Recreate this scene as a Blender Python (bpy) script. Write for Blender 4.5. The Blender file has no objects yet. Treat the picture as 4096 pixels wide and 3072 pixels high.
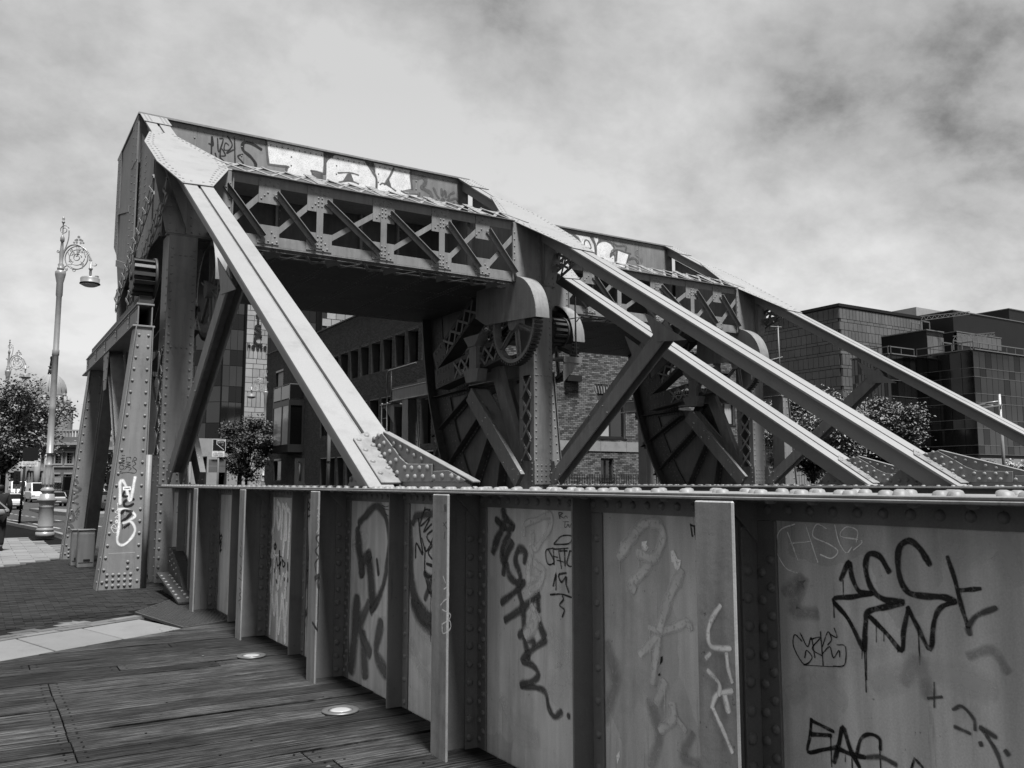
import bpy, bmesh, math, random
import numpy as np
from mathutils import Vector, Matrix, Quaternion
R = random.Random(7)
S = bpy.context.scene
COL = S.collection
PI = math.pi

# ---------------------------------------------------------------- camera
FPX, HORIZ, ZC = 3500.0, 1932.0, 1.65          # focal length and horizon in photo pixels, eye height
PITCH = math.atan((HORIZ - 1536) / FPX)
AZ = math.radians(31.4)                          # heading, to the right of the girder direction (+Y)
FW = Vector((math.sin(AZ) * math.cos(PITCH), math.cos(AZ) * math.cos(PITCH), math.sin(PITCH)))
RT = Vector((math.cos(AZ), -math.sin(AZ), 0))
UP = RT.cross(FW)
CAM = Vector((0, 0, ZC))
cd = bpy.data.cameras.new('camera')
cd.sensor_width = 36.0
cd.lens = 36.0 * FPX / 4096.0
cd.clip_start, cd.clip_end = 0.05, 2000
co = bpy.data.objects.new('camera', cd)
COL.objects.link(co)
M3 = Matrix((RT, UP, -FW)).transposed()
co.matrix_world = Matrix.Translation(CAM) @ M3.to_4x4()
S.camera = co

def ray(x, y): return FW * FPX + RT * (x - 2048) + UP * (1536 - y)
def onX(x, y, X): d = ray(x, y); return CAM + d * (X / d.x)
def onY(x, y, Y): d = ray(x, y); return CAM + d * (Y / d.y)
def onZ(x, y, Z): d = ray(x, y); return CAM + d * ((Z - ZC) / d.z)
SL = 0.6                                         # slope of the diagonal struts
def onT(x, y, off=0.0):
    d = ray(x, y); n = Vector((0, -SL, 1)); p0 = Vector((0, 6.4, 1.65 + off))
    return CAM + d * ((p0 - CAM).dot(n) / d.dot(n))

# ---------------------------------------------------------------- sky, sun, exposure
SUN_EL, SUN_AZ = math.radians(68), math.radians(184)     # azimuth: direction the light comes from (0 = +Y, clockwise)
W = bpy.data.worlds.new('World'); S.world = W; W.use_nodes = True
wn, wl = W.node_tree.nodes, W.node_tree.links
wn.clear()
def N(t, nt=None, **k):
    n = (nt or W.node_tree).nodes.new(t)
    for a, b in k.items():
        if a.startswith('i_'):
            key = a[2:]
            n.inputs[int(key) if key.isdigit() else key.replace('_', ' ')].default_value = b
        else: setattr(n, a, b)
    return n
sky = N('ShaderNodeTexSky', sky_type='NISHITA', sun_disc=False)
sky.sun_elevation = SUN_EL; sky.sun_rotation = SUN_AZ
bw = N('ShaderNodeRGBToBW'); wl.new(sky.outputs[0], bw.inputs[0])
skm = N('ShaderNodeMath', operation='MULTIPLY'); wl.new(bw.outputs[0], skm.inputs[0]); skm.inputs[1].default_value = 0.11
tc = N('ShaderNodeTexCoord')
sep = N('ShaderNodeSeparateXYZ'); wl.new(tc.outputs['Generated'], sep.inputs[0])
zz = N('ShaderNodeMath', operation='MAXIMUM'); wl.new(sep.outputs[2], zz.inputs[0]); zz.inputs[1].default_value = 0.0
za = N('ShaderNodeMath', operation='ADD'); wl.new(zz.outputs[0], za.inputs[0]); za.inputs[1].default_value = 0.8
dv = N('ShaderNodeVectorMath', operation='DIVIDE'); wl.new(tc.outputs['Generated'], dv.inputs[0])
cz = N('ShaderNodeCombineXYZ')
for i in range(3): wl.new(za.outputs[0], cz.inputs[i])
wl.new(cz.outputs[0], dv.inputs[1])
mp = N('ShaderNodeMapping'); wl.new(dv.outputs[0], mp.inputs[0])
mp.inputs['Location'].default_value = (4.627, 3.46, 1.911); mp.inputs['Rotation'].default_value = (0, 0, 0.5); mp.inputs['Scale'].default_value = (1.0, 1.1, 1.1)
n1 = N('ShaderNodeTexNoise', i_Scale=1.7, i_Detail=8.0, i_Roughness=0.55, i_Distortion=0.15); wl.new(mp.outputs[0], n1.inputs['Vector'])
n2 = N('ShaderNodeTexNoise', i_Scale=5.5, i_Detail=11.0, i_Roughness=0.62, i_Distortion=0.15); wl.new(mp.outputs[0], n2.inputs['Vector'])
mx = N('ShaderNodeMath', operation='MULTIPLY_ADD'); wl.new(n2.outputs[0], mx.inputs[0]); mx.inputs[1].default_value = 0.40; 
sc1 = N('ShaderNodeMath', operation='MULTIPLY'); wl.new(n1.outputs[0], sc1.inputs[0]); sc1.inputs[1].default_value = 0.60
wl.new(sc1.outputs[0], mx.inputs[2])
n3 = N('ShaderNodeTexNoise', i_Scale=15.0, i_Detail=8.0, i_Roughness=0.6, i_Distortion=0.1); wl.new(mp.outputs[0], n3.inputs['Vector'])
m3 = N('ShaderNodeMath', operation='MULTIPLY_ADD'); wl.new(n3.outputs[0], m3.inputs[0]); m3.inputs[1].default_value = 0.16
m3b = N('ShaderNodeMath', operation='SUBTRACT'); wl.new(mx.outputs[0], m3b.inputs[0]); m3b.inputs[1].default_value = 0.08; wl.new(m3b.outputs[0], m3.inputs[2])
cr = N('ShaderNodeValToRGB'); wl.new(m3.outputs[0], cr.inputs[0])
e = cr.color_ramp.elements
e[0].position, e[0].color = 0.37, (0.20, 0.20, 0.20, 1)
e[1].position, e[1].color = 0.60, (0.68, 0.68, 0.68, 1)
x = cr.color_ramp.elements.new(0.45); x.color = (0.42, 0.42, 0.42, 1)
x = cr.color_ramp.elements.new(0.51); x.color = (0.53, 0.53, 0.53, 1)
# thin cloud: brighter towards the horizon all round, a little of the clear sky mixed in
hz = N('ShaderNodeMapRange', i_1=0.02, i_2=0.42, i_3=1.16, i_4=0.86); wl.new(zz.outputs[0], hz.inputs[0])
hm = N('ShaderNodeMath', operation='MULTIPLY'); wl.new(cr.outputs[0], hm.inputs[0]); wl.new(hz.outputs[0], hm.inputs[1])
sm = N('ShaderNodeMix', data_type='FLOAT'); sm.inputs[0].default_value = 0.9
wl.new(skm.outputs[0], sm.inputs[2]); wl.new(hm.outputs[0], sm.inputs[3])
bg = N('ShaderNodeBackground', i_Strength=0.50); wl.new(sm.outputs[0], bg.inputs[0])
wo = N('ShaderNodeOutputWorld'); wl.new(bg.outputs[0], wo.inputs[0])

sd = bpy.data.lights.new('sun', 'SUN'); sd.energy = 5.0; sd.angle = math.radians(10); sd.color = (1, 1, 1)
so = bpy.data.objects.new('sun', sd); COL.objects.link(so)
sv = Vector((math.sin(SUN_AZ) * math.cos(SUN_EL), math.cos(SUN_AZ) * math.cos(SUN_EL), math.sin(SUN_EL)))
so.rotation_mode = 'QUATERNION'; so.rotation_quaternion = sv.to_track_quat('Z', 'Y'); so.location = (-20, -20, 40)

S.view_settings.view_transform = 'Standard'; S.view_settings.look = 'None'
S.view_settings.exposure = 1.25; S.view_settings.gamma = 1.0; S.view_settings.use_curve_mapping = False
S.cycles.max_bounces = 6; S.cycles.diffuse_bounces = 3; S.cycles.use_denoising = True

# ---------------------------------------------------------------- materials (the photograph is black and white: greys only)
MAT = {}
def mat(name, v, rough=0.6, var=0.18, scale=1.2, bump=0.0, bscale=60, metal=0.0, streak=0.0, rnd=0.0, spec=0.22, fine=0.0, fscale=90, chips=0.0, stain=0.0, patch=0.0, spots=0.0):
    m = bpy.data.materials.new(name); m.use_nodes = True; nt = m.node_tree; L = nt.links
    b = nt.nodes['Principled BSDF']; b.inputs['Roughness'].default_value = rough; b.inputs['Metallic'].default_value = metal
    b.inputs['Specular IOR Level'].default_value = spec
    geo = N('ShaderNodeNewGeometry', nt)
    nz = N('ShaderNodeTexNoise', nt, i_Scale=scale, i_Detail=6.0, i_Roughness=0.62); L.new(geo.outputs['Position'], nz.inputs['Vector'])
    mr = N('ShaderNodeMapRange', nt, i_1=0.28, i_2=0.72, i_3=1 - var, i_4=1 + var); L.new(nz.outputs[0], mr.inputs[0])
    last = mr.outputs[0]
    def mul(s):
        nonlocal last
        q = N('ShaderNodeMath', nt, operation='MULTIPLY'); L.new(last, q.inputs[0]); L.new(s, q.inputs[1]); last = q.outputs[0]
    if fine:
        f = N('ShaderNodeTexNoise', nt, i_Scale=fscale, i_Detail=3.0); L.new(geo.outputs['Position'], f.inputs['Vector'])
        r = N('ShaderNodeMapRange', nt, i_1=0.3, i_2=0.7, i_3=1 - fine, i_4=1 + fine); L.new(f.outputs[0], r.inputs[0]); mul(r.outputs[0])
    if streak:
        p = N('ShaderNodeMapping', nt); p.inputs['Scale'].default_value = (7, 7, 0.7); L.new(geo.outputs['Position'], p.inputs[0])
        f = N('ShaderNodeTexNoise', nt, i_Scale=1.6, i_Detail=5.0); L.new(p.outputs[0], f.inputs['Vector'])
        r = N('ShaderNodeMapRange', nt, i_1=0.35, i_2=0.68, i_3=1 - streak, i_4=1 + streak * 0.4); L.new(f.outputs[0], r.inputs[0]); mul(r.outputs[0])
    if stain:
        f = N('ShaderNodeTexNoise', nt, i_Scale=2.7, i_Detail=9.0, i_Roughness=0.7); L.new(geo.outputs['Position'], f.inputs['Vector'])
        r = N('ShaderNodeMapRange', nt, i_1=0.52, i_2=0.7, i_3=1.0, i_4=1 - stain); L.new(f.outputs[0], r.inputs[0]); mul(r.outputs[0])
    if spots:                                                # small knocks where old dark coats show, with a run below some of them
        f = N('ShaderNodeTexNoise', nt, i_Scale=26.0, i_Detail=5.0, i_Roughness=0.7); L.new(geo.outputs['Position'], f.inputs['Vector'])
        r = N('ShaderNodeMapRange', nt, i_1=spots - .03, i_2=spots + .02, i_3=1.0, i_4=0.3); L.new(f.outputs[0], r.inputs[0]); mul(r.outputs[0])
        if name == 'steel_top': spots = 0
    if spots:
        p = N('ShaderNodeMapping', nt); p.inputs['Scale'].default_value = (16, 16, 1.1); L.new(geo.outputs['Position'], p.inputs[0])
        f = N('ShaderNodeTexNoise', nt, i_Scale=1.5, i_Detail=4.0, i_Roughness=0.7); L.new(p.outputs[0], f.inputs['Vector'])
        r = N('ShaderNodeMapRange', nt, i_1=.62, i_2=.72, i_3=1.0, i_4=0.68); L.new(f.outputs[0], r.inputs[0]); mul(r.outputs[0])
    if patch:                                                # areas painted over in a slightly different batch
        pm = N('ShaderNodeMapping', nt); pm.inputs['Scale'].default_value = (1, 1.1, .62); L.new(geo.outputs['Position'], pm.inputs[0])
        f = N('ShaderNodeTexVoronoi', nt, i_Scale=1.5); f.distance = 'CHEBYCHEV'
        dn = N('ShaderNodeTexNoise', nt, i_Scale=5.0, i_Detail=3.0); L.new(geo.outputs['Position'], dn.inputs['Vector'])
        av = N('ShaderNodeVectorMath', nt, operation='MULTIPLY_ADD'); L.new(dn.outputs['Color'], av.inputs[0]); av.inputs[1].default_value = (.12, .12, .12); L.new(pm.outputs[0], av.inputs[2]); L.new(av.outputs[0], f.inputs['Vector'])
        sp = N('ShaderNodeSeparateColor', nt); L.new(f.outputs['Color'], sp.inputs[0])
        r = N('ShaderNodeMapRange', nt, i_3=1 - patch, i_4=1 + patch); L.new(sp.outputs[0], r.inputs[0]); mul(r.outputs[0])
    if rnd:
        oi = N('ShaderNodeObjectInfo', nt); r = N('ShaderNodeMapRange', nt, i_3=1 - rnd, i_4=1 + rnd); L.new(oi.outputs['Random'], r.inputs[0]); mul(r.outputs[0])
        at = N('ShaderNodeAttribute', nt, attribute_name='tone'); ad = N('ShaderNodeMath', nt, operation='ADD'); L.new(at.outputs['Fac'], ad.inputs[0]); ad.inputs[1].default_value = 1.0
        mul(ad.outputs[0])
    q = N('ShaderNodeMath', nt, operation='MULTIPLY'); L.new(last, q.inputs[0]); q.inputs[1].default_value = v
    out = q.outputs[0]
    if chips:
        f = N('ShaderNodeTexNoise', nt, i_Scale=9.0, i_Detail=4.0, i_Roughness=0.6); L.new(geo.outputs['Position'], f.inputs['Vector'])
        r = N('ShaderNodeMapRange', nt, i_1=chips, i_2=chips + 0.02, i_3=0.0, i_4=1.0); L.new(f.outputs[0], r.inputs[0])
        mm = N('ShaderNodeMix', nt, data_type='FLOAT'); L.new(r.outputs[0], mm.inputs[0]); L.new(out, mm.inputs[2]); mm.inputs[3].default_value = 0.6; out = mm.outputs[0]
    cb = N('ShaderNodeCombineColor', nt)
    for i in range(3): L.new(out, cb.inputs[i])
    L.new(cb.outputs[0], b.inputs['Base Color'])
    if bump:
        f = N('ShaderNodeTexNoise', nt, i_Scale=bscale, i_Detail=4.0); L.new(geo.outputs['Position'], f.inputs['Vector'])
        bp = N('ShaderNodeBump', nt, i_Strength=bump, i_Distance=0.01); L.new(f.outputs[0], bp.inputs['Height']); L.new(bp.outputs[0], b.inputs['Normal'])
    MAT[name] = m
    return m
mat('steel', 0.15, 0.5, 0.14, 0.8, 0.10, 25, streak=0.16, fine=0.10, fscale=140, stain=0.22, spots=0.71)
mat('steel_lit', 0.5200, 0.5, 0.10, 0.7, 0.10, 25, streak=0.26, fine=0.10, fscale=140, stain=0.22, patch=0.12, spots=0.7)  # copy of steel with light painted in for the shaded webs, plus repaint patches
mat('steel_flange', 0.2200, 0.5, 0.10, 0.9, 0.10, 25, streak=0.3, fine=0.10, fscale=140, stain=0.3, spots=0.68)  # brighter copy of steel: light put into the stiffener flange colour
mat('steel_top', 0.1700, 0.5, 0.07, 0.5, 0.06, 25, fine=0.10, fscale=140, stain=0.16, spots=0.72)
mat('steel_shaded', 0.0500, 0.6, 0.25, 1.2, 0.1, 30, streak=0.2, stain=0.3)  # copy of steel with deep shade painted into its base grey
mat('steel_half_shaded', 0.10, 0.55, 0.2, 1.2, 0.1, 30, streak=0.15, stain=0.25)  # milder dark copy for the quadrant plates, shade put into the colour
mat('steel_chipped', 0.11, 0.5, 0.2, 1.5, 0.15, 40, streak=0.15, chips=0.655)
mat("rack_iron", 0.03, 0.5, 0.2, 2.0, 0.2, 40)
mat('ink', 0.012, 0.45, 0.2, 8); mat('spray_dark', 0.075, 0.55, 0.25, 6, stain=0.3); mat('spray_white', 0.9000, 0.55, 0.12, 4, fine=0.1, stain=0.25)
mat('spray_pale', 0.6000, 0.6, 0.15, 6, stain=0.2); mat('spray_grey', 0.11, 0.6, 0.2, 5)
mat('spray_white_dimmed', 0.50, 0.55, 0.16, 4, fine=0.12, stain=0.3)  # same white spray, darkened to hold back sunlight on the counterweight faces

def soft(name, lo=0.30, hi=0.48):            # sprayed paint: fades out at the edge of the stroke, broken up a little
    m = MAT[name]; nt = m.node_tree; L = nt.links; out = nt.nodes['Material Output']; b = nt.nodes['Principled BSDF']
    at = N('ShaderNodeAttribute', nt, attribute_name='alpha'); geo = N('ShaderNodeNewGeometry', nt)
    f = N('ShaderNodeTexNoise', nt, i_Scale=38.0, i_Detail=6.0, i_Roughness=0.7); L.new(geo.outputs['Position'], f.inputs['Vector'])
    r = N('ShaderNodeMapRange', nt, i_1=lo, i_2=hi, i_3=0.35, i_4=1.0); L.new(f.outputs[0], r.inputs[0])
    k = N('ShaderNodeMath', nt, operation='MULTIPLY'); L.new(at.outputs['Fac'], k.inputs[0]); L.new(r.outputs[0], k.inputs[1])
    t = N('ShaderNodeBsdfTransparent', nt); mx_ = N('ShaderNodeMixShader', nt); L.new(k.outputs[0], mx_.inputs[0]); L.new(t.outputs[0], mx_.inputs[1]); L.new(b.outputs[0], mx_.inputs[2]); L.new(mx_.outputs[0], out.inputs['Surface'])
mat('ghost_pale', 0.6, 0.6, 0.1, 3); mat('ghost_dark', 0.22, 0.6, 0.1, 3)
for n_ in ('ink', 'spray_dark', 'spray_white', 'spray_pale', 'spray_grey', 'spray_white_dimmed', 'ghost_pale', 'ghost_dark'): soft(n_)
mat('lettering', 0.012, 0.45, 0.1, 3)
S.cycles.transparent_max_bounces = 12
# ---------------------------------------------------------------- mesh helpers
ORG = {}
class MB:
    """collects shapes; build() links them as one mesh object"""
    def __init__(s): s.v = []; s.f = []; s.t = []; s.sm = []; s.al = []
    def add(s, vs, fs, smooth=False, tone=0.0):
        o = len(s.v); s.v += [tuple(p) for p in vs]
        s.f += [tuple(i + o for i in q) for q in fs]; s.t += [tone] * len(fs); s.sm += [smooth] * len(fs)
        return s
    def box(s, a, b, tone=0.0, skip=''):
        x0, y0, z0 = (min(a[i], b[i]) for i in range(3)); x1, y1, z1 = (max(a[i], b[i]) for i in range(3))
        V = [(x0, y0, z0), (x1, y0, z0), (x1, y1, z0), (x0, y1, z0), (x0, y0, z1), (x1, y0, z1), (x1, y1, z1), (x0, y1, z1)]
        F = [(0, 3, 2, 1), (4, 5, 6, 7), (0, 1, 5, 4), (1, 2, 6, 5), (2, 3, 7, 6), (3, 0, 4, 7)]
        return s.add(V, F, tone=tone)
    def bar(s, a, b, w, h, up=(0, 0, 1), tone=0.0):
        """box from a to b; w across, h along 'up'"""
        a, b = Vector(a), Vector(b); d = (b - a).normalized(); u = Vector(up)
        r = d.cross(u)
        if r.length < 1e-6: r = d.cross(Vector((1, 0, 0)))
        r.normalize(); u = r.cross(d)
        V = [p + r * (i * w / 2) + u * (j * h / 2) for p in (a, b) for i, j in ((-1, -1), (1, -1), (1, 1), (-1, 1))]
        return s.add(V, [(0, 1, 2, 3), (7, 6, 5, 4), (0, 4, 5, 1), (1, 5, 6, 2), (2, 6, 7, 3), (3, 7, 4, 0)], tone=tone)
    def prism(s, poly, d, tone=0.0, smooth=False):
        """flat polygon (3-D points) pushed out by vector d"""
        P = [Vector(p) for p in poly]; d = Vector(d); n = len(P)
        nn = Vector((0, 0, 0))
        for i in range(n): nn += P[i].cross(P[(i + 1) % n])
        if nn.dot(d) > 0: P.reverse()
        s.add(P + [p + d for p in P], [tuple(range(n)), tuple(range(2 * n - 1, n - 1, -1))], tone=tone)
        o = len(s.v) - 2 * n
        for i in range(n):
            j = (i + 1) % n
            s.f.append((o + i, o + i + n, o + j + n, o + j)); s.t.append(tone); s.sm.append(smooth)
        return s
    def tube(s, pts, r, seg=8, cap=True, closed=False):
        pts = [Vector(p) for p in pts]; n = len(pts); rr = r if isinstance(r, (list, tuple)) else [r] * n
        V = []; prev = None
        for i, p in enumerate(pts):
            d = (pts[(i + 1) % n] - pts[i - 1]) if closed else (pts[min(i + 1, n - 1)] - pts[max(i - 1, 0)])
            d.normalize()
            if prev is None:
                u = d.cross(Vector((0, 0, 1)));
                if u.length < 1e-4: u = d.cross(Vector((1, 0, 0)))
            else: u = prev - d * prev.dot(d)
            u.normalize(); prev = u; w = d.cross(u)
            V += [p + (u * math.cos(2 * PI * k / seg) + w * math.sin(2 * PI * k / seg)) * rr[i] for k in range(seg)]
        F = []
        for i in range(n if closed else n - 1):
            a = i * seg; b = ((i + 1) % n) * seg
            F += [(a + k, a + (k + 1) % seg, b + (k + 1) % seg, b + k) for k in range(seg)]
        s.add(V, F, smooth=True)
        if cap and not closed:
            o = len(s.v) - n * seg
            s.f += [tuple(range(o + seg - 1, o - 1, -1)), tuple(range(o + (n - 1) * seg, o + n * seg))]; s.t += [0, 0]; s.sm += [False, False]
        return s
    def lathe(s, prof, c=(0, 0, 0), seg=16, smooth=True):
        """profile of (radius, height) about a vertical axis"""
        c = Vector(c); V = []; F = []
        for r, z in prof: V += [c + Vector((r * math.cos(2 * PI * k / seg), r * math.sin(2 * PI * k / seg), z)) for k in range(seg)]
        for i in range(len(prof) - 1):
            F += [(i * seg + k, i * seg + (k + 1) % seg, (i + 1) * seg + (k + 1) % seg, (i + 1) * seg + k) for k in range(seg)]
        s.add(V, F, smooth=smooth)
        o = len(s.v) - len(V)
        s.f += [tuple(range(o + seg - 1, o - 1, -1)), tuple(range(len(s.v) - seg, len(s.v)))]; s.t += [0, 0]; s.sm += [False, False]
        return s
    def dome(s, p, n, r, h=0.62):
        q = Vector(n).to_track_quat('Z', 'Y').to_matrix(); p = Vector(p); V = []
        for rr, z in ((1, -0.05), (0.8, 0.42 * h / .62), (0.42, h * 0.93)):
            V += [p + q @ Vector((rr * r * math.cos(k * PI / 4), rr * r * math.sin(k * PI / 4), z * r)) for k in range(8)]
        F = [(i * 8 + k, i * 8 + (k + 1) % 8, i * 8 + 8 + (k + 1) % 8, i * 8 + 8 + k) for i in (0, 1) for k in range(8)] + [tuple(range(16, 24))]
        return s.add(V, F, smooth=True)
    def mesh(s, name, o=(0, 0, 0)):
        me = bpy.data.meshes.new(name)
        if any(o): V = [(p[0] - o[0], p[1] - o[1], p[2] - o[2]) for p in s.v]
        else: V = s.v
        me.from_pydata(V, [], s.f)
        me.polygons.foreach_set('use_smooth', s.sm)
        if any(s.t):
            a = me.attributes.new('tone', 'FLOAT', 'FACE'); a.data.foreach_set('value', s.t)
        if s.al:
            al = s.al + [1.0] * (len(s.v) - len(s.al)); a = me.attributes.new('alpha', 'FLOAT', 'POINT'); a.data.foreach_set('value', al)
        me.update()
        return me
    def build(s, name, m, parent=None, kind=None, bevel=0.0, origin=None):
        o = ORG.get(parent.name, (0, 0, 0)) if parent else (origin or (0, 0, 0))
        me = s.mesh(name, o); ob = bpy.data.objects.new(name, me); COL.objects.link(ob)
        me.materials.append(MAT[m] if isinstance(m, str) else m)
        if parent: ob.parent = parent
        elif origin: ob.location = origin
        ORG[ob.name] = o
        if kind: ob['kind'] = kind
        if bevel:
            b = ob.modifiers.new('edge', 'BEVEL'); b.width = bevel; b.segments = 1; b.limit_method = 'ANGLE'
        return ob
def thing(name, label, cat, loc=(0, 0, 0), group=None):
    o = bpy.data.objects.new(name, None); COL.objects.link(o); o.location = loc; o.empty_display_size = 0.2
    o['label'] = label; o['category'] = cat
    if group: o['group'] = group
    ORG[o.name] = tuple(loc)
    return o
def tag(o, label, cat, group=None):
    o['label'] = label; o['category'] = cat
    if group: o['group'] = group
    return o
def structure(name, mb, m, **k):
    o = mb.build(name, m, **k); o['kind'] = 'structure'; return o
def copy_tree(o, parent=None, skip=()):
    c = o.copy(); COL.objects.link(c)
    if parent: c.parent = parent
    for ch in KIDS.get(o.name, []):
        if ch.name.split('.')[0] not in skip: copy_tree(ch, c, skip)
    return c
KIDS = {}
def index_kids():
    KIDS.clear()
    for o in bpy.data.objects:
        if o.parent: KIDS.setdefault(o.parent.name, []).append(o)
UNIT = MB().box((-.5, -.5, -.5), (.5, .5, .5))
UMESH = {}
def piece(name, c, size, m, parent, rot=None):
    """one separate box-shaped piece; alike pieces share a mesh"""
    k = (name, m)
    if k not in UMESH:
        UMESH[k] = UNIT.mesh(name); UMESH[k].materials.append(MAT[m])
    o = bpy.data.objects.new(name, UMESH[k]); COL.objects.link(o); og = ORG.get(parent.name, (0, 0, 0)) if parent else (0, 0, 0)
    o.location = Vector(c) - Vector(og); o.scale = size
    if rot is not None: o.rotation_mode = 'QUATERNION'; o.rotation_quaternion = rot
    if parent: o.parent = parent
    ORG[o.name] = og
    return o
def pieces(name, boxes, m, parent, limit=300, var=0.25):
    """boxes = (min, max, tone); the nearest 'limit' become objects, the rest one joined part"""
    boxes = sorted(boxes, key=lambda b: (Vector(b[0]) - CAM).length)
    for a, b, t in boxes[:limit]:
        a, b = Vector(a), Vector(b); piece(name, (a + b) / 2, b - a, m, parent)
    if len(boxes) > limit:
        mb = MB()
        for a, b, t in boxes[limit:]: mb.box(a, b, tone=R.uniform(-var, var))
        mb.build(name, m, parent, kind='stuff')
# rivets are noted down here and made at the end
RIV = {}
def riv(root, p, n, r=0.026): RIV.setdefault(root.name, []).append((Vector(p), Vector(n), r))
def rl(root, a, b, n, pitch, r=0.026, off=0.0):
    a, b = Vector(a), Vector(b); L = (b - a).length; k = max(1, int((L - off) / pitch)); d = (b - a).normalized()
    for i in range(k + 1):
        t = off + i * pitch
        if t <= L + 1e-6: riv(root, a + d * t, n, r)
RM = MB().dome((0, 0, 0), (0, 0, 1), 1.0).mesh('rivet')
def make_rivets(root, m, limit=300, keep=None):
    L = RIV.get(root.name, [])
    def size(t):
        p, n, r = t; d = p - CAM; z = d.dot(FW)
        if z < 0.3 or (CAM - p).dot(n) < -0.1 * d.length: return 0
        x, y = d.dot(RT) / z * FPX, d.dot(UP) / z * FPX
        return r / z if abs(x) < 2060 and abs(y) < 1540 else 0
    L.sort(key=size, reverse=True)
    if not RM.materials: RM.materials.append(MAT[m])
    og = Vector(ORG[root.name])
    for p, n, r in L[:limit]:
        o = bpy.data.objects.new('rivet', RM); COL.objects.link(o); o.parent = root; o.location = p - og; o.scale = (r, r, r)
        o.rotation_mode = 'QUATERNION'; o.rotation_quaternion = n.to_track_quat('Z', 'Y')
    if len(L) > limit:
        mb = MB()
        for p, n, r in L[limit:]: mb.dome(p, n, r)
        mb.build('rivet', m, root, kind='stuff')
    return L
# ---------------------------------------------------------------- painted strokes (graffiti, lettering, road paint)
def smooth_line(P, k=5):
    P = [Vector(p) for p in P]
    if len(P) < 3: return P
    Q = [P[0] * 2 - P[1]] + P + [P[-1] * 2 - P[-2]]; out = []
    for i in range(1, len(Q) - 2):
        a, b, c, d = Q[i - 1:i + 3]
        for j in range(k):
            t = j / k
            out.append(0.5 * ((2 * b) + (c - a) * t + (2 * a - 5 * b + 4 * c - d) * t * t + (3 * b - a - 3 * c + d) * t ** 3))
    return out + [P[-1]]
def stroke(mb, pts, w, n, curve=True, taper=False):
    """flat ribbon with rounded ends lying on a surface with normal n"""
    n = Vector(n).normalized(); P = smooth_line(pts) if curve else [Vector(p) for p in pts]
    P = [p for i, p in enumerate(P) if i == 0 or (p - P[i - 1]).length > 1e-5]
    if len(P) < 2: return
    jit = [1 + R.uniform(-.08, .08) for _ in P]
    V = []; F = []
    for i, p in enumerate(P):
        d = (P[min(i + 1, len(P) - 1)] - P[max(i - 1, 0)]); d = d - n * d.dot(n)
        if d.length < 1e-7: d = P[-1] - P[0]
        d.normalize(); r = n.cross(d); ww = w * jit[i] * ((1 - 0.6 * i / len(P)) if taper else 1)
        lift = n * (i * 2e-5)
        V += [p + r * (ww / 2) + lift, p - r * (ww / 2) + lift]
    F = [(2 * i, 2 * i + 1, 2 * i + 3, 2 * i + 2) for i in range(len(P) - 1)]
    mb.add(V, F)
    for p, q, ww in ((P[0], P[1], w), (P[-1], P[-2], w * (0.4 if taper else 1))):     # round ends
        d = (p - q).normalized(); r = n.cross(d); o = len(mb.v)
        mb.add([p] + [p + (r * math.cos(a) + d * math.sin(a)) * ww / 2 for a in [PI * k / 6 for k in range(7)]], [(0, k, k + 1) for k in range(1, 7)])

def spray(mb, pts, w, n, curve, fade, top=1.0):
    """ribbon whose opacity falls to nothing over its outer part; rounded, uneven ends"""
    n = Vector(n).normalized(); P = smooth_line(pts) if curve else [Vector(p) for p in pts]
    P = [p for i, p in enumerate(P) if i == 0 or (p - P[i - 1]).length > 1e-5]
    if len(P) < 2: return
    Q = [P[0]]
    for a, b in zip(P[:-1], P[1:]):
        k = max(1, int((b - a).length / (w * 1.2))); Q += [a.lerp(b, (i + 1) / k) for i in range(k)]
    P = Q; d0, d1 = (P[0] - P[1]).normalized(), (P[-1] - P[-2]).normalized()
    P = [P[0] + d0 * w * .5, P[0] + d0 * w * .3] + P + [P[-1] + d1 * w * .3, P[-1] + d1 * w * .5]; m = len(P); ph = R.uniform(0, 6)
    prof = [(-.5 - fade * .5, 0), (-.5 + fade * .5, 1), (.5 - fade * .5, 1), (.5 + fade * .5, 0)]; V = []; A = []
    for i, p in enumerate(P):
        d = P[min(i + 1, m - 1)] - P[max(i - 1, 0)]; d = d - n * d.dot(n)
        if d.length < 1e-7: d = P[-1] - P[0]
        d.normalize(); r = n.cross(d); e = .45 if i in (0, m - 1) else (.82 if i in (1, m - 2) else 1); ww = w * e * (1 + .12 * math.sin(ph + i * .9) + R.uniform(-.05, .05)); press = top * (1 - .16 * (1 + math.sin(ph * 2 + i * .55)) / 2)
        for o, a in prof: V.append(p - r * (o * ww) + n * (i * 1e-5)); A.append(0 if i in (0, m - 1) else a * press)
    o = len(mb.v); mb.al += [1.0] * (o - len(mb.al)); mb.add(V, [(4 * i + j, 4 * i + j + 1, 4 * i + 5 + j, 4 * i + 4 + j) for i in range(m - 1) for j in range(3)]); mb.al += A
# ---------------------------------------------------------------- the bascule bridge
X1, X2, YC = 2.83, 10.5, 15.8
TOPZ = 1.61
B = thing('bascule_bridge', 'nearer riveted steel bascule bridge, its graffiti-covered girder beside the timber walk', 'bridge', (6.6, 10, 0), 'bascule bridges side by side')
def T(Y, off=0.0): return 1.65 + SL * (Y - 6.4) + off      # height of the strut plane
NT = Vector((0, -SL, 1)).normalized()
DT = Vector((0, 1, SL)).normalized()

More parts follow.
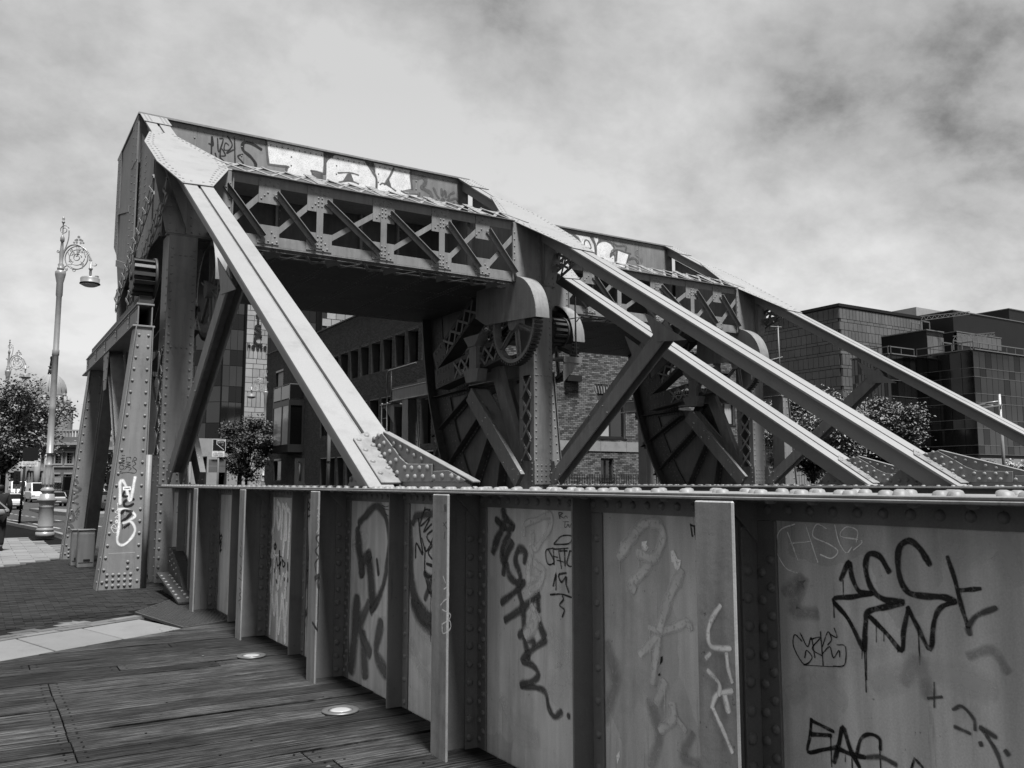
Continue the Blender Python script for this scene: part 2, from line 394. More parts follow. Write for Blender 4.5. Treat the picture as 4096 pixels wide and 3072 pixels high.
def main_girder(Xg, o, near):
    m = MB(); m.box((Xg - .006, -4, 1.30), (Xg + .006, 15.3, 1.583))
    for s in (-1, 1):
        m.box((Xg + s * .006, -4, 1.497), (Xg + s * .022, 15.3, 1.572)); m.box((Xg + s * .006, -4, 1.572), (Xg + s * .14, 15.3, 1.5835))
    g = m.build('main_girder', 'steel', B)
    ST = [2.66 + 2.385 * k for k in range(-2, 5)]; MID = [y + 1.14 for y in ST] + [14.25]
    cuts = sorted(ST + MID) + [15.3]; prev = -4
    for c in cuts:
        a = MB().box((Xg - .008, prev + .004, -.4), (Xg + .008, c - .004, 1.4965)); a.build('web_panel', 'steel_lit', g); prev = c
    t = MB(); t.box((Xg - .30, -4, 1.584), (Xg + .30, 15.25, 1.597)); t.box((Xg - .29, -4, 1.5985), (Xg + .29, 15.25, TOPZ)); t.build('top_flange', 'steel', g, bevel=.003)
    # four rows of rivets on the top plate and, below it, the line along the web angle
    k = 0
    for Y in np.arange(-3.0 if near else 2.0, 15.1, .2):
        for dx, dy in ((-.245, 0), (-.165, .1), (.165, .05), (.245, .14)): riv(B, (Xg + dx, Y + dy + R.uniform(-.012, .012), TOPZ), (0, 0, 1), .0285)
    if not near: return g
    for s in (o,):
        rl(B, (Xg + s * .022, .5, 1.54), (Xg + s * .022, 15.2, 1.54), (s, 0, 0), .109, .022)
        rl(B, (Xg + s * .235, .5, 1.584), (Xg + s * .235, 15.2, 1.584), (0, 0, -1), .2, .024, .06)
        for y in ST:
            q = MB(); xa, xb = Xg + s * .318, Xg + s * .008
            q.box((xa, y - .006, -.3), (xb, y + .006, 1.58))
            q.box((xb, y - .022, -.3), (xb + s * .10, y - .0062, 1.47))                     # angle leg on the plate
            q.box((xb, y - .125, -.3), (xb + s * .014, y - .022, 1.496)); q.box((xb, y + .0062, -.3), (xb + s * .014, y + .10, 1.496))
            q.prism([(xb + s * .20, y - .0225, 1.58), (xb + s * .015, y - .0225, 1.58), (xb + s * .015, y - .0225, 1.40)], (0, -.012, 0))
            q.build('stiffener', 'steel', g, bevel=.003)
            MB().box((Xg + s * .336, y - .20, -.3), (Xg + s * .319, y + .012, 1.58)).build('stiffener_flange', 'steel_flange', g, bevel=.006)
            rl(B, (xb + s * .072, y - .022, .06), (xb + s * .072, y - .022, 1.36), (0, -1, 0), .112, .0265)
            rl(B, (xb + s * .014, y - .05, .02), (xb + s * .014, y - .05, 1.36), (s, 0, 0), .112, .021, .03)
            rl(B, (xb + s * .014, y - .098, .02), (xb + s * .014, y - .098, 1.36), (s, 0, 0), .112, .021, .085)
        for y in MID:
            q = MB(); xb = Xg + s * .008
            q.box((xb, y - .006, -.3), (xb + s * .135, y + .008, 1.58)); q.box((xb, y - .095, -.3), (xb + s * .014, y - .006, 1.496))
            q.build('angle_stiffener', 'steel', g, bevel=.003)
            rl(B, (xb + s * .014, y - .055, .04), (xb + s * .014, y - .055, 1.38), (s, 0, 0), .165, .0225)
    return g
G1 = main_girder(X1, -1, True); G2 = main_girder(X2, 1, False)
# riveted foot of the near girder beside the column
q = MB()
q.prism([(2.46, 12.75, .012), (2.46, 14.5, .255), (2.46, 14.5, .29), (2.46, 12.75, .035)], (.34, 0, 0)); q.prism([(2.56, 12.8, 0), (2.56, 14.4, 0), (2.56, 14.4, .24), (2.56, 12.8, .015)], (.2, 0, 0))
q.build('tread_casting', 'rack_iron', B)
q = MB(); q.prism([(2.64, 13.45, .13), (2.64, 14.6, .30), (2.64, 14.6, .66), (2.64, 14.3, .64), (2.64, 13.95, .5), (2.64, 13.6, .27)], (.15, 0, 0)); q.build('foot_block', 'rack_iron', B)
for k in range(8):
    Y = 12.95 + k * .19; z = (Y - 12.75) * .182
    for x in (2.50, 2.62, 2.73): riv(B, (x, Y, z * .767 + .037), (0, -.14, 1), .024)
for k in range(4):
    for j in range(3): riv(B, (2.64, 13.92 + .17 * k, .30 + .05 * k + .09 * j), (-1, 0, 0), .022) if j < 2 or k > 1 else None
for k in range(9):                                         # long paired rivets of the end splice
    MB().tube([(2.80, 13.45, .62 + .098 * k), (2.80, 13.62, .62 + .098 * k)], .02, 6).build('bolt_bar', 'steel', B)

def column(Xg, o):
    xc = Xg - o * .06; a, b = xc - .24, xc + .24; y0, y1 = YC, YC + .6
    m = MB(); m.box((a, y0, -.2), (b, y0 + .02, 6.0)); m.box((a, y1 - .02, -.2), (b, y1, 6.0)); m.box((a + .035, y0 + .02, -.2), (b - .035, y0 + .03, 2.02))
    c = m.build('column', 'steel', B, bevel=.004)
    for s, x in ((-1, a), (1, b)):
        q = MB()
        q.box((x - s * .014, y0 + .0205, -.2), (x - s * .001, y0 + .16, 6.0)); q.box((x - s * .014, y1 - .16, -.2), (x - s * .001, y1 - .0205, 6.0))
        q.box((x - s * .013, y0 + .16, -.2), (x - s * .002, y1 - .16, 2.12)); q.box((x - s * .013, y0 + .16, 4.0), (x - s * .002, y1 - .16, 6.0))
        q.build('side_plate', 'steel', c)
        z = 2.14; k = 0
        while z < 3.98:
            for u in (0, 1):
                p = (x + s * .008 * (1 + u), y0 + .12, z + (.42 if u else 0)); r = (x + s * .008 * (1 + u), y1 - .12, z + (0 if u else .42))
                MB().bar(p, r, .012, .062, up=(0, .6, .8) if u else (0, -.6, .8)).build('lattice_bar', 'steel', c)
                riv(B, (p[0] + s * .006, p[1], p[2]), (s, 0, 0), .022); riv(B, (r[0] + s * .006, r[1], r[2]), (s, 0, 0), .022)
            z += .46; k += 1
        rl(B, (x - s * .055, y0, .1 if x < 3.5 else 1.7), (x - s * .055, y0, 5.75), (0, -1, 0), .152, .024)
        for yy in (y0 + .08, y1 - .08): rl(B, (x, yy, 1.68), (x, yy, 2.1), (s, 0, 0), .13, .02)
        if x < 3.5 and s < 0: rl(B, (x, y0 + .09, .1), (x, y0 + .09, 5.4), (s, 0, 0), .15, .02)
    for z in (3.98, 5.62): rl(B, (a + .1, y0, z), (b - .06, y0, z), (0, -1, 0), .09, .022)
    # little foot brackets where the brace lands
    q = MB(); q.box((xc - .02, y0 - .30, 1.612), (xc + .36, y0 - .001, 1.632)); q.prism([(xc + .18, y0 - .002, 1.633), (xc + .18, y0 - .30, 1.633), (xc + .18, y0 - .14, 2.12), (xc + .18, y0 - .002, 2.12)], (.02, 0, 0))
    q.box((a - .0, y0 - .022, 1.62), (b - .0, y0 - .001, 2.12)); q.build('foot_bracket', 'steel', c)
    for i in range(4):
        for j in range(4): riv(B, (a + .07 + .11 * i, y0 - .022, 1.70 + .11 * j), (0, -1, 0), .022)
    return c
C1 = column(X1, -1); C2 = column(X2, 1)

def strut(Xg, o):
    d = DT; n = NT; A = Vector((Xg, 6.35, T(6.35))); Z = Vector((Xg, 19.55, T(19.55)))
    s = None
    za = 1.613; ya = 6.4 + (za - 1.65) / SL; yb = ya + .38 / n.z / SL
    for k in (-1, 1):
        x0 = Xg + k * .132 - .1075; b0 = Vector((x0, 19.55, T(19.55))); yc_ = ya + .036 / n.z / SL
        q = MB().prism([(x0, ya, za), tuple(b0), tuple(b0 - n * .036), (x0, yc_, za)], (.215, 0, 0))
        xw = Xg + k * .085 - .03; b1 = Vector((xw, 19.55, T(19.55)))
        q.prism([(xw, yc_, za), tuple(b1 - n * .037), tuple(b1 - n * .27), (xw, ya + .27 / n.z / SL, za)], (.06, 0, 0))
        ob = q.build('diagonal_strut' if s is None else 'strut_channel', 'steel_top', s or B, bevel=.004)
        s = s or ob
    q = MB().bar(A + DT * .3 - n * .05, Z - n * .05, .05, .02, up=n); q.build('slot_plate', 'steel', s)
    # cable clipped into the slot
    P = [A + (Z - A) * t + n * (.012 + .006 * math.sin(t * 31)) + Vector((.012 * math.sin(t * 17), 0, 0)) for t in np.linspace(.45, 1, 20)]
    MB().tube(P, .012, 6).build('cable', 'spray_grey', s)
    # cap plate at the apex, upper gusset, both lying on the strut
    def plate(name, pts, th=.022, par=s):
        base = [Vector((Xg + p[0], p[1], T(p[1]))) + n * .003 for p in pts]
        return MB().prism(base, n * th).build(name, 'steel_top', par, bevel=.003)
    plate('cap_plate', [(-.27, 18.78), (.27, 18.78), (.27, 19.6), (-.27, 19.6)])
    f = -o
    pg = [(f * -.31, 17.78), (f * -.52, 16.85), (f * -.49, 15.49), (f * -.26, 14.35), (f * .23, 14.43), (f * .78, 15.8), (f * .81, 16.38), (f * .15, 17.97)]
    if f < 0: pg.reverse()
    plate('gusset_plate', pg)
    def on(x, y, h=.026): return Vector((Xg + x, y, T(y))) + n * h
    for y in np.arange(18.85, 19.55, .11):
        for x in (-.2, -.12, .12, .2): riv(B, on(x, y), n, .02)
    C = Vector((sum(p[0] for p in pg) / 8, sum(p[1] for p in pg) / 8))
    for i in range(8):                                       # two rows of rivets round the edge of the gusset
        p, r = pg[i], pg[(i + 1) % 8]; L = math.hypot(p[0] - r[0], p[1] - r[1]); kk = max(1, int(L / .17))
        for row in (.06, .15):
            for j in range(kk):
                t = (j + (.5 if row > .1 else 0)) / kk; x, y = p[0] + (r[0] - p[0]) * t, p[1] + (r[1] - p[1]) * t
                dx, dy = C.x - x, (C.y - y) * .45; LL = math.hypot(dx, dy); x += dx / LL * row; y += dy / LL * row
                if abs(x) > .05: riv(B, on(x, y), n, .021)
    # brace from the column foot up to the strut
    q = MB().bar((Xg - .10, 15.45, 1.70), (Xg - .10, 11.65, T(11.65) - .35), .03, .27, up=(0, 1, 1)); q.bar((Xg - .0, 15.45, 1.83), (Xg - .0, 11.75, T(11.75) - .27), .2, .03, up=(0, 1, 1))
    q.bar((Xg + .10, 15.45, 1.70), (Xg + .10, 11.65, T(11.65) - .35), .03, .27, up=(0, 1, 1)); br = q.build('brace', 'steel', B, bevel=.004)
    for t in (.03, .07, .5, .93, .97):
        p = Vector((Xg - .116, 15.45, 1.70)).lerp(Vector((Xg - .116, 11.65, T(11.65) - .35)), t)
        for u in (-.1, .1): riv(B, p + Vector((0, u * .7, u * .7)), (-1, 0, 0), .022)
    q = MB(); q.prism([(Xg - .118, 11.2, T(11.2) - .42), (Xg - .118, 12.3, T(12.3) - .42), (Xg - .118, 12.0, T(12.3) - 1.0)], (-.012, 0, 0)); q.build('brace_gusset', 'steel', br)
    return s
S1 = strut(X1, -1); S2 = strut(X2, 1)

def base_gusset(Xg, detail):
    XP = X1 + .05; s = Xg - X1; xa = Xg + .05
    def P(x, y, dx=0): p = onX(x, y, XP); return Vector((xa + dx, p.y, p.z))
    out = [(1388, 1931), (1428, 1856), (1470, 1800), (1534, 1729), (1745, 1842), (1898, 1931)]
    Q = [P(*v) for v in out]; Q[0].z = Q[-1].z = 1.612
    gp = MB().prism(Q, (.012, 0, 0)).build('base_gusset', 'steel', B, bevel=.002)
    q = MB().prism([P(*v) for v in ((1534, 1733), (1575, 1785), (1608, 1832), (1635, 1855), (1735, 1856), (1733, 1927), (1604, 1927), (1489, 1757))], (-.016, 0, 0)); q.build('doubler_plate', 'steel', gp, bevel=.003)
    q = MB().prism([P(*v) for v in ((1738, 1884), (1800, 1881), (1868, 1920), (1860, 1927), (1738, 1927))], (-.012, 0, 0)); q.build('doubler_plate', 'steel', gp, bevel=.003)
    for a, b in [(1522, 1744), (1504, 1757), (1544, 1775), (1526, 1787), (1567, 1808), (1547, 1820), (1592, 1843), (1570, 1855), (1579, 1776), (1605, 1790), (1632, 1805), (1659, 1823), (1688, 1837),
                 (1627, 1873), (1655, 1875), (1686, 1874), (1717, 1872), (1639, 1909), (1668, 1909), (1699, 1909), (1741, 1911), (1775, 1906), (1813, 1907), (1840, 1918), (1597, 1893)]:
        d = 0 if a in (1579, 1605, 1632, 1659, 1688) else (-.016 if a < 1735 else -.012)
        riv(B, P(a, b, d), (-1, 0, 0), .027)
    for a, b in [(1406, 1917), (1428, 1917), (1448, 1916), (1470, 1916), (1488, 1915)]: riv(B, P(a, b), (-1, 0, 0), .027)
    e0, e1 = P(1536, 1731), P(1896, 1931); up = (e1 - e0).normalized(); up = Vector((0, up.z, -up.y))
    if up.z < 0: up = -up
    q = MB().bar(e0 + up * .006 + Vector((.02, 0, 0)), e1 + up * .006 + Vector((.02, 0, 0)), .06, .012, up=up); q.build('edge_plate', 'steel', gp, bevel=.003)
    n = NT                                                   # cover plate lying on the strut beside the gusset
    pts = [(-.13, 7.0), (.045, 7.12), (.045, 6.38), (-.13, 6.38)]
    q = MB().prism([Vector((Xg + a, b, T(b))) + n * .003 for a, b in pts], n * .018); q.build('cover_plate', 'steel', gp, bevel=.003)
    for b in (6.5, 6.66, 6.82, 6.97):
        for a in (-.09, .005): b2 = b + (.07 if a > 0 else 0); riv(B, Vector((Xg + a, b2, T(b2))) + n * .021, n, .025)
base_gusset(X1, True); base_gusset(X2, False)

# ---------------------------------------------------------------- portal truss between the two columns
ZB, ZT = 6.08, 7.27
tr = MB(); tr.box((3.55, YC - .012, ZB - .09), (9.75, YC + .0, ZB + .10)); tr.box((2.6, YC - .012, ZB - .115), (10.78, YC + .14, ZB - .092))
tr = tr.build('portal_truss', 'steel', B, bevel=.003)
q = MB(); q.box((3.3, YC - .012, ZT - .16), (10.0, YC, ZT + .02)); q.box((3.66, YC - .115, ZT + .0205), (9.66, YC + .11, ZT + .034)); q.build('top_chord', 'steel', tr)
PX = [4.36, 5.33, 6.64, 7.93, 8.9]; WT = [.40, .50, .46, .46, .34]
for i, (x, w) in enumerate(zip(PX, WT)):
    MB().box((x - w / 2, YC - .026, ZT - .48), (x + w / 2, YC - .0125, ZT + .012)).build('gusset_plate', 'steel', tr)
    MB().box((x - w / 2, YC - .026, ZB - .05), (x + w / 2, YC - .0125, ZB + .30)).build('gusset_plate', 'steel', tr)
    y = YC - .026
    for dx, dz in ((-.16, -.06), (-.08, -.12), (.0, -.06), (.08, -.12), (.16, -.06), (-.15, -.40), (-.09, -.33), (-.03, -.27)): riv(B, (x + dx, y, ZT + dz), (0, -1, 0), .021)
    for dx, dz in ((-.16, .0), (-.08, -.03), (0, .0), (.08, -.03), (.16, 0), (.12, .1), (.06, .17)): riv(B, (x + dx, y, ZB + dz), (0, -1, 0), .021)
    if 0 < i < 4:
        MB().box((x - .065, YC - .0385, ZB + .0), (x + .065, YC - .0265, ZT - .2)).build('truss_post', 'steel', tr)
        for dz in (.06, .14, .22):
            for dx in (-.035, .035): riv(B, (x + dx, YC - .0385, ZB + dz), (0, -1, 0), .02); riv(B, (x + dx, YC - .0385, ZT - .15 - dz), (0, -1, 0), .02)
NX = [3.45] + PX + [9.8]
for i in range(len(NX) - 1):
    a, b = NX[i], NX[i + 1]
    p, r = Vector((a + .10, YC - .05, ZT - .27)), Vector((b - .10, YC - .05, ZB + .06)); d = (r - p).normalized(); u = Vector((-d.z, 0, d.x))
    q = MB().bar(p, r, .014, .085, up=u); q.bar(p + u * .05 - Vector((0, .04, 0)), r + u * .05 - Vector((0, .04, 0)), .085, .013, up=u); q.build('truss_diagonal', 'steel', tr)
    for t in (.03, .09, .15, .5, .85, .91, .97): riv(B, p.lerp(r, t) + Vector((0, -.007, 0)) - u * .01, (0, -1, 0), .018)
    MB().bar((a + .12, YC - .008, ZB + .15), (b - .12, YC - .008, ZT - .3), .012, .10, up=(-(ZT - ZB), 0, b - a)).build('truss_diagonal', 'steel', tr)
for o, Xg in ((-1, X1), (1, X2)):                            # plated portal ends above the columns
    f = -o; a = Xg - f * .25; b = Xg + f * .87
    q = MB().prism([(a, YC - .013, ZB - .09), (b, YC - .013, ZB - .09), (b, YC - .013, ZT + .0), (a - f * .22, YC - .013, ZT - .05), (a - f * .22, YC - .013, ZT - .3)], (0, -.014, 0))
    q.box((b - f * .015, YC - .06, ZB - .08), (b, YC - .028, ZT - .02)); q.box((a + f * .34, YC - .10, ZB - .08), (a + f * .325, YC - .028, ZT - .12))
    q.prism([(a + f * .32, YC - .03, ZB), (a - f * .1, YC - .03, ZT - .1), (a + f * .32, YC - .03, ZT - .1)], (0, -.09, 0))
    q.build('end_plate', 'steel', tr)
    for z in (ZB - .04, ): rl(B, (min(a, b) + .05, YC - .027, z), (max(a, b), YC - .027, z), (0, -1, 0), .13, .021)
    for x in (a + f * .06, a + f * .42, b - f * .06): rl(B, (x, YC - .027, ZB + .08), (x, YC - .027, ZT - .2), (0, -1, 0), .15, .021)
# sloping lacing between the top chord and the counterweight
n = NT
def tp(x, y, h=.0): return Vector((x, y, T(y) + h))
q = MB().bar(tp(3.3, 16.42), tp(10.0, 16.42), .10, .014, up=n); q.bar(tp(3.3, 15.86, .01), tp(10.0, 15.86, .01), .10, .014, up=n); q.build('lacing_chord', 'steel', tr)
k = 0
for x in np.arange(3.5, 9.9, .44):
    MB().bar(tp(x, 15.86, .025), tp(x + .44, 16.42, .018), .065, .012, up=n).build('lacing_bar', 'steel', tr)
    MB().bar(tp(x + .44, 15.86, .038), tp(x, 16.42, .032), .065, .012, up=n).build('lacing_bar', 'steel', tr)
    for p in (tp(x, 15.86, .032), tp(x, 16.42, .04)): riv(B, p, n, .018)
for x in (5.4, 6.7, 8.0, 8.95):
    MB().bar(tp(x, 15.84, .05), tp(x - .1, 16.46, .045), .2, .012, up=n).build('tie_plate', 'steel', tr)
    for y in np.arange(15.9, 16.45, .11):
        for dx in (-.06, .06): riv(B, tp(x + dx - (y - 15.84) * .16, y, .056), n, .018)
q = MB(); q.box((3.1, YC + .62, ZB - .10), (10.2, YC + .70, ZB - .086)); q.build('lacing_chord', 'steel', tr)
for x in np.arange(3.3, 10.0, .6):
    MB().bar((x, YC + .1, ZB - .13), (x + .3, YC + .64, ZB - .13), .06, .012).build('lacing_bar', 'steel', tr)
    MB().bar((x + .3, YC + .64, ZB - .145), (x + .6, YC + .1, ZB - .145), .06, .012).build('lacing_bar', 'steel', tr)
    if int(x * 10) % 4 < 2:
        MB().prism([(x - .2, YC + .16, ZB - .13), (x + .25, YC + .16, ZB - .13), (x, YC + .55, ZB - .2)], (0, 0, -.012)).build('lacing_plate', 'steel', tr)

# ---------------------------------------------------------------- counterweight box
YF, ZTOP = 19.5, 9.52
xa, xb = 2.58, 10.52
ZS_ = 8.5; YI = 20.7                                         # lower front recessed under an added overhang to cast it in shade
q = MB().prism([(xa, YF + .02, ZS_), (xa, YF + .02, ZTOP - .03), (xa, 22.55, ZTOP + .0), (xa, 22.55, ZB + 1.2), (xa, 21.8, ZB + .02), (xa, YI + .02, ZB + .02), (xa, YI + .02, ZS_)], (xb - xa, 0, 0))
cw = q.build('counterweight_box', 'steel', B)
q = MB(); q.box((xa - .05, YF - .06, ZTOP - .028), (xb + .05, 22.7, ZTOP + .015)); q.build('roof_plate', 'steel', cw)
cuts = [2.58, 3.75, 4.78, 5.92, 7.02, 8.1, 9.12, 10.52]
for a, b in zip(cuts[:-1], cuts[1:]):
    MB().box((a + .003, YF, ZS_ - .06), (b - .003, YF + .018, ZTOP - .032)).build('face_plate', 'steel', cw)
    MB().box((a + .003, YI, ZB + .03), (b - .003, YI + .018, ZS_ - .002)).build('recess_plate', 'steel_shaded', cw)
    MB().box((b - .06, YI - .10, ZB + .03), (b + .0, YI - .001, ZS_ - .002)).build('recess_rib', 'steel', cw)
    rl(B, (b - .05, YF, ZTOP - .3), (b - .05, YF, ZS_), (0, -1, 0), .21, .021); rl(B, (b + .06, YI, ZB + .3), (b + .06, YI, ZS_ - .1), (0, -1, 0), .21, .021)
rl(B, (xa + .1, YF, ZTOP - .12), (xb - .06, YF, ZTOP - .12), (0, -1, 0), .135, .021)
for a, b in zip(cuts[:-1], cuts[1:]):                        # underside plates with their riveted seams
    for y0, y1 in ((16.5, 18.2), (18.2, 20.0), (20.0, 21.8)):
        MB().box((a + .003, y0 + .003, ZB - .0), (b - .003, y1 - .003, ZB + .018)).build('underside_plate', 'steel_shaded', cw)
    rl(B, (b - .06, 16.6, ZB), (b - .06, 21.7, ZB), (0, 0, -1), .13, .022); rl(B, (b + .06, 16.6, ZB), (b + .06, 21.7, ZB), (0, 0, -1), .13, .022)
for y in (18.2, 20.0, 21.7): rl(B, (xa, y - .06, ZB), (xb, y - .06, ZB), (0, 0, -1), .12, .022)
for x, mir in ((xa, -1), (xb, 1)):                           # side walls: riveted bands over recessed plates
    def side(name, poly, th): MB().prism([(x + mir * .001, a, b) for a, b in poly], (mir * th, 0, 0)).build(name, 'steel', cw)
    side('side_band', [(22.0, ZB + .9), (22.54, ZB + 1.2), (22.54, ZTOP - .035), (22.0, ZTOP - .035)], .05)
    side('side_band', [(YF + .0, ZS_), (YF + .75, ZS_), (YF + .75, ZTOP - .035), (YF + .0, ZTOP - .035)], .04)
    side('side_ledge', [(YF + .76, 7.55), (21.99, 7.95), (21.99, 8.1), (YF + .76, 7.7)], .055)
    side('side_ledge', [(YF + .76, 6.25), (21.99, 6.7), (21.99, 6.85), (YF + .76, 6.4)], .055)
    side('side_band', [(YF + .0, ZB + .02), (YI + .05, ZB + .02), (YI + .05, ZS_ - .004), (YF + .0, ZS_ - .004)], .03)
    side('side_panel', [(YF + .76, ZS_), (YI + .06, ZS_), (YI + .06, 7.8), (21.99, 8.11), (21.99, ZTOP - .04), (YF + .76, ZTOP - .04)], .02)
    side('side_panel', [(YI + .06, 6.44), (21.99, 6.86), (21.99, 7.94), (YI + .06, 7.6)], .02)
    for y in (22.1, 22.4): rl(B, (x + mir * .05, y, ZB + 1.2), (x + mir * .05, y, ZTOP - .1), (mir, 0, 0), .17, .022)
    for y in (YF + .12, YF + .6): rl(B, (x + mir * .04, y, ZB + .2), (x + mir * .04, y, ZTOP - .1), (mir, 0, 0), .17, .022)
# front-to-side frame behind each strut, under the apex
for Xg, o in ((X1, -1), (X2, 1)):
    x = Xg + o * .215
    q = MB().prism([(x, 16.42, ZB), (x, YF - .01, ZB), (x, YF - .01, T(YF) - .42), (x, 16.42, T(16.42) - .42)], (-o * .03, 0, 0)); q.build('side_frame', 'steel', B)
    for y in (16.6, 17.6, 18.6, 19.3): rl(B, (x, y, ZB + .1), (x, y, T(y) - .6), (o, 0, 0), .15, .021); rl(B, (x, y + .1, ZB + .1), (x, y + .1, T(y) - .6), (o, 0, 0), .15, .021)
    MB().box((x + o * .001, 17.5, ZB + .02), (x + o * .02, 17.85, T(17.5) - .45)).build('side_cover', 'steel', B)

# ---------------------------------------------------------------- rolling quadrants, gears, pinions
QC, QR = Vector((12.29, 6.83)), 9.2
def arc(z, r=QR): return QC.x + math.sqrt(max(0, r * r - (z - QC.y) ** 2))
def quadrant(Xg, o):
    f = -o; ZS = np.linspace(-.2, ZB, 15)
    rim = MB().prism([(Xg - .3, arc(z), z) for z in ZS] + [(Xg - .3, arc(z, QR - .06), z) for z in ZS[::-1]], (.6, 0, 0))
    rim.prism([(Xg - .07, arc(z, QR - .06), z) for z in ZS] + [(Xg - .07, arc(z, QR - .75), z) for z in ZS[::-1]], (.14, 0, 0))
    Q = rim.build('quadrant_rim', 'steel_shaded', B)
    lo = [z for z in ZS if z < 4.0]
    q = MB().prism([(Xg - .02, arc(z, QR - .3), z) for z in lo] + [(Xg - .02, 19.5, 4.05), (Xg - .02, 18.3, 3.9), (Xg - .02, 16.35, 2.1), (Xg - .02, 16.35, -.2)], (.04, 0, 0)); q.build('quadrant_plate', 'steel_half_shaded', Q)
    q = MB().prism([(Xg - .05, arc(z, QR - .06), z) for z in ZS if z > 3.9] + [(Xg - .05, 19.6, ZB), (Xg - .05, 20.0, 4.7), (Xg - .05, 19.9, 4.0)], (.1, 0, 0)); q.build('quadrant_plate', 'steel_half_shaded', Q)
    ribs = [((20.9, 2.95), (19.0, 3.85)), ((20.3, 2.0), (18.3, 3.4)), ((18.75, 1.6), (17.9, 2.9)), ((17.58, 1.5), (17.38, 2.4)), ((21.3, 3.95), (19.2, 4.02))]
    for a, b in ribs:
        xs = Xg + f * .04; q = MB()
        va, vb = Vector((xs + f * .012, *a)), Vector((xs + f * .012, *b)); d = (vb - va).normalized(); u = Vector((0, -d.z, d.y))
        va -= d * (1.2 if a[0] < 20 else .1)
        q.bar(va, vb, .012, .26, up=u); q.bar(va + u * .04 + Vector((f * .08, 0, 0)), vb + u * .04 + Vector((f * .08, 0, 0)), .16, .014, up=u); q.build('rib', 'steel_shaded', Q)
        for w in (-.09, .0, .1): rl(B, va + u * w + Vector((f * .012, 0, 0)), vb + u * w + Vector((f * .012, 0, 0)), (f, 0, 0), .13, .021)
    for rr in (QR - .45, QR - .6):
        for z in np.arange(1.6, 5.8, .14): riv(B, (Xg + f * .07, arc(z, rr), z), (f, 0, 0), .021)
    xm = Xg + f * .55
    def mem(name, p, r, w, dep, m='steel', xx=xm):
        a, b = Vector((xx, *p)), Vector((xx, *r)); d = (b - a).normalized(); u = Vector((0, -d.z, d.y))
        return MB().bar(a, b, dep, w, up=u).build(name, m, Q, bevel=.004)
    def lattice(p, r, p2):
        a, b, c = Vector((xm, *p)), Vector((xm, *r)), Vector((xm, *p2)); d = (c - a).normalized(); u = Vector((0, -d.z, d.y))
        q = MB().bar(a, b, .03, .5, up=u); q.bar(b + u * .2, c + u * .2, .03, .11, up=u); q.bar(b - u * .2, c - u * .2, .03, .11, up=u)
        q.bar(a + u * .235 - Vector((f * .2, 0, 0)), c + u * .235 - Vector((f * .2, 0, 0)), .38, .02, up=u); q.bar(a - u * .235 - Vector((f * .2, 0, 0)), c - u * .235 - Vector((f * .2, 0, 0)), .38, .02, up=u)
        q.build('tie_member', 'steel_shaded', Q)
        L = (c - b).length; k = int(L / .34)
        for i in range(k):
            s, t = b + d * (i * L / k), b + d * ((i + 1) * L / k)
            MB().bar(s - u * .2 + Vector((f * .03, 0, 0)), t + u * .2 + Vector((f * .03, 0, 0)), .012, .06, up=u).build('lattice_bar', 'steel', Q)
            MB().bar(s + u * .2 + Vector((f * .02, 0, 0)), t - u * .2 + Vector((f * .02, 0, 0)), .012, .06, up=u).build('lattice_bar', 'steel', Q)
        for i in range(5):
            for w in (-.19, -.12, .12, .19): riv(B, a + d * (.12 + .16 * i) + u * w + Vector((f * .016, 0, 0)), (f, 0, 0), .022)
    lattice((20.05, 4.28), (19.0, 4.4), (16.7, 4.68)); lattice((20.1, 4.75), (19.5, 5.05), (18.0, 5.85))
    mem('quadrant_post', (18.2, 3.75), (15.98, 1.70), .38, .10, 'steel_chipped'); mem('quadrant_post', (17.6, 4.45), (16.35, 1.9), .34, .16, xx=Xg + f * .2)
    # bearing posts that carry the shaft
    q = MB(); q.prism([(xm - f * .1, 18.15, 4.0), (xm - f * .1, 17.65, 4.0), (xm - f * .1, 17.55, 4.3), (xm - f * .1, 18.3, 4.3)], (f * .25, 0, 0)); q.box((xm - f * .1, 17.72, 4.3), (xm + f * .12, 18.05, 4.85)); q.prism([(xm - f * .1, 18.05, 4.85), (xm - f * .1, 17.72, 4.85), (xm - f * .1, 17.5, 5.1), (xm - f * .1, 18.3, 5.1)], (f * .25, 0, 0)); q.build('shaft_bearing', 'steel', Q)
    # spur wheel with spokes and teeth, half hidden by a shroud
    gx, gc, gr = Xg + f * .62, Vector((16.0, 5.1)), .90
    def ring(mb, x0, x1, r0, r1, seg=40):
        V = []; F = []
        for k in range(seg):
            c, s = math.cos(2 * PI * k / seg), math.sin(2 * PI * k / seg)
            V += [(x0, gc.x + r0 * c, gc.y + r0 * s), (x0, gc.x + r1 * c, gc.y + r1 * s), (x1, gc.x + r1 * c, gc.y + r1 * s), (x1, gc.x + r0 * c, gc.y + r0 * s)]
        for k in range(seg):
            a, b = 4 * k, 4 * ((k + 1) % seg); F += [(a, b, b + 1, a + 1), (a + 1, b + 1, b + 2, a + 2), (a + 2, b + 2, b + 3, a + 3), (a + 3, b + 3, b, a)]
        mb.add(V, F, smooth=False)
    q = MB(); ring(q, gx - .09, gx + .09, gr - .11, gr - .035); ring(q, gx - .12, gx + .12, .0, .16, 16); G = q.build('gear_wheel', 'steel', B)
    for k in range(62):
        a = 2 * PI * k / 62; u = Vector((0, math.cos(a), math.sin(a))); c = Vector((gx, gc.x, gc.y)) + u * (gr - .005)
        MB().bar(c - Vector((.09, 0, 0)), c + Vector((.09, 0, 0)), .045, .06, up=u).build('tooth', 'rack_iron', G) if k % 62 in range(44, 62) or k < 4 else None
    q = MB()
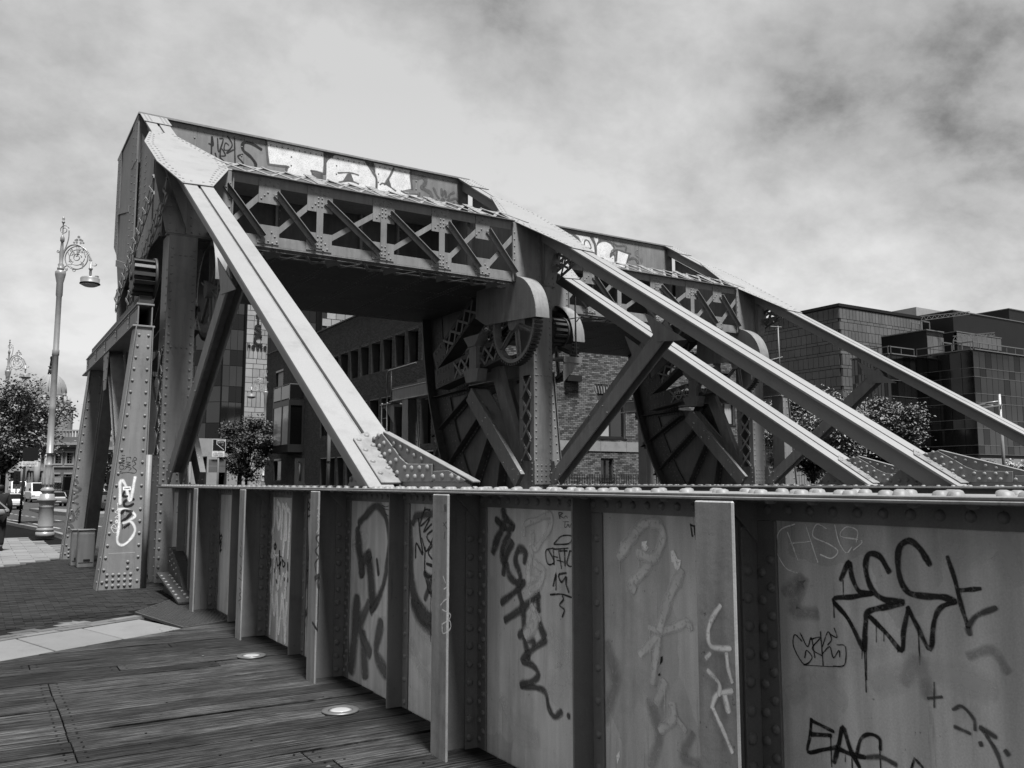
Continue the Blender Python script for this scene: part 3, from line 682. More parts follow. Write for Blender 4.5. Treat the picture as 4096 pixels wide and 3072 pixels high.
    for k in range(4, 44):
        a = 2 * PI * k / 62; u = Vector((0, math.cos(a), math.sin(a))); c = Vector((gx, gc.x, gc.y)) + u * (gr - .005)
        q.bar(c - Vector((.09, 0, 0)), c + Vector((.09, 0, 0)), .045, .06, up=u)
    q.build('gear_teeth', 'rack_iron', G)
    for k in range(6):
        a = 2 * PI * (k + .35) / 6; u = Vector((0, math.cos(a), math.sin(a))); c = Vector((gx, gc.x, gc.y))
        w = MB().bar(c + u * .12, c + u * (gr - .1), .03, .11, up=u.cross(Vector((1, 0, 0)))); w.bar(c + u * .12, c + u * (gr - .1), .11, .03, up=u.cross(Vector((1, 0, 0)))); w.build('spoke', 'steel', G)
    A = [PI + .22 - (PI + .22) * k / 20 for k in range(21)]      # shroud outline: front edge, over the top, then back along the shaft
    out = [(gc.x + 1.02 * math.cos(PI - a), gc.y + .04 + 1.02 * math.sin(a)) for a in [i * PI / 16 for i in range(12)]]
    pl = [(gc.x - 1.02, gc.y - .02)] + [(gc.x - 1.02 * math.cos(t), gc.y + .02 + 1.0 * math.sin(t)) for t in [PI * i / 24 for i in range(0, 13)]] + [(17.5, gc.y + 1.02), (17.55, gc.y + .35), (17.1, gc.y + .12)]
    q = MB().prism([(gx + f * .15, a, b) for a, b in pl], (f * .012, 0, 0))
    V = []; F = []
    for i, (a, b) in enumerate(pl[:15]): V += [(gx + f * .162, a, b), (gx - f * .18, a, b)]
    for i in range(14): F.append((2 * i, 2 * i + 1, 2 * i + 3, 2 * i + 2))
    q.add(V, F, smooth=True); V2 = []
    for i, (a, b) in enumerate(pl[:15]): V2 += [(gx + f * .162, gc.x + (a - gc.x) * .985, gc.y + (b - gc.y) * .985), (gx - f * .18, gc.x + (a - gc.x) * .985, gc.y + (b - gc.y) * .985)]
    q.add(V2, F, smooth=True); q.build('gear_shroud', 'steel', B)
    # pinion outside the girder, meshing with the rack
    px, pc = Xg + o * .66, Vector((15.3, 5.03)) if o < 0 else Vector((16.4, 5.1))
    q = MB().tube([(px - .16, pc.x, pc.y), (px + .16, pc.x, pc.y)], .25, 16); q.tube([(px + .16, pc.x, pc.y), (px + .20, pc.x, pc.y)], .34, 20); P_ = q.build('pinion', 'rack_iron', B)
    for k in range(14):
        a = 2 * PI * k / 14; u = Vector((0, math.cos(a), math.sin(a))); c = Vector((px, pc.x, pc.y)) + u * .27
        MB().bar(c - Vector((.158, 0, 0)), c + Vector((.158, 0, 0)), .06, .09, up=u).build('tooth', 'rack_iron', P_)
    MB().tube([(px - .19, pc.x, pc.y), (px + .19, pc.x, pc.y)], .07, 10).build('shaft', 'rack_iron', B)
    # inclined latticed arm running back from the portal to the rim, outside the girder
    xo = Xg + o * .42
    for dx in (-.0, .22):
        x = xo + o * dx - o * .1
        q = MB().bar((x, 15.4, 6.82), (x, 19.7, 5.5), .014, .07, up=(0, .36, .93)); q.bar((x, 15.3, 6.5), (x, 19.5, 5.18), .014, .07, up=(0, .36, .93)); q.build('latticed_arm', 'steel', B)
        for i in range(13):
            t = i / 13; a, b = Vector((x - .012, 15.4, 6.82)).lerp(Vector((x - .012, 19.7, 5.5)), t), Vector((x - .012, 15.3, 6.5)).lerp(Vector((x - .012, 19.5, 5.18)), t + 1 / 13)
            c, d = Vector((x - .022, 15.3, 6.5)).lerp(Vector((x - .022, 19.5, 5.18)), t), Vector((x - .022, 15.4, 6.82)).lerp(Vector((x - .022, 19.7, 5.5)), t + 1 / 13)
            MB().bar(a, b, .01, .055, up=(0, 0, 1)).build('lattice_bar', 'steel', B); MB().bar(c, d, .01, .055, up=(0, 0, 1)).build('lattice_bar', 'steel', B)
            riv(B, a + Vector((-.006, 0, 0)), (-1, 0, 0), .022); riv(B, c + Vector((-.006, 0, 0)), (-1, 0, 0), .022)
quadrant(X1, -1); quadrant(X2, 1)
# ---------------------------------------------------------------- ground, deck, paving, road
mat('wood', 0.0230, 0.75, 0.25, 2.0, 0, rnd=0.5, spec=0.12)
def wood_detail(m):
    nt = m.node_tree; L = nt.links; b = nt.nodes['Principled BSDF']; geo = N('ShaderNodeNewGeometry', nt)
    p = N('ShaderNodeMapping', nt); p.inputs['Scale'].default_value = (.7, 22, 1); L.new(geo.outputs['Position'], p.inputs[0])
    g = N('ShaderNodeTexNoise', nt, i_Scale=2.2, i_Detail=8.0, i_Roughness=0.65); L.new(p.outputs[0], g.inputs['Vector'])
    r = N('ShaderNodeMapRange', nt, i_1=0.38, i_2=0.66, i_3=0.12, i_4=2.6); L.new(g.outputs[0], r.inputs[0])
    w = N('ShaderNodeTexNoise', nt, i_Scale=0.9, i_Detail=7.0, i_Roughness=0.6); L.new(geo.outputs['Position'], w.inputs['Vector'])
    wr = N('ShaderNodeMapRange', nt, i_1=0.42, i_2=0.66, i_3=1.0, i_4=0.42); L.new(w.outputs[0], wr.inputs[0])
    old = b.inputs['Base Color'].links[0].from_socket
    mm = N('ShaderNodeVectorMath', nt, operation='SCALE'); L.new(old, mm.inputs[0]); L.new(r.outputs[0], mm.inputs['Scale'])
    m2 = N('ShaderNodeVectorMath', nt, operation='SCALE'); L.new(mm.outputs[0], m2.inputs[0]); L.new(wr.outputs[0], m2.inputs['Scale'])
    p2 = N('ShaderNodeMapping', nt); p2.inputs['Scale'].default_value = (3, 60, 1); L.new(geo.outputs['Position'], p2.inputs[0])
    g2 = N('ShaderNodeTexNoise', nt, i_Scale=2.0, i_Detail=6.0, i_Roughness=0.7); L.new(p2.outputs[0], g2.inputs['Vector'])
    r2 = N('ShaderNodeMapRange', nt, i_1=0.38, i_2=0.62, i_3=0.3, i_4=1.7); L.new(g2.outputs[0], r2.inputs[0])
    m4 = N('ShaderNodeVectorMath', nt, operation='SCALE'); L.new(m2.outputs[0], m4.inputs[0]); L.new(r2.outputs[0], m4.inputs['Scale']); m2 = m4
    # machined anti-slip grooves, worn away in places
    s = N('ShaderNodeSeparateXYZ', nt); L.new(geo.outputs['Position'], s.inputs[0])
    k = N('ShaderNodeMath', nt, operation='MULTIPLY'); L.new(s.outputs[1], k.inputs[0]); k.inputs[1].default_value = 2 * PI / .034
    si = N('ShaderNodeMath', nt, operation='SINE'); L.new(k.outputs[0], si.inputs[0])
    wn_ = N('ShaderNodeTexNoise', nt, i_Scale=1.7, i_Detail=3.0); L.new(p.outputs[0], wn_.inputs['Vector'])
    wear = N('ShaderNodeMapRange', nt, i_1=0.36, i_2=0.5, i_3=0.0, i_4=1.0); L.new(w.outputs[0], wear.inputs[0])
    inv = N('ShaderNodeMath', nt, operation='SUBTRACT'); inv.inputs[0].default_value = 1.15; L.new(wear.outputs[0], inv.inputs[1])
    h = N('ShaderNodeMath', nt, operation='MULTIPLY'); L.new(si.outputs[0], h.inputs[0]); L.new(inv.outputs[0], h.inputs[1])
    gr_ = N('ShaderNodeMapRange', nt, i_1=-.95, i_2=-.1, i_3=.28, i_4=1.0); L.new(h.outputs[0], gr_.inputs[0])      # grooves drawn darker
    m3 = N('ShaderNodeVectorMath', nt, operation='SCALE'); L.new(m2.outputs[0], m3.inputs[0]); L.new(gr_.outputs[0], m3.inputs['Scale']); L.new(m3.outputs[0], b.inputs['Base Color'])
    ad = N('ShaderNodeMath', nt, operation='MULTIPLY_ADD'); L.new(g.outputs[0], ad.inputs[0]); ad.inputs[1].default_value = 1.4; L.new(h.outputs[0], ad.inputs[2])
    bp = N('ShaderNodeBump', nt, i_Strength=0.8, i_Distance=0.006); L.new(ad.outputs[0], bp.inputs['Height']); L.new(bp.outputs[0], b.inputs['Normal'])
wood_detail(MAT['wood'])
mat('asphalt', 0.0300, 0.8, 0.15, 0.5, 0.3, 150, fine=0.25, fscale=120, stain=0.2, spec=0.12)
mat('soil', 0.0040, 0.9, 0.3, 1.0, spec=0.05)
mat('granite', 0.1150, 0.7, 0.10, 1.6, 0.15, 120, fine=0.16, fscale=160, stain=0.22, rnd=0.08)
mat('paver', 0.0110, 0.8, 0.2, 1.2, 0.3, 90, rnd=0.5, stain=0.3, spec=0.08)
mat('sett', 0.0660, 0.75, 0.2, 3, 0.3, 60, rnd=0.42)
mat('slab', 0.1150, 0.75, 0.12, 1.0, 0.15, 80, rnd=0.14, stain=0.25)
mat('road_paint', 0.2356, 0.7, 0.2, 3, stain=0.4)
mat('galvanised', 0.1037, 0.45, 0.15, 6, metal=0.5)
mat('metal_grey', 0.1037, 0.45, 0.1, 3, streak=0.15, stain=0.15)
mat('white_glass', 0.2400, 0.2, 0.03, 3)

def gz(Y):                                   # the street falls away beyond the bridge
    if Y < 36: return 0.0
    if Y < 85: return -0.8 * (Y - 36) / 49
    if Y < 140: return -0.8 + 0.5 * (Y - 85) / 55
    return -0.3
def EL(x): return 9.50 + .567 * x            # lower edge of the granite strip (skew to the bridge)
def EH(x): return 10.66 + .565 * x           # upper edge
ys = [-60, 0, 36, 50, 60, 72, 85, 100, 120, 140, 600, 1400]
mb = MB()
for a, b in zip(ys[:-1], ys[1:]):
    xs = [-1200, -60, 0, 40, 120, 1200]
    for c, d in zip(xs[:-1], xs[1:]): mb.add([(c, a, gz(a) - .13), (d, a, gz(a) - .13), (d, b, gz(b) - .13), (c, b, gz(b) - .13)], [(0, 1, 2, 3)])
structure('ground', mb, 'soil')
def clip(P, f):                              # keep the side where f(x, y) >= 0
    out = []
    for i in range(len(P)):
        a, b = P[i], P[(i + 1) % len(P)]; fa, fb = f(*a), f(*b)
        if fa >= 0: out.append(a)
        if (fa >= 0) != (fb >= 0): t = fa / (fa - fb); out.append((a[0] + (b[0] - a[0]) * t, a[1] + (b[1] - a[1]) * t))
    return out
mb = MB(); mb.prism([(-9, -5, -.125), (2.8, -5, -.125), (2.8, EL(2.8), -.125), (-9, EL(-9), -.125)], (0, 0, .05))
deck = structure('timber_deck', mb, 'soil')
NAILS = []
def plank(x0, x1, y, w, z):
    P = [(x0, y), (x1, y), (x1, y + w), (x0, y + w)]; P = clip(P, lambda a, b: EL(a) - .004 - b)
    if len(P) < 3: return
    tilt = R.uniform(-.0015, .0015)
    MB().prism([(a, b, -.07) for a, b in P], (0, 0, .07 + z)).build('plank', 'wood', deck, bevel=.004)
y = -3.0; row = 0
while y < 11.0:
    w = .243 + R.uniform(-.012, .012)
    if 5.9 < y < 8.35: cuts = [.62 + R.uniform(-.004, .004)]
    else: cuts = [R.choice([-1.6, -.5, 2.0, 1.2, 1.9]) + R.uniform(-.2, .2)] if R.random() < .5 else []
    if 9.0 < y < 9.3: cuts = [.52]
    e = [-9] + cuts + [2.815]
    for a, b in zip(e[:-1], e[1:]): plank(a + .004, b - .004, y + .006, w - .016 - R.choice([0, 0, .006, .02]), R.uniform(-.006, .001))
    for c in cuts:
        for s in (-.06, .06):
            for t in (.25, .75): NAILS.append((c + s, y + w * t))
    y += w; row += 1
mb = MB()
for a, b in NAILS + [(R.uniform(-.5, 2.5), R.uniform(3, 9.4)) for _ in range(30)]:
    mb.lathe([(.009, .0012), (.006, .0016)], (a, b, 0), 8)
mb.build('nail_head', 'soil', deck, kind='stuff')
# granite coping across the end of the deck
q = structure('granite_kerb_base', MB().prism([(-9, EL(-9), -.125), (2.75, EL(2.75), -.125), (2.75, EH(2.75), -.125), (-9, EH(-9), -.125)], (0, 0, .02)), 'soil')
for a, b in ((-7.2, -4.6), (-4.6, -2.3), (-2.3, -.45), (-.45, .78), (.78, 1.45), (1.45, 2.12)):
    sh = -.30 if a > -3 else -.3
    P = [(a + .009, EL(a) + .006), (b - .009, EL(b) + .006), (b - .009 + sh, EH(b + sh) - .006), (a + .009 + sh, EH(a + sh) - .006)]
    MB().prism([(u, v, -.10) for u, v in P], (0, 0, .10 + R.uniform(-.002, .003))).build('granite_slab', 'granite', q, bevel=.006)
# drain grating in the corner against the girder
gr = thing('drain_grating', 'steel mesh grating over the gap between granite strip and girder', 'grating', (2.4, 12, 0))
PG = [(2.15, 10.78), (2.80, 11.1), (2.80, 13.5), (2.52, 13.45), (1.86, 12.35)]
def inside(px, py, P):
    c = False
    for i in range(len(P)):
        (x0, y0), (x1, y1) = P[i], P[i - 1]
        if (y0 > py) != (y1 > py) and px < (x1 - x0) * (py - y0) / (y1 - y0) + x0: c = not c
    return c
def grate_bars(d, pitch, w, name):
    d = Vector((*d, 0)).normalized(); nrm = Vector((-d.y, d.x, 0)); c0 = Vector((2.4, 12, 0))
    for k in range(-60, 61):
        o = c0 + nrm * (k * pitch); ts = [t for t in np.arange(-2.5, 2.5, .02) if inside(o.x + d.x * t, o.y + d.y * t, PG)]
        if len(ts) > 2: MB().bar(o + d * ts[0] - Vector((0, 0, .012)), o + d * ts[-1] - Vector((0, 0, .012)), w, .024).build(name, 'galvanised', gr)
grate_bars((1, .567), .062, .008, 'grating_bar'); grate_bars((-.567, 1), .075, .007, 'cross_bar')
mb = MB()
for i in range(len(PG)): mb.bar((*PG[i], -.012), (*PG[(i + 1) % len(PG)], -.012), .012, .03)
mb.build('grating_frame', 'galvanised', gr)
# brick paving and the line of pale setts beside the granite
pv = structure('brick_paving', MB().prism([(-9, EH(-9), -.128), (2.9, EH(2.9), -.128), (2.9, 22, -.128), (-9, 22, -.128)], (0, 0, .083)), 'soil')
bx = []; y = 10.4; k = 0
while y < 23:
    x = -2.6 + (.1 if k % 2 else 0)
    while x < 2.7:
        cx, cy = x + .1, y + .05
        if cy > EH(cx) + .72 and cy < 19.3 + 1.42 * cx and not inside(cx, cy, [(p[0] - .05, p[1]) for p in PG]) and cy < 22.3:
            z = R.uniform(-.003, .004); bx.append(((x + .003, y + .003, -.05), (x + .197, y + .097, z), 0))
        x += .2
    y += .1; k += 1
pieces('paver', bx, 'paver', pv, 300, .3)
sx = Vector((1, .566, 0)).normalized(); sy = Vector((-sx.y, sx.x, 0)); qs = sx.to_track_quat('X', 'Z')
qs = Quaternion((0, 0, 1), math.atan2(sx.y, sx.x)); st = []
for r_ in range(4):
    t = -2.6
    while t < 2.35:
        L = R.uniform(.2, .42); c = Vector((0, EH(0) + .07, 0)) + sx * (t + L / 2) + sy * (r_ * .15 + .03)
        if not inside(c.x + .1, c.y, PG): piece('sett', (c.x, c.y, -.03 + R.uniform(0, .004)), (L - .014, .136, .06), 'sett' if R.random() < (.95, .9, .6, .2)[r_] else 'paver', pv, qs)
        t += L
# pale footpath slabs beyond, tarmac, kerb, road
fp = structure('footpath', MB().prism([(-12, 19, -.129), (3.0, 22.0, -.129), (2.45, 33, -.129), (-1.0, 90, -.9), (-14, 90, -.9)], (0, 0, .075)), 'asphalt')
bx = []; y = 18.0; k = 0
while y < 30.5:
    x = -3.0 + (.3 if k % 2 else 0)
    while x < 2.2:
        cx, cy = x + .3, y + .2
        if cy > 19.3 + 1.42 * cx + .12 and cx < 1.9 - max(0, cy - 26) * .12: bx.append(((x + .004, y + .004, -.055), (x + .596, y + .396, R.uniform(-.003, .004)), 0))
        x += .6
    y += .4; k += 1
pieces('paving_slab', bx, 'slab', fp, 300, .12)
def KX(Y): return 2.75 - (Y - 30) * .062 if Y > 30 else 2.75
mb = MB(); P = []
yy = [14, 22, 30, 36, 45, 55, 65, 75, 85, 100, 120, 140]
for a, b in zip(yy[:-1], yy[1:]):
    mb.add([(KX(a), a, gz(a) - .11), (12 - max(0, a - 30) * .03, a, gz(a) - .11), (12 - max(0, b - 30) * .03, b, gz(b) - .11), (KX(b), b, gz(b) - .11)], [(0, 1, 2, 3)])
for a, b, c, d in ((2.95, -6, 12.0, 14), (12.1, -6, 19.2, 40)): mb.add([(a, b, -.11), (c, b, -.11), (c, d, -.11), (a, d, -.11)], [(0, 1, 2, 3)])
structure('road', mb, 'asphalt')
mb = MB()
for a, b in zip(yy[2:-1], yy[3:]): mb.bar((KX(a) - .07, a, gz(a) - .055), (KX(b) - .07, b, gz(b) - .055), .15, .13)
structure('kerb', mb, 'granite')
mb = MB(); 
def road_mark(a, b, w):
    n_ = 6
    for i in range(n_):
        p, r = Vector(a).lerp(Vector(b), i / n_), Vector(a).lerp(Vector(b), (i + 1) / n_); d = (r - p).normalized(); s = Vector((d.y, -d.x, 0)) * w / 2
        mb.add([v + Vector((0, 0, gz(v.y) - .104)) for v in (p - s, p + s, r + s, r - s)], [(0, 1, 2, 3)])
for k in range(14): a = 37 + k * 4.2; road_mark((5.2 - (a - 30) * .045, a, 0), (5.2 - (a + 2.3 - 30) * .045, a + 2.3, 0), .16)
for k in range(9): a = 40 + k * 5; road_mark((3.6 - (a - 30) * .055, a, 0), (3.6 - (a + 4 - 30) * .055, a + 4, 0), .12)
for k in range(5): a = 48 + k * 1.1; road_mark((7.2, a, 0), (8.6, a + .1, 0), .35)
mb.build('lane_marking', 'road_paint', kind='structure')
mb = MB(); mb.prism([(6.0, 62, -.58), (9.0, 62, -.58), (6.0, 92, -.95), (4.4, 92, -.95)], (0, 0, .28)); structure('traffic_island', mb, 'granite')
# two uplights let into the deck
ul = None
for i, (x, y, lab) in enumerate(((2.36, 8.66, 'round uplight set in the deck, the farther one beside the granite strip'), (2.37, 6.28, 'round uplight set in the deck, the nearer one at the foot of the girder'))):
    u = thing('ground_light', lab, 'ground light', (x, y, 0), 'uplights let into the timber deck')
    MB().lathe([(.135, .0), (.133, .012), (.095, .016), (.088, .010)], (x, y, 0), 28).build('ring', 'galvanised', u)
    MB().lathe([(.0885, .0105), (.05, .0135), (.01, .0145)], (x, y, 0), 28).build('lens', 'white_glass', u)
# litter: leaves and paper scraps
mb = MB()
for _ in range(22):
    x, y = R.uniform(-.4, 2.4), R.uniform(4.2, 17); a = R.uniform(0, 6.3); s = R.uniform(.006, .018)
    d = Vector((math.cos(a), math.sin(a), 0)) * s; e_ = Vector((-d.y, d.x, 0)) * .6; c = Vector((x, y, .008))
    mb.add([c - d, c + e_ + Vector((0, 0, .006)), c + d, c - e_], [(0, 1, 2, 3)])
mb.build('litter', 'sett', kind='stuff')
# ---------------------------------------------------------------- rack frames that stand beside the girders
def rack_frame(label, Xv, s, yf, yb, ybr=None, far_platform=False):
    """Xv: inner face (vertical leg edge); s: direction towards the outer, raking side"""
    t = thing('rack_frame', label, 'steel frame', (Xv + s * .3, (yf + yb) / 2, 0), 'rack frames beside the girders')
    def X(d): return Xv + s * d
    q = MB(); q.box((X(.0), yf, 4.20), (X(.02), yb, 4.53)); q.box((X(.21), yf, 4.20), (X(.23), yb, 4.53)); q.box((X(-.04), yf - .02, 4.17), (X(.30), yb + .15, 4.199)); q.box((X(-.02), yf - .01, 4.531), (X(.25), yb, 4.56))
    bm = q.build('rack_beam', 'steel', t, bevel=.004)
    q = MB(); q.box((X(.02), yf, 4.561), (X(.21), yb, 4.62)); q.build('rack', 'rack_iron', t)
    y = yf + .03; k = 0; st = MB()
    while y < yb - .05:
        if k < 60: MB().box((X(.02), y, 4.6205), (X(.21), y + .055, 4.70)).build('rack_tooth', 'rack_iron', t)
        y += .115; k += 1
    for z in (4.24, 4.49): rl(t, (X(.23), yf + .06, z), (X(.23), yb, z), (s, 0, 0), .2 if z < 4.3 else .1, .02)
    for y in np.arange(yf + .9, yb, 1.6):
        MB().box((X(.231), y, 4.2), (X(.243), y + .06, 4.53)).build('beam_stiffener', 'steel', bm)
        for z in (4.27, 4.36, 4.45): riv(t, (X(.243), y + .03, z), (s, 0, 0), .022)
    def leg(y, base, top, zt, marked):
        q = MB(); f = lambda d, z, yy: (X(d), yy, z)
        q.prism([f(0, -.1, y), f(base, -.1, y), f(top, zt, y), f(0, zt, y)], (0, .02, 0))
        q.prism([f(0, -.1, y + .34), f(base, -.1, y + .34), f(top, zt, y + .34), f(0, zt, y + .34)], (0, .02, 0))
        sl = Vector((X(top) - X(base), 0, zt + .1)).normalized(); pr = Vector((sl.z * s, 0, -sl.x * s))
        a, b = Vector(f(base, -.1, y + .16)), Vector(f(top, zt, y + .16))
        q.bar(a + pr * .008, b + pr * .008, .42, .016, up=pr)
        q.box((X(-.016), y - .05, -.1), (X(-.0005), y + .37, zt))
        lg = q.build('leg', 'steel', t, bevel=.003)
        n = 22
        for i in range(n):
            z = .12 + (zt - .25) * i / (n - 1); w = base + (top - base) * (z + .1) / (zt + .1)
            riv(t, (X(w - .055), y, z), (0, -1, 0), .024); riv(t, (X(.05), y, z), (0, -1, 0), .024)
            riv(t, Vector((X(w), y + .02, z)) + pr * .016, pr, .022) if z < .6 else None
        q = MB().prism([f(.10, -.1, y), f(base - .10, -.1, y), f(base - .145, .56, y), f(.10, .56, y)], (0, -.016, 0)); q.build('base_plate', 'steel', lg, bevel=.002)
        for i in range(5):
            for j in range(3): riv(t, (X(.15 + .085 * i), y - .016, .06 + .085 * j), (0, -1, 0), .026)
        for j in (.33, .42): riv(t, (X(.2), y - .016, j), (0, -1, 0), .026)
        return lg
    L1 = leg(yf + .0, .63, .235, 4.168, True); L2 = leg(yb - 1.15, .63, .25, 4.168, False)
    yn = (yf + yb) / 2 - .3                                # braces in an inverted V under the beam
    xm = X(.13)
    for name, p, r in (('brace', (yn + .12, 4.1), (yb - 1.3, .1)), ('brace', (yn - .12, 4.1), (yf + .55, .75))):
        d = (Vector((0, *r)) - Vector((0, *p))).normalized(); u = Vector((0, -d.z, d.y))
        q = MB().bar((xm, *p), (xm, *r), .02, .32, up=u)
        for w in (-.16, .16): q.bar(Vector((xm, *p)) + u * w, Vector((xm, *r)) + u * w, .24, .016, up=u)
        br = q.build(name, 'steel', t, bevel=.003)
        for w in (-.1, .1): rl(t, Vector((xm + s * .011, *p)) + u * w, Vector((xm + s * .011, *r)) + u * w, (s, 0, 0), .2, .021)
    q = MB().prism([(X(.262), yn - .42, 4.168), (X(.262), yn + .42, 4.168), (X(.262), yn + .2, 3.45), (X(.262), yn - .2, 3.45)], (s * .014, 0, 0)); q.build('gusset_plate', 'steel', t)
    for i in range(3):
        for j in (-1, 1): riv(t, (X(.276), yn + j * (.28 - .06 * i), 4.05 - .2 * i), (s, 0, 0), .024)
    return t
RF1 = rack_frame('raking riveted steel frame with graffiti tags on its legs, standing on the brick paving', X1 - .5, -1, 15.1, 22.75)
RF2 = rack_frame('steel frame with a toothed rack and an access ladder, between the two bridges', 11.0, 1, 16.6, 25.2)
RF3 = rack_frame('steel frame with a toothed rack at the far side of the farther bridge', 19.97, 1, 17.6, 24.9)
# guard pipe beside the nearest leg
q = MB(); q.tube([(2.37, 15.07, 0), (2.37, 15.07, 2.1)], .045, 10); q.build('guard_pipe', 'steel', RF1)
# ladder and handrail at the back of the middle frame
q = MB()
for dy in (0, .42): q.tube([(11.05, 25.7 + dy, -.1), (11.05, 25.7 + dy, 4.2)], .022, 6)
for z in np.arange(.3, 4.2, .34): q.tube([(11.05, 25.7, z), (11.05, 26.12, z)], .014, 6)
q.build('ladder', 'steel', RF2)
q = MB(); q.tube([(11.05, 25.75, 4.2), (11.05, 25.75, 5.1), (11.05, 25.65, 5.2), (11.05, 23.6, 5.22)], .025, 6); q.tube([(11.05, 25.4, 4.2), (11.05, 25.4, 5.2)], .02, 6); q.build('handrail', 'galvanised', RF2)
q = MB(); q.box((11.0, 25.3, 4.12), (11.7, 26.2, 4.16)); q.prism([(11.1, 25.3, 4.12), (11.1, 26.15, 4.12), (11.1, 25.3, 3.5)], (.02, 0, 0)); q.build('platform', 'steel', RF2)
# small step platforms with railings beside the middle and far columns
for t, pt in ((RF2, onY(2245, 1430, 17.0)), (RF3, onY(3076, 1552, 19.0))):
    x, y, z = pt
    q = MB(); q.box((x - .1, y - .25, z - .05), (x + .42, y + .35, z)); q.box((x - .1, y - .25, z - .14), (x + .42, y - .235, z - .051)); q.prism([(x - .1, y - .23, z - .14), (x + .36, y - .23, z - .14), (x - .1, y - .23, z - .62)], (0, .02, 0)); q.build('step_platform', 'steel', t)
    q = MB(); q.tube([(x + .28, y - .22, z), (x + .25, y - .22, z + 1.95)], .02, 6); q.tube([(x - .12, y - .24, z + 1.9), (x + .4, y - .22, z + 1.93), (x + .6, y + .2, z + 1.92)], .016, 6); q.tube([(x - .12, y - .22, z + .85), (x + .4, y - .22, z + .98), (x + .6, y + .2, z + .96)], .016, 6); q.build('railing', 'steel', t)
for t in (RF1, RF2, RF3): make_rivets(t, 'steel', 150)

# ---------------------------------------------------------------- metal cabinets at the foot of the far leg
for nm, lab, x, y, w, d, h in (('cabinet', 'narrow grey metal cabinet half hidden behind a wider one at the leg', 1.73, 19.75, .16, .3, .70), ('cabinet', 'wider grey metal cabinet on the paving before the tagged leg', 1.80, 19.25, .30, .3, .72)):
    c = thing(nm, lab, 'cabinet', (x, y, 0), 'metal cabinets by the frame leg')
    MB().box((x, y, 0), (x + w, y + d, h)).build('body', 'metal_grey', c, bevel=.012)
    MB().box((x - .01, y - .012, h + .001), (x + w + .01, y + d + .01, h + .02)).build('lid', 'metal_grey', c, bevel=.004)
    MB().box((x + .02, y - .008, .1), (x + w - .02, y - .0005, h - .06)).build('door', 'metal_grey', c, bevel=.003)
    MB().box((x + w * .35, y - .02, .14), (x + w * .75, y - .0085, .165)).build('handle', 'lettering', c)
# ---------------------------------------------------------------- buildings
mat('brick_dark', 0.0320, 0.85, 0.2, 1.5, 0.2, 60, rnd=0.35)
mat('brick_front', 0.0550, 0.85, 0.25, 1.0, 0.2, 60, rnd=0.65, stain=0.3)
mat('mortar', 0.2000, 0.9, 0.25, 1.6, stain=0.35)
mat('mortar_dark', 0.0351, 0.9, 0.2, 1.6, stain=0.3)
mat('lintel', 0.2508, 0.7, 0.1, 2); mat('stone_band', 0.1605, 0.75, 0.15, 2, stain=0.3)
mat('frame_dark', 0.0100, 0.4, 0.2, 3); mat('frame_light', 0.0850, 0.5, 0.1, 3)
mat('clad_stone', 0.0727, 0.7, 0.15, 0.4, rnd=0.10, stain=0.2); mat('clad_pale', 0.2000, 0.7, 0.12, 0.5, rnd=0.16, stain=0.2); mat('clad_gap', 0.0150, 0.9, 0.1, 1)
mat('render_pale', 0.1806, 0.8, 0.12, 0.3, stain=0.2); mat('render_grey', 0.0803, 0.8, 0.12, 0.4, stain=0.2)
mat('dome_copper', 0.1700, 0.6, 0.12, 0.6, streak=0.2)
mat('roof_dark', 0.0060, 0.5, 0.2, 0.5)
mat('glass', 0.0060, 0.06, 0.35, 0.25, spec=0.8, rnd=0.35)
mat('glass_dark', 0.0030, 0.10, 0.3, 0.3, spec=0.35, rnd=0.35)
mat('glass_bright', 0.2257, 0.15, 0.12, 0.8)
mat('blind', 0.2759, 0.7, 0.1, 2)
class Plane_:
    """vertical facade: u runs along 'axis', d points out of the wall"""
    def __init__(s, axis, c, out): s.ax, s.c, s.o = axis, c, out
    def p(s, u, d, z): return (u, s.c + s.o * d, z) if s.ax == 'x' else (s.c + s.o * d, u, z)
def wall_boxes(pl, u0, u1, z0, z1, holes, d0, d1):
    """boxes that fill a wall round rectangular openings (u0, u1, z0, z1)"""
    zs = sorted({z0, z1} | {max(z0, min(z1, h[i])) for h in holes for i in (2, 3)}); out = []
    for a, b in zip(zs[:-1], zs[1:]):
        m = (a + b) / 2; hs = sorted((max(u0, h[0]), min(u1, h[1])) for h in holes if h[2] < m < h[3]); u = u0
        for p, r in hs:
            if p > u: out.append((u, p, a, b))
            u = max(u, r)
        if u < u1: out.append((u, u1, a, b))
    return [(pl.p(a, d0, z), pl.p(b, d1, w)) for a, b, z, w in out]
def bricks(pl, u0, u1, z0, z1, holes, L, H, depth, gap, seed=1):
    r = random.Random(seed); out = []; z = z0; k = 0
    while z < z1:
        u = u0 + (0 if k % 2 else -L / 2)
        while u < u1:
            a, b = max(u, u0) + gap / 2, min(u + L, u1) - gap / 2; c, d = z + gap / 2, min(z + H, z1) - gap / 2
            for p, q, s, t in holes:
                if s < (c + d) / 2 < t and a < q and b > p:
                    if a >= p and b <= q: a = b
                    elif a < p: b = min(b, p - .001)
                    else: a = max(a, q + .001)
            if b - a > .03: out.append((pl.p(a, .0, c), pl.p(b, depth * r.uniform(.6, 1.2), d), 0))
            u += L
        z += H; k += 1
    return out

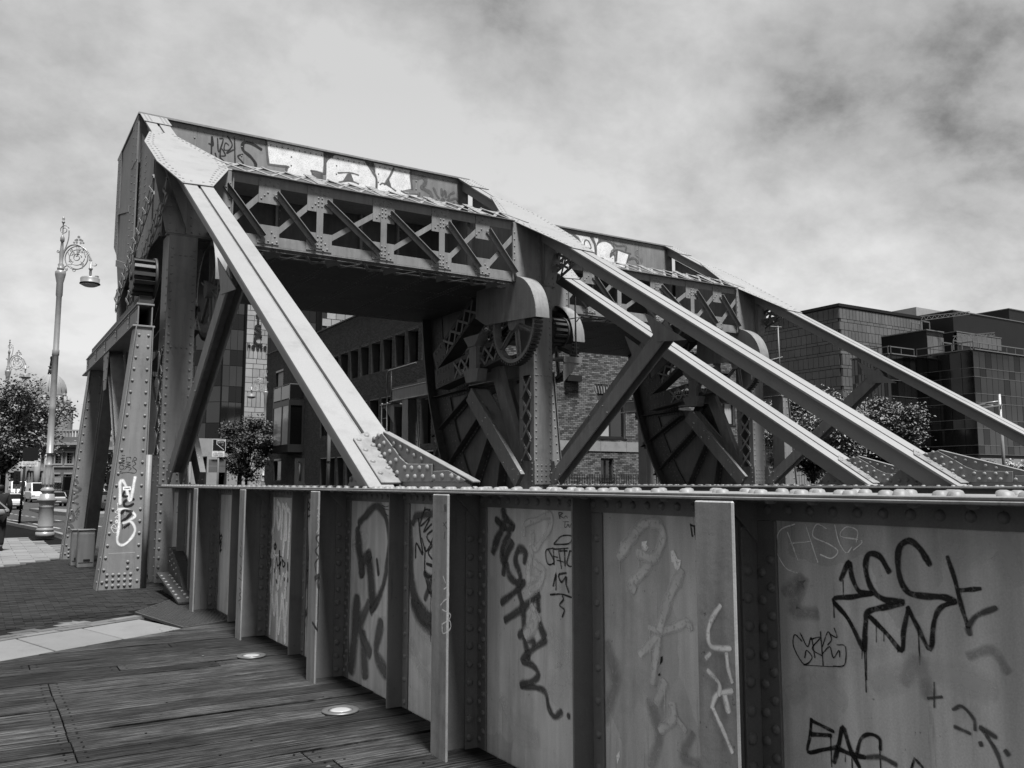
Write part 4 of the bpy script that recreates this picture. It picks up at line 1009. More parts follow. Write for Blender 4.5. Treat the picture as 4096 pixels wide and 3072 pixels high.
# --- brick warehouse behind the bridges: dark flank towards the street, older mottled gable towards the dock
bw = thing('brick_building', 'dark brick building with rows of recessed slot windows and a mottled brick gable', 'building', (24, 40, 0))
BX, BY, BZ = 17.9, 30.0, 11.0
fl = Plane_('y', BX, -1); fr = Plane_('x', BY, -1)
def fu(x, y): return onX(x, y, BX).y
def fz(x, y): return onX(x, y, BX).z
H1 = []; LT = []
def hole(x0, x1, yt, yb, xm=None):
    xm = xm or (x0 + x1) / 2; a, b = sorted((fu(x0, yt), fu(x1, yt))); return (a, b, fz(xm, yb), fz(xm, yt))
top = [(1352, 1393, 1405, 1540), (1403, 1434, 1397, 1512), (1443, 1479, 1383, 1502), (1487, 1525, 1367, 1488), (1533, 1571, 1351, 1470), (1581, 1621, 1335, 1456), (1632, 1674, 1320, 1440)]
slots = [hole(*t) for t in top]
zt_, zb_ = sum(h[3] for h in slots) / 7, sum(h[2] for h in slots) / 7
pitch = (slots[0][0] - slots[-1][0]) / 6; wS = pitch * .76
H_sl = [(slots[0][0] - k * pitch, slots[0][0] - k * pitch + wS, zb_, zt_) for k in range(-1, 14)]
H_sl = [h for h in H_sl if h[0] > BY + 1]
z2t, z2b = fz(1510, 1595), fz(1510, 1700); z3t, z3b = fz(1315, 1832), 1.0
H_mid = [(slots[0][0] - k * pitch + .1, slots[0][0] - k * pitch + wS + .1, z2b - 1.2, z2t) for k in range(1, 14)]
H_low = [(fu(1282, 1840) - k * pitch * .92 - wS * .9, fu(1282, 1840) - k * pitch * .92, .6, z3t) for k in range(0, 18)]
H_low = [h for h in H_low if h[0] > BY + 1]; H_mid = [h for h in H_mid if h[0] > BY + 1]
W1, W2, W3 = hole(1105, 1134, 1485, 1592), hole(1102, 1130, 1663, 1768), hole(1097, 1125, 1840, 1925)
W4 = hole(1283, 1352, 1632, 1745); W0 = hole(1184, 1225, 1468, 1520)
holes = H_sl + [h for h in H_mid if h[1] < W4[0] - 1] + [h for h in H_low] + [W1, W2, W3, W4, W0]
mb = MB()
for a, b in wall_boxes(fl, BY, 64.0, -.5, BZ, holes, -.45, -.02): mb.box(a, b)
wall = mb.build('flank_wall', 'mortar_dark', bw)
bk = bricks(fl, BY, 64.0, 1.2, BZ, holes, .225, .075, .012, .012, 3)
for i, b in enumerate(bk): bk[i] = (tuple(np.array(b[0]) + (.02 - .001, 0, 0)) if False else b[0], b[1], 0)
pieces('brick', [((a[0] + .02, a[1], a[2]), b, t) for a, b, t in bk], 'brick_dark', wall, 120, .3)
mb = MB(); mb.box((BX + .46, BY + .3, -.5), (BX + .5, 63.9, BZ - .3)); mb.box((BX + .02, BY + .0, BZ - .01), (32, 64, BZ + .02)); mb.box((BX - .06, BY - .06, BZ + .021), (BX + .4, 64.0, BZ + .10)); mb.build('roof', 'roof_dark', bw)
for h in H_sl + H_mid + H_low:
    MB().box(fl.p(h[0], .0, h[3] - .02), fl.p(h[1], -.42, h[3] + .07)).build('lintel', 'lintel', bw)
    MB().box(fl.p(h[0] + .05, -.40, h[2]), fl.p(h[1] - .05, -.43, h[3] - .05)).build('pane', 'glass_dark', bw)
for h, m in ((W1, 'blind'), (W2, 'blind'), (W3, 'glass_dark'), (W4, 'glass_dark'), (W0, 'glass_dark')):
    MB().box(fl.p(h[0], .02, h[3] - .05), fl.p(h[1], -.1, h[3] + .08)).build('lintel', 'lintel', bw)
    f = MB()
    for a, b in wall_boxes(fl, h[0], h[1], h[2], h[3], [(h[0] + .09, h[1] - .09, h[2] + .09, h[3] - .09)], -.10, -.16): f.box(a, b)
    f = f.build('window', 'frame_dark', bw)
    MB().box(fl.p(h[0] + .08, -.13, h[2] + .08), fl.p(h[1] - .08, -.15, h[3] - .08)).build('pane', m, f)
# bay window with glass balcony above
by0, by1 = sorted((fu(1145, 1800), fu(1212, 1800))); zb0, zb1 = fz(1180, 1812), fz(1180, 1610)
bay = MB(); D = 1.0
bay.box(fl.p(by0, 0, zb0), fl.p(by1, D, zb0 + .5)); bay.box(fl.p(by0, 0, zb1 - .35), fl.p(by1, D, zb1))
for u in (by0, by1 - .12): bay.box(fl.p(u, D - .12, zb0 + .5), fl.p(u + .12, D, zb1 - .35))
bay.box(fl.p((by0 + by1) / 2 - .3, D - .1, zb0 + .5), fl.p((by0 + by1) / 2 - .2, D, zb1 - .35)); bay.box(fl.p(by0, 0, zb0 + .5), fl.p(by0 + .1, .12, zb1 - .35))
bay = bay.build('bay_window', 'frame_dark', bw)
MB().box(fl.p(by0 + .12, D - .06, zb0 + .5), fl.p(by1 - .12, D - .04, zb1 - .35)).build('pane', 'glass_bright', bay); MB().box(fl.p(by0 + .05, .1, zb0 + .5), fl.p(by0 + .07, D - .12, zb1 - .35)).build('pane', 'glass_dark', bay)
bal = MB(); bal.box(fl.p(by0, D - .03, zb1 + 1.0), fl.p(by1, D, zb1 + 1.05)); bal.box(fl.p(by0, 0, zb1 + 1.0), fl.p(by0 + .04, D, zb1 + 1.05))
for u in (by0, (by0 + by1) / 2, by1 - .05): bal.box(fl.p(u, D - .04, zb1), fl.p(u + .05, D, zb1 + 1.0))
bal = bal.build('balcony', 'frame_light', bw); MB().box(fl.p(by0 + .05, D - .03, zb1 + .1), fl.p(by1 - .05, D - .02, zb1 + .95)).build('pane', 'glass', bal); MB().box(fl.p(by0 + .005, .05, zb1 + .1), fl.p(by0 + .02, D - .05, zb1 + .95)).build('pane', 'glass', bal)
dr = hole(1182, 1222, 1832, 1950); MB().box(fl.p(dr[0], .03, .0), fl.p(dr[1], -.05, dr[3])).build('door', 'frame_dark', bw); MB().tube([fl.p(dr[0] + .9, .07, 1.75), fl.p(dr[0] + .9, .07, 2.9), fl.p(dr[0] + 1.4, .07, 3.0)], .035, 6).build('handle', 'frame_light', bw)
# gable
def gu(x, y): return onY(x, y, BY).x
def gz_(x, y): return onY(x, y, BY).z
def gh(x0, x1, yt, yb): m = (x0 + x1) / 2; return (gu(x0, yt), gu(x1, yt), gz_(m, yb), gz_(m, yt))
GH = [gh(2388, 2500, 1576, 1752), gh(2868, 2937, 1607, 1700), gh(2402, 2452, 1835, 1925), gh(2880, 2935, 1835, 1925), gh(2030, 2060, 1600, 1700)]
mb = MB()
for a, b in wall_boxes(fr, BX + .02, 30.9, -.5, 10.2, GH, -.45, -.02): mb.box(a, b)
gab = mb.build('gable_wall', 'mortar', bw)
BAND = (gz_(2700, 1812), gz_(2700, 1775))
ah = []
for h, n_ in ((GH[0], 13), (GH[1], 9)):                       # soldier-course arches over the windows
    zt = h[3] + .42; ah.append((h[0] - .15, h[1] + .15, h[3], zt))
    for i in range(n_):
        t = (i + .5) / n_ - .5; c = (h[0] + h[1]) / 2 + t * (h[1] - h[0] + .22); top_ = Vector(fr.p(c + t * .3, 0, zt)); bot = Vector(fr.p(c, 0, h[3] + .015))
        MB().bar(bot + Vector((0, .01, 0)), top_ + Vector((0, .01, 0)), .07, .04, up=(0, -1, 0)).build('arch_brick', 'brick_front', gab)
hl = GH + ah + [(BX, 31, BAND[0] - .01, BAND[1] + .01)]
bk = bricks(fr, BX + .02, 30.9, 1.2, 7.9, hl, .225, .0755, .014, .014, 5)
pieces('brick', [((a[0], a[1] + .02, a[2]), (b[0], b[1] - .004, b[2]), t) for a, b, t in bk], 'brick_front', gab, 300, .62)
u = BX
while u < 30.8:
    w = R.uniform(.7, 1.5); MB().box(fr.p(u + .006, .05, BAND[0]), fr.p(min(u + w, 30.9) - .006, -.1, BAND[1])).build('band_stone', 'stone_band', gab); u += w
for i, h in enumerate(GH[:4]):
    f = MB(); um = (h[0] + h[1]) / 2
    hh = [(h[0] + .07, um - .04, h[2] + .08, h[3] - .07), (um + .04, h[1] - .07, h[2] + .08, h[3] - .07)]
    for a, b in wall_boxes(fr, h[0], h[1], h[2], h[3], hh, -.12, -.18): f.box(a, b)
    f.box(fr.p(h[0] - .05, .03, h[2] - .07), fr.p(h[1] + .05, -.1, h[2] - .002)); f = f.build('window', 'frame_dark', gab)
    for q in hh: MB().box(fr.p(q[0], -.15, q[2]), fr.p(q[1], -.16, q[3])).build('pane', 'glass_bright' if i in (0, 1) and q is hh[0 if i == 0 else 1] else 'glass', f)
mb = MB(); mb.box(fr.p(gu(2255, 1500), .30, gz_(2290, 1528)), fr.p(gu(2312, 1500), -.1, gz_(2290, 1505))); mb.build('wall_box', 'frame_dark', gab)

# --- curtain-wall office with the stone pier that carries the vertical sign
go = thing('glass_office', 'glass office with a pale stone pier carrying vertical black letters', 'building', (24, 92, 0))
GY = 87.0
def ox(x, y=1700): return onY(x, y, GY).x
def oz(y, x=950): return onY(x, y, GY).z
def curtain(parent, P0, P1, z0, z1, nu, rows, m='glass', frame='frame_dark', gap=.05, depth=.06, tones=None, name='pane'):
    """flat curtain wall from plan point P0 to P1; rows = list of heights; every pane a part"""
    P0, P1 = Vector((*P0, 0)), Vector((*P1, 0)); d = (P1 - P0); L = d.length; d.normalize(); out = Vector((d.y, -d.x, 0))
    q = MB().prism([P0 + Vector((0, 0, z0)) - out * .3, P1 + Vector((0, 0, z0)) - out * .3, P1 + Vector((0, 0, z1)) - out * .3, P0 + Vector((0, 0, z1)) - out * .3], out * .25)
    fr_ = q.build('facade', frame, parent); rot = Quaternion((0, 0, 1), math.atan2(d.y, d.x)); z = z0; k = 0
    for h in rows:
        if z + h > z1 + .01: break
        for i in range(nu):
            w = L / nu; mm = m if tones is None else tones(i, k)
            piece(name, P0 + d * (w * (i + .5)) + Vector((0, 0, z + h / 2)) - out * .02 + out * R.uniform(-.006, .006), (w - gap, depth, h - gap), mm, fr_, rot @ Quaternion((0, 0, 1), R.uniform(-.006, .006)))
        z += h; k += 1
    return fr_
zb_o, zt_o = oz(1757), 26.0
RW = [1.55, 2.05] * 8
fa = curtain(go, (ox(882), GY), (ox(966), GY), zb_o, zt_o, 3, RW, tones=lambda i, k: 'glass' if (k % 2) else ('glass_dark' if i else 'glass'))
a_ = ox(882); fb = curtain(go, (a_ - 7.5, GY + 7), (a_ - .1, GY + .05), zb_o, zt_o, 7, RW, tones=lambda i, k: 'glass' if (i + k) % 3 else 'glass_dark')
pier = MB().box((ox(967), GY - .6, -.5), (ox(1053), GY + 3, 26)).build('stone_pier', 'clad_gap', go)
x0, x1 = ox(967), ox(1053); z = 1.0; k = 0; bx = []
while z < 25.5:
    h = (.85, .55, .85, .5, .5, 1.55)[k % 6]; n_ = (3, 2, 3, 2, 2, 5)[k % 6]; off = .3 if k % 2 else 0; e_ = [x0] + [x0 + (x1 - x0) * (i + 1 - off) / n_ for i in range(n_)] + [x1]; e_ = sorted(set(v for v in e_ if x0 <= v <= x1))
    for p, r in zip(e_[:-1], e_[1:]):
        if r - p > .05: bx.append(((p + .025, GY - .66, z + .025), (r - .025, GY - .601, z + h - .025), 0))
    z += h; k += 1
pieces('stone_panel', bx, 'clad_pale', pier, 300, .15)
def letters(txt, loc, size, rot, m, parent, name='lettering', ext=.03, align='CENTER'):
    cu = bpy.data.curves.new(name, 'FONT'); cu.body = txt; cu.size = size; cu.extrude = ext; cu.align_x = align; cu.resolution_u = 4
    me_o = bpy.data.objects.new(name, cu); COL.objects.link(me_o); bpy.context.view_layer.update()
    me = bpy.data.meshes.new_from_object(me_o.evaluated_get(bpy.context.evaluated_depsgraph_get())); bpy.data.objects.remove(me_o)
    o = bpy.data.objects.new(name, me); COL.objects.link(o); me.materials.clear(); me.materials.append(MAT[m])
    og = Vector(ORG.get(parent.name, (0, 0, 0))); o.parent = parent; o.location = Vector(loc) - og; o.rotation_euler = rot; ORG[o.name] = tuple(og)
    return o
xc = ox(1012)
for ch, y, s in (('I', 1258, 2.0), ('f', 1303, 2.2), ('s', 1343, 2.2), ('c', 1384, 2.2)):
    letters(ch, (xc, GY - .72, oz(y, 1012)), s * 1.05, (PI / 2, 0, 0), 'lettering', pier, ext=.06)
letters('house', (xc - .05, GY - .72, oz(1399, 1012)), .82, (PI / 2, 0, 0), 'lettering', pier, ext=.05)
fc = curtain(go, (ox(1053) + .02, GY + 1.5), (ox(1276), GY + 1.5), 4, 26, 7, RW, tones=lambda i, k: 'glass' if k % 2 and i != 3 else 'glass_dark')
bx = []; z = 10.0; k = 0
MB().box((ox(1284), GY + .5, 0), (ox(1450), GY + 4, 26)).build('stone_wall', 'clad_gap', go)
while z < 25.5:
    u = ox(1284) + (.5 if k % 2 else 0)
    while u < ox(1450): bx.append(((u + .03, GY + .42, z + .03), (u + .97, GY + .499, z + .77), 0)); u += 1.0
    z += .8; k += 1
pieces('stone_panel', bx, 'clad_pale', go, 150, .15)
q = MB(); zs = oz(1828); q.box((a_ - 6.0, GY - .5, zs), (ox(966), GY + 1, zb_o - .02))
for x in (790, 850, 930): q.box((ox(x) - .5, GY - .55, -.6), (ox(x) + .5, GY + .6, zs - .01))
q.build('ground_floor_stone', 'clad_pale', go)
q = MB(); q.box((a_ - 7.0, GY + 1.4, -.6), (ox(966), GY + 1.5, zs)); q.build('shopfront', 'glass_dark', go)
q = MB(); q.box((ox(752), GY - .4, oz(1930)), (ox(772), GY - .3, oz(1850))); q.build('notice', 'glass_bright', go)

# --- stone tower and dark glass office across the dock on the right
def at(x, D):                                 # plan point seen at photo column x, D metres along the view axis
    d = ray(x, HORIZ); return (d.x * D / FPX, d.y * D / FPX)
def zat(y, D): return ZC + (HORIZ - y) * D / FPX / math.cos(PITCH) * math.cos(PITCH)
stn = thing('stone_tower', 'stone clad office tower block rising behind the round trees', 'building', (*at(3385, 104), 0))
cx, cy = at(3385, 100); zt = 1.65 + (HORIZ - 1213) / FPX * 100
xr, yl = cx + 16, cy + 17
MB().box((cx + .06, cy + .06, -.5), (xr, yl, zt)).build('wall', 'clad_gap', stn)
MB().box((cx - .1, cy - .1, zt), (xr + .1, yl + .1, zt + .35)).build('roof', 'roof_dark', stn)
bx = []; z = .5; k = 0
while z < zt - .2:
    h = (.95, .38, 1.15, .95, .38, 1.3, .38)[k % 7]; w = (.75, 1.3, .62, .8, 1.2, .6, 1.3)[k % 7]; h = min(h, zt - z)
    u = cy + (.2 if k % 2 else 0)
    while u < yl: bx.append(((cx, u + .03, z + .03), (cx + .055, min(u + w * 1.25, yl) - .03, z + h - .03), 0)); u += w * 1.25
    u = cx + .06 + (.2 if k % 2 else 0)
    while u < xr: bx.append(((u + .03, cy, z + .03), (min(u + w, xr) - .03, cy + .055, z + h - .03), 0)); u += w
    z += h; k += 1
pieces('stone_panel', bx, 'clad_stone', stn, 300, .10)
curtain(stn, (cx + .0, yl + 6.5), (cx + .0, yl + .05), zt - 13, zt - 1.5, 3, [2.9, 1.6, 2.9, 1.6, 2.9], tones=lambda i, k: 'glass')
MB().box((cx + .35, yl + .05, -.5), (xr, yl + 6.6, zt - 1.5)).build('stair_tower', 'roof_dark', stn)
MB().box((cx + 1, yl + 6.7, -.5), (xr, yl + 40, zt - 6.8)).build('rear_wing', 'roof_dark', stn)
q = MB()
for dx in (0, 2.6): q.tube([(cx + .4 + dx, yl - .4, zt), (cx + .4 + dx, yl - .4, zt + 1.0), (cx + .4 + dx, yl + 3, zt + 1.0), (cx + .4 + dx, yl + 3, zt)], .05, 5)
q.tube([(cx + .4, yl - .4, zt + .6), (cx + .4, yl + 3, zt + .6)], .04, 5); q.build('roof_railing', 'frame_light', stn)

dgo = thing('dark_glass_office', 'stepped office of black glass with roof terraces and railings', 'building', (*at(3900, 95), 0))
kx, ky = at(3922, 90)                          # nearest corner
zt = 1.65 + (HORIZ - 1395) / FPX * 90; zb = 4.6
ay = ky + 6.5                                   # step back
jx = kx - 4.6
def yx(x, X_): d = ray(x, HORIZ); return X_ * d.y / d.x
ey = yx(3427, jx)
RW2 = [1.0, 1.9] * 6
def tones(i, k): return 'glass' if (i * 7 + k * 3) % 5 else 'glass_dark'
lightrail = []
for (p, r, n_) in (((jx, ey), (jx, ay), 12), ((jx, ay), (kx, ay), 4), ((kx, ay), (kx, ky), 5), ((kx, ky), (kx + 22, ky), 20)):
    f = curtain(dgo, p, r, zb, zt, n_, [.95, 1.75] * 5, m='glass', frame='frame_dark', gap=.06, tones=tones)
    P0, P1 = Vector((*p, 0)), Vector((*r, 0)); d = (P1 - P0).normalized(); out = Vector((d.y, -d.x, 0)); z = zb
    for h in [.95, 1.75] * 5:
        MB().bar(P0 + out * .03 + Vector((0, 0, z)), P1 + out * .03 + Vector((0, 0, z)), .06, .05).build('transom', 'frame_light', f); z += h
        if z > zt: break
    lightrail.append((P0, P1, out))
q = MB(); q.box((jx + .1, ay + .1, -.5), (jx + 30, ey, zt - .05)); q.box((kx + .1, ky + .1, -.5), (kx + 22, ay + .1, zt - .06)); q.build('core', 'roof_dark', dgo)
q = MB(); q.box((jx - .4, ay - .2, -.6), (jx + 1, ey, zb - .4)); q.box((kx - .4, ky - .4, -.6), (kx + 22, ay, zb - .4)); q.build('plinth', 'stone_band', dgo)
for P0, P1, out in lightrail:
    d = (P1 - P0); L = d.length; d.normalize(); q = MB(); q.bar(P0 - out * .2 + Vector((0, 0, zt + .95)), P1 - out * .2 + Vector((0, 0, zt + .95)), .10, .10); q.bar(P0 + Vector((0, 0, zt + .1)), P1 + Vector((0, 0, zt + .1)), .5, .12)
    n_ = max(1, int(L / 1.6))
    for i in range(n_ + 1): q.bar(P0 - out * .2 + d * (L * i / n_) + Vector((0, 0, zt)), P0 - out * .2 + d * (L * i / n_) + Vector((0, 0, zt + .95)), .06, .06)
    q.build('terrace_railing', 'frame_light', dgo)
def block(x0, D0, ytop, dx, dy, z0, name='upper_storey'):   # set-back storeys, placed from their near-left corner
    a, b = at(x0, D0); z1 = 1.65 + (HORIZ - ytop) / FPX * D0
    MB().box((a, b, z0), (a + dx, b + dy, z1)).build(name, 'roof_dark', dgo); MB().box((a - .1, b - .1, z1), (a + dx + .1, b + dy + .1, z1 + .12)).build('coping', 'frame_light', dgo); return a, b, z1
a, b, z1 = block(3738, 99, 1313, 3.2, 34, zt - .1); 
curtain(dgo, (a, b - .05), (a + 3.2, b - .05), zt, z1, 3, [1.55] * 3, m='clad_stone', frame='frame_dark', name='wall_panel')
a2, b2, z2 = block(3850, 108, 1232, 30, 48, zt - .2)
a3, b3, z3 = block(3860, 104, 1320, 9.5, 2.8, zt - .2); curtain(dgo, (a3, b3 - .05), (a3 + 9.5, b3 - .05), z3 - 1.6, z3, 9, [1.6], m='clad_stone', frame='frame_dark', name='wall_panel')
a4, b4, z4 = block(4080, 118, 1225, 20, 10, zt)
q = MB(); a5, b5 = at(3650, 128); zp = 1.65 + (HORIZ - 1262) / FPX * 128; zq = 1.65 + (HORIZ - 1226) / FPX * 128
q.add([(a5 - 6, b5 - 6, zp), (a5 + 6, b5 - 6, zp), (a5 + 6, b5 + 6, zp), (a5 - 6, b5 + 6, zp), (a5, b5, zq)], [(0, 1, 4), (1, 2, 4), (2, 3, 4), (3, 0, 4)]); q.box((a5 - 6, b5 - 6, 0), (a5 + 6, b5 + 6, zp)); q.build('pyramid_roof', 'render_pale', dgo)
# roof cradles on the terraces
def cradle(x, D, yb_, L):
    a, b = at(x, D); z = 1.65 + (HORIZ - yb_) / FPX * D; c = thing('roof_cradle', 'light lattice maintenance arm standing on the black glass office roof' if x < 3800 else 'light lattice maintenance arm behind the corner of the terrace railing', 'cradle', (a, b, z), 'maintenance arms on the roof')
    q = MB()
    for dx in (0, 1.6):
        for dy in (0, 1.2): q.bar((a + dx, b + dy, z), (a + dx, b + dy, z + 1.0), .10, .10)
    q.bar((a, b, z + 1), (a + 1.6, b, z + 1), .12, .12); q.bar((a, b + 1.2, z + 1), (a + 1.6, b + 1.2, z + 1), .12, .12); q.build('base', 'frame_light', c)
    q = MB(); e1 = Vector((a, b, z + 1.05)); d = Vector((.8, -.62, .12)).normalized()
    for u, v in ((0, 0), (.0, .5)): q.bar(e1 + Vector((0, 0, v)), e1 + d * L + Vector((0, 0, v * .6)), .07, .07)
    for i in range(9): q.bar(e1 + d * (L * i / 9), e1 + d * (L * (i + .5) / 9) + Vector((0, 0, .48 - .02 * i)), .05, .05); q.bar(e1 + d * (L * (i + .5) / 9) + Vector((0, 0, .48 - .02 * i)), e1 + d * (L * (i + 1) / 9), .05, .05)
    q.build('arm', 'frame_light', c)
cradle(3718, 99.5, 1310, 5.5); cradle(3845, 96, 1394, 4.5)

# --- domed public building at the far left
cu_ = thing('domed_building', 'pale classical building with a copper dome topped by a statue', 'building', (8, 205, 0))
DD = 205.0
def dp(x, y, D=DD): a, b = at(x, D); return Vector((a, b, 1.65 + (HORIZ - y) * D / FPX))
c = dp(182, 1650); pr = lambda y: dp(182, y).z
R_ = 57 * DD / FPX
prof = [(R_ * 1.05, pr(1590)), (R_ * 1.0, pr(1575))] + [(R_ * math.cos(t), pr(1568) + (pr(1493) - pr(1568)) * math.sin(t)) for t in np.linspace(0, 1.38, 10)]
MB().lathe(prof, (c.x, c.y, 0), 28).build('dome', 'dome_copper', cu_)
dr_ = MB().lathe([(R_ * .98, pr(1720)), (R_ * .98, pr(1592)), (R_ * 1.08, pr(1590)), (R_ * 1.08, pr(1582))], (c.x, c.y, 0), 28, smooth=False); dr_.lathe([(R_ * 1.5, pr(1800)), (R_ * 1.5, pr(1640)), (R_ * 1.6, pr(1638)), (R_ * 1.6, pr(1626))], (c.x, c.y, 0), 24, smooth=False); dr_ = dr_.build('drum', 'render_pale', cu_)
for k in range(16):
    a = 2 * PI * k / 16; MB().tube([(c.x + R_ * 1.22 * math.cos(a), c.y + R_ * 1.22 * math.sin(a), pr(1628)), (c.x + R_ * 1.22 * math.cos(a), c.y + R_ * 1.22 * math.sin(a), pr(1586))], .35, 6).build('column', 'render_pale', dr_)
for k in range(14):
    a = 2 * PI * k / 14; MB().tube([(c.x + R_ * 1.005 * math.cos(a) * math.cos(t), c.y + R_ * 1.005 * math.sin(a) * math.cos(t), pr(1568) + (pr(1493) - pr(1568)) * math.sin(t)) for t in np.linspace(0, 1.35, 7)], .09, 4).build('dome_rib', 'dome_copper', cu_)
MB().lathe([(1.0, pr(1496)), (.8, pr(1480)), (.95, pr(1476)), (.7, pr(1474)), (.7, pr(1466)), (.95, pr(1464)), (.9, pr(1462))], (c.x, c.y, 0), 12).build('lantern', 'render_grey', cu_)
q = MB().lathe([(.62, pr(1462)), (.58, pr(1448)), (.5, pr(1436)), (.62, pr(1428)), (.55, pr(1422)), (.24, pr(1419)), (.30, pr(1414)), (.26, pr(1408)), (.08, pr(1405))], (c.x, c.y, 0), 10); q.bar((c.x, c.y, pr(1430)), (c.x + .9, c.y, pr(1429)), .2, .2); q.build('statue', 'roof_dark', cu_)
def civic(D, x0, x1, yt, yb, wins, m, name, parent, cornice=True, balus=True):
    A, Z_ = dp(x0, yt, D), dp(x1, yt, D); z0 = -2.0; z1 = A.z; d = (Vector((Z_.x, Z_.y, 0)) - Vector((A.x, A.y, 0))); L = d.length; d.normalize(); out = Vector((d.y, -d.x, 0)); o = Vector((A.x, A.y, 0))
    def P(u, k, z): return o + d * u + out * k + Vector((0, 0, z))
    hs = []
    for a, b, t, w in wins: hs.append(((a - x0) / (x1 - x0) * L, (b - x0) / (x1 - x0) * L, 1.65 + (HORIZ - w) * D / FPX, 1.65 + (HORIZ - t) * D / FPX))
    pl = Plane_('x', 0, -1); mb = MB()
    def bx(m_, u0, u1, k0, k1, za, zb2): m_.prism([P(u0, k0, za), P(u1, k0, za), P(u1, k0, zb2), P(u0, k0, zb2)], out * (k1 - k0))
    zs = sorted({z0, z1} | {h[i] for h in hs for i in (2, 3)})
    for a, b in zip(zs[:-1], zs[1:]):
        mm = (a + b) / 2; u = 0
        for p, r in sorted((h[0], h[1]) for h in hs if h[2] < mm < h[3]):
            if p > u: bx(mb, u, p, -.6, 0, a, b)
            u = r
        if u < L: bx(mb, u, L, -.6, 0, a, b)
    bx(mb, 0, L, -12, -.61, z0, z1)
    wl_ = mb.build(name, m, parent)
    for h in hs:
        f = MB(); t_ = .18; bx(f, h[0] - t_, h[0], 0.01, .1, h[2], h[3]); bx(f, h[1], h[1] + t_, .01, .1, h[2], h[3]); bx(f, h[0] - t_ * 1.6, h[1] + t_ * 1.6, .01, .22, h[3], h[3] + .28); bx(f, h[0] - t_ * 1.6, h[1] + t_ * 1.6, .01, .22, h[2] - .3, h[2])
        for i in (1, 2): u = h[0] + (h[1] - h[0]) * i / 3; bx(f, u - .035, u + .035, -.3, -.25, h[2], h[3])
        for i in (1, 2, 3): z = h[2] + (h[3] - h[2]) * i / 4; bx(f, h[0], h[1], -.3, -.25, z - .04, z + .04)
        f = f.build('window', 'render_pale', wl_); g = MB(); bx(g, h[0], h[1], -.45, -.4, h[2], h[3]); g.build('pane', 'glass_dark', f)
    if cornice:
        q = MB(); bx(q, -.3, L + .3, .0, .9, z1 - 1.4, z1 - .95); bx(q, -.15, L + .15, .0, .45, z1 - 1.8, z1 - 1.41); bx(q, 0, L, .005, .16, z1 - 5.2, z1 - 4.9); q.build('cornice', 'render_pale', wl_)
    if balus:
        q = MB(); bx(q, 0, L, -.3, .1, z1 + 1.0, z1 + 1.25)
        for i in range(int(L / .55)): bx(q, i * .55, i * .55 + .28, -.2, .0, z1, z1 + 1.0)
        q.build('balustrade', 'render_pale', wl_)
    return wl_
civic(150, 203, 320, 1748, 2010, [(216, 241, 1812, 1854), (214, 234, 1897, 1938), (262, 286, 1812, 1854), (262, 286, 1897, 1938)], 'render_grey', 'wing', cu_)
civic(165, -120, 203, 1775, 2010, [(106, 114, 1884, 1938), (117, 125, 1884, 1938), (128, 136, 1884, 1938), (40, 55, 1890, 1940), (64, 80, 1890, 1940), (150, 166, 1884, 1938)], 'render_pale', 'long_front', cu_, balus=False)
civic(140, 405, 640, 1765, 2010, [(428, 447, 1822, 1858), (462, 480, 1822, 1858), (428, 447, 1895, 1935)], 'render_grey', 'east_wing', cu_)
for x in (76, 92, 145, 185):
    p = dp(x, 1900, 163); MB().tube([(p.x, p.y, -1), (p.x, p.y, dp(x, 1810, 163).z)], .55, 8).build('column', 'render_pale', cu_)
# ---------------------------------------------------------------- street furniture, people, cars, trees
mat('lamp_silver', 0.1870, 0.38, 0.12, 2.5, 0.1, 40, metal=0.25, stain=0.2); mat('lamp_glass', 0.3500, 0.2, 0.05, 3)
mat('pole_grey', 0.0880, 0.5, 0.1, 1, streak=0.1); mat('sign_white', 0.42, 0.5, 0.04, 2); mat('sign_back', 0.0660, 0.5, 0.1, 2); mat('sign_black', 0.0066, 0.4, 0.1, 2)
mat('cloth_dark', 0.0088, 0.9, 0.2, 8, 0.4, 60); mat('cloth_black', 0.0033, 0.9, 0.2, 8); mat('cloth_pale', 0.1430, 0.9, 0.1, 8, 0.3, 60); mat('hair', 0.0066, 0.6, 0.2, 20); mat('skin', 0.1100, 0.6, 0.05, 5)
mat('car_white', 0.36, 0.25, 0.04, 1); mat('car_silver', 0.1540, 0.25, 0.05, 1, metal=0.3); mat('car_dark', 0.0083, 0.25, 0.1, 1); mat('tyre', 0.0044, 0.8, 0.1, 5); mat('car_lamp', 0.1925, 0.15, 0.1, 9); mat('car_glass', 0.0033, 0.08, 0.1, 2)
mat('leaf', 0.0700, 0.6, 0.25, 0.8, rnd=0.75); mat('leaf_pale', 0.1600, 0.6, 0.25, 0.8, rnd=0.75); mat('bark', 0.0099, 0.9, 0.25, 6, 0.4, 30)
LR = random.Random(11)

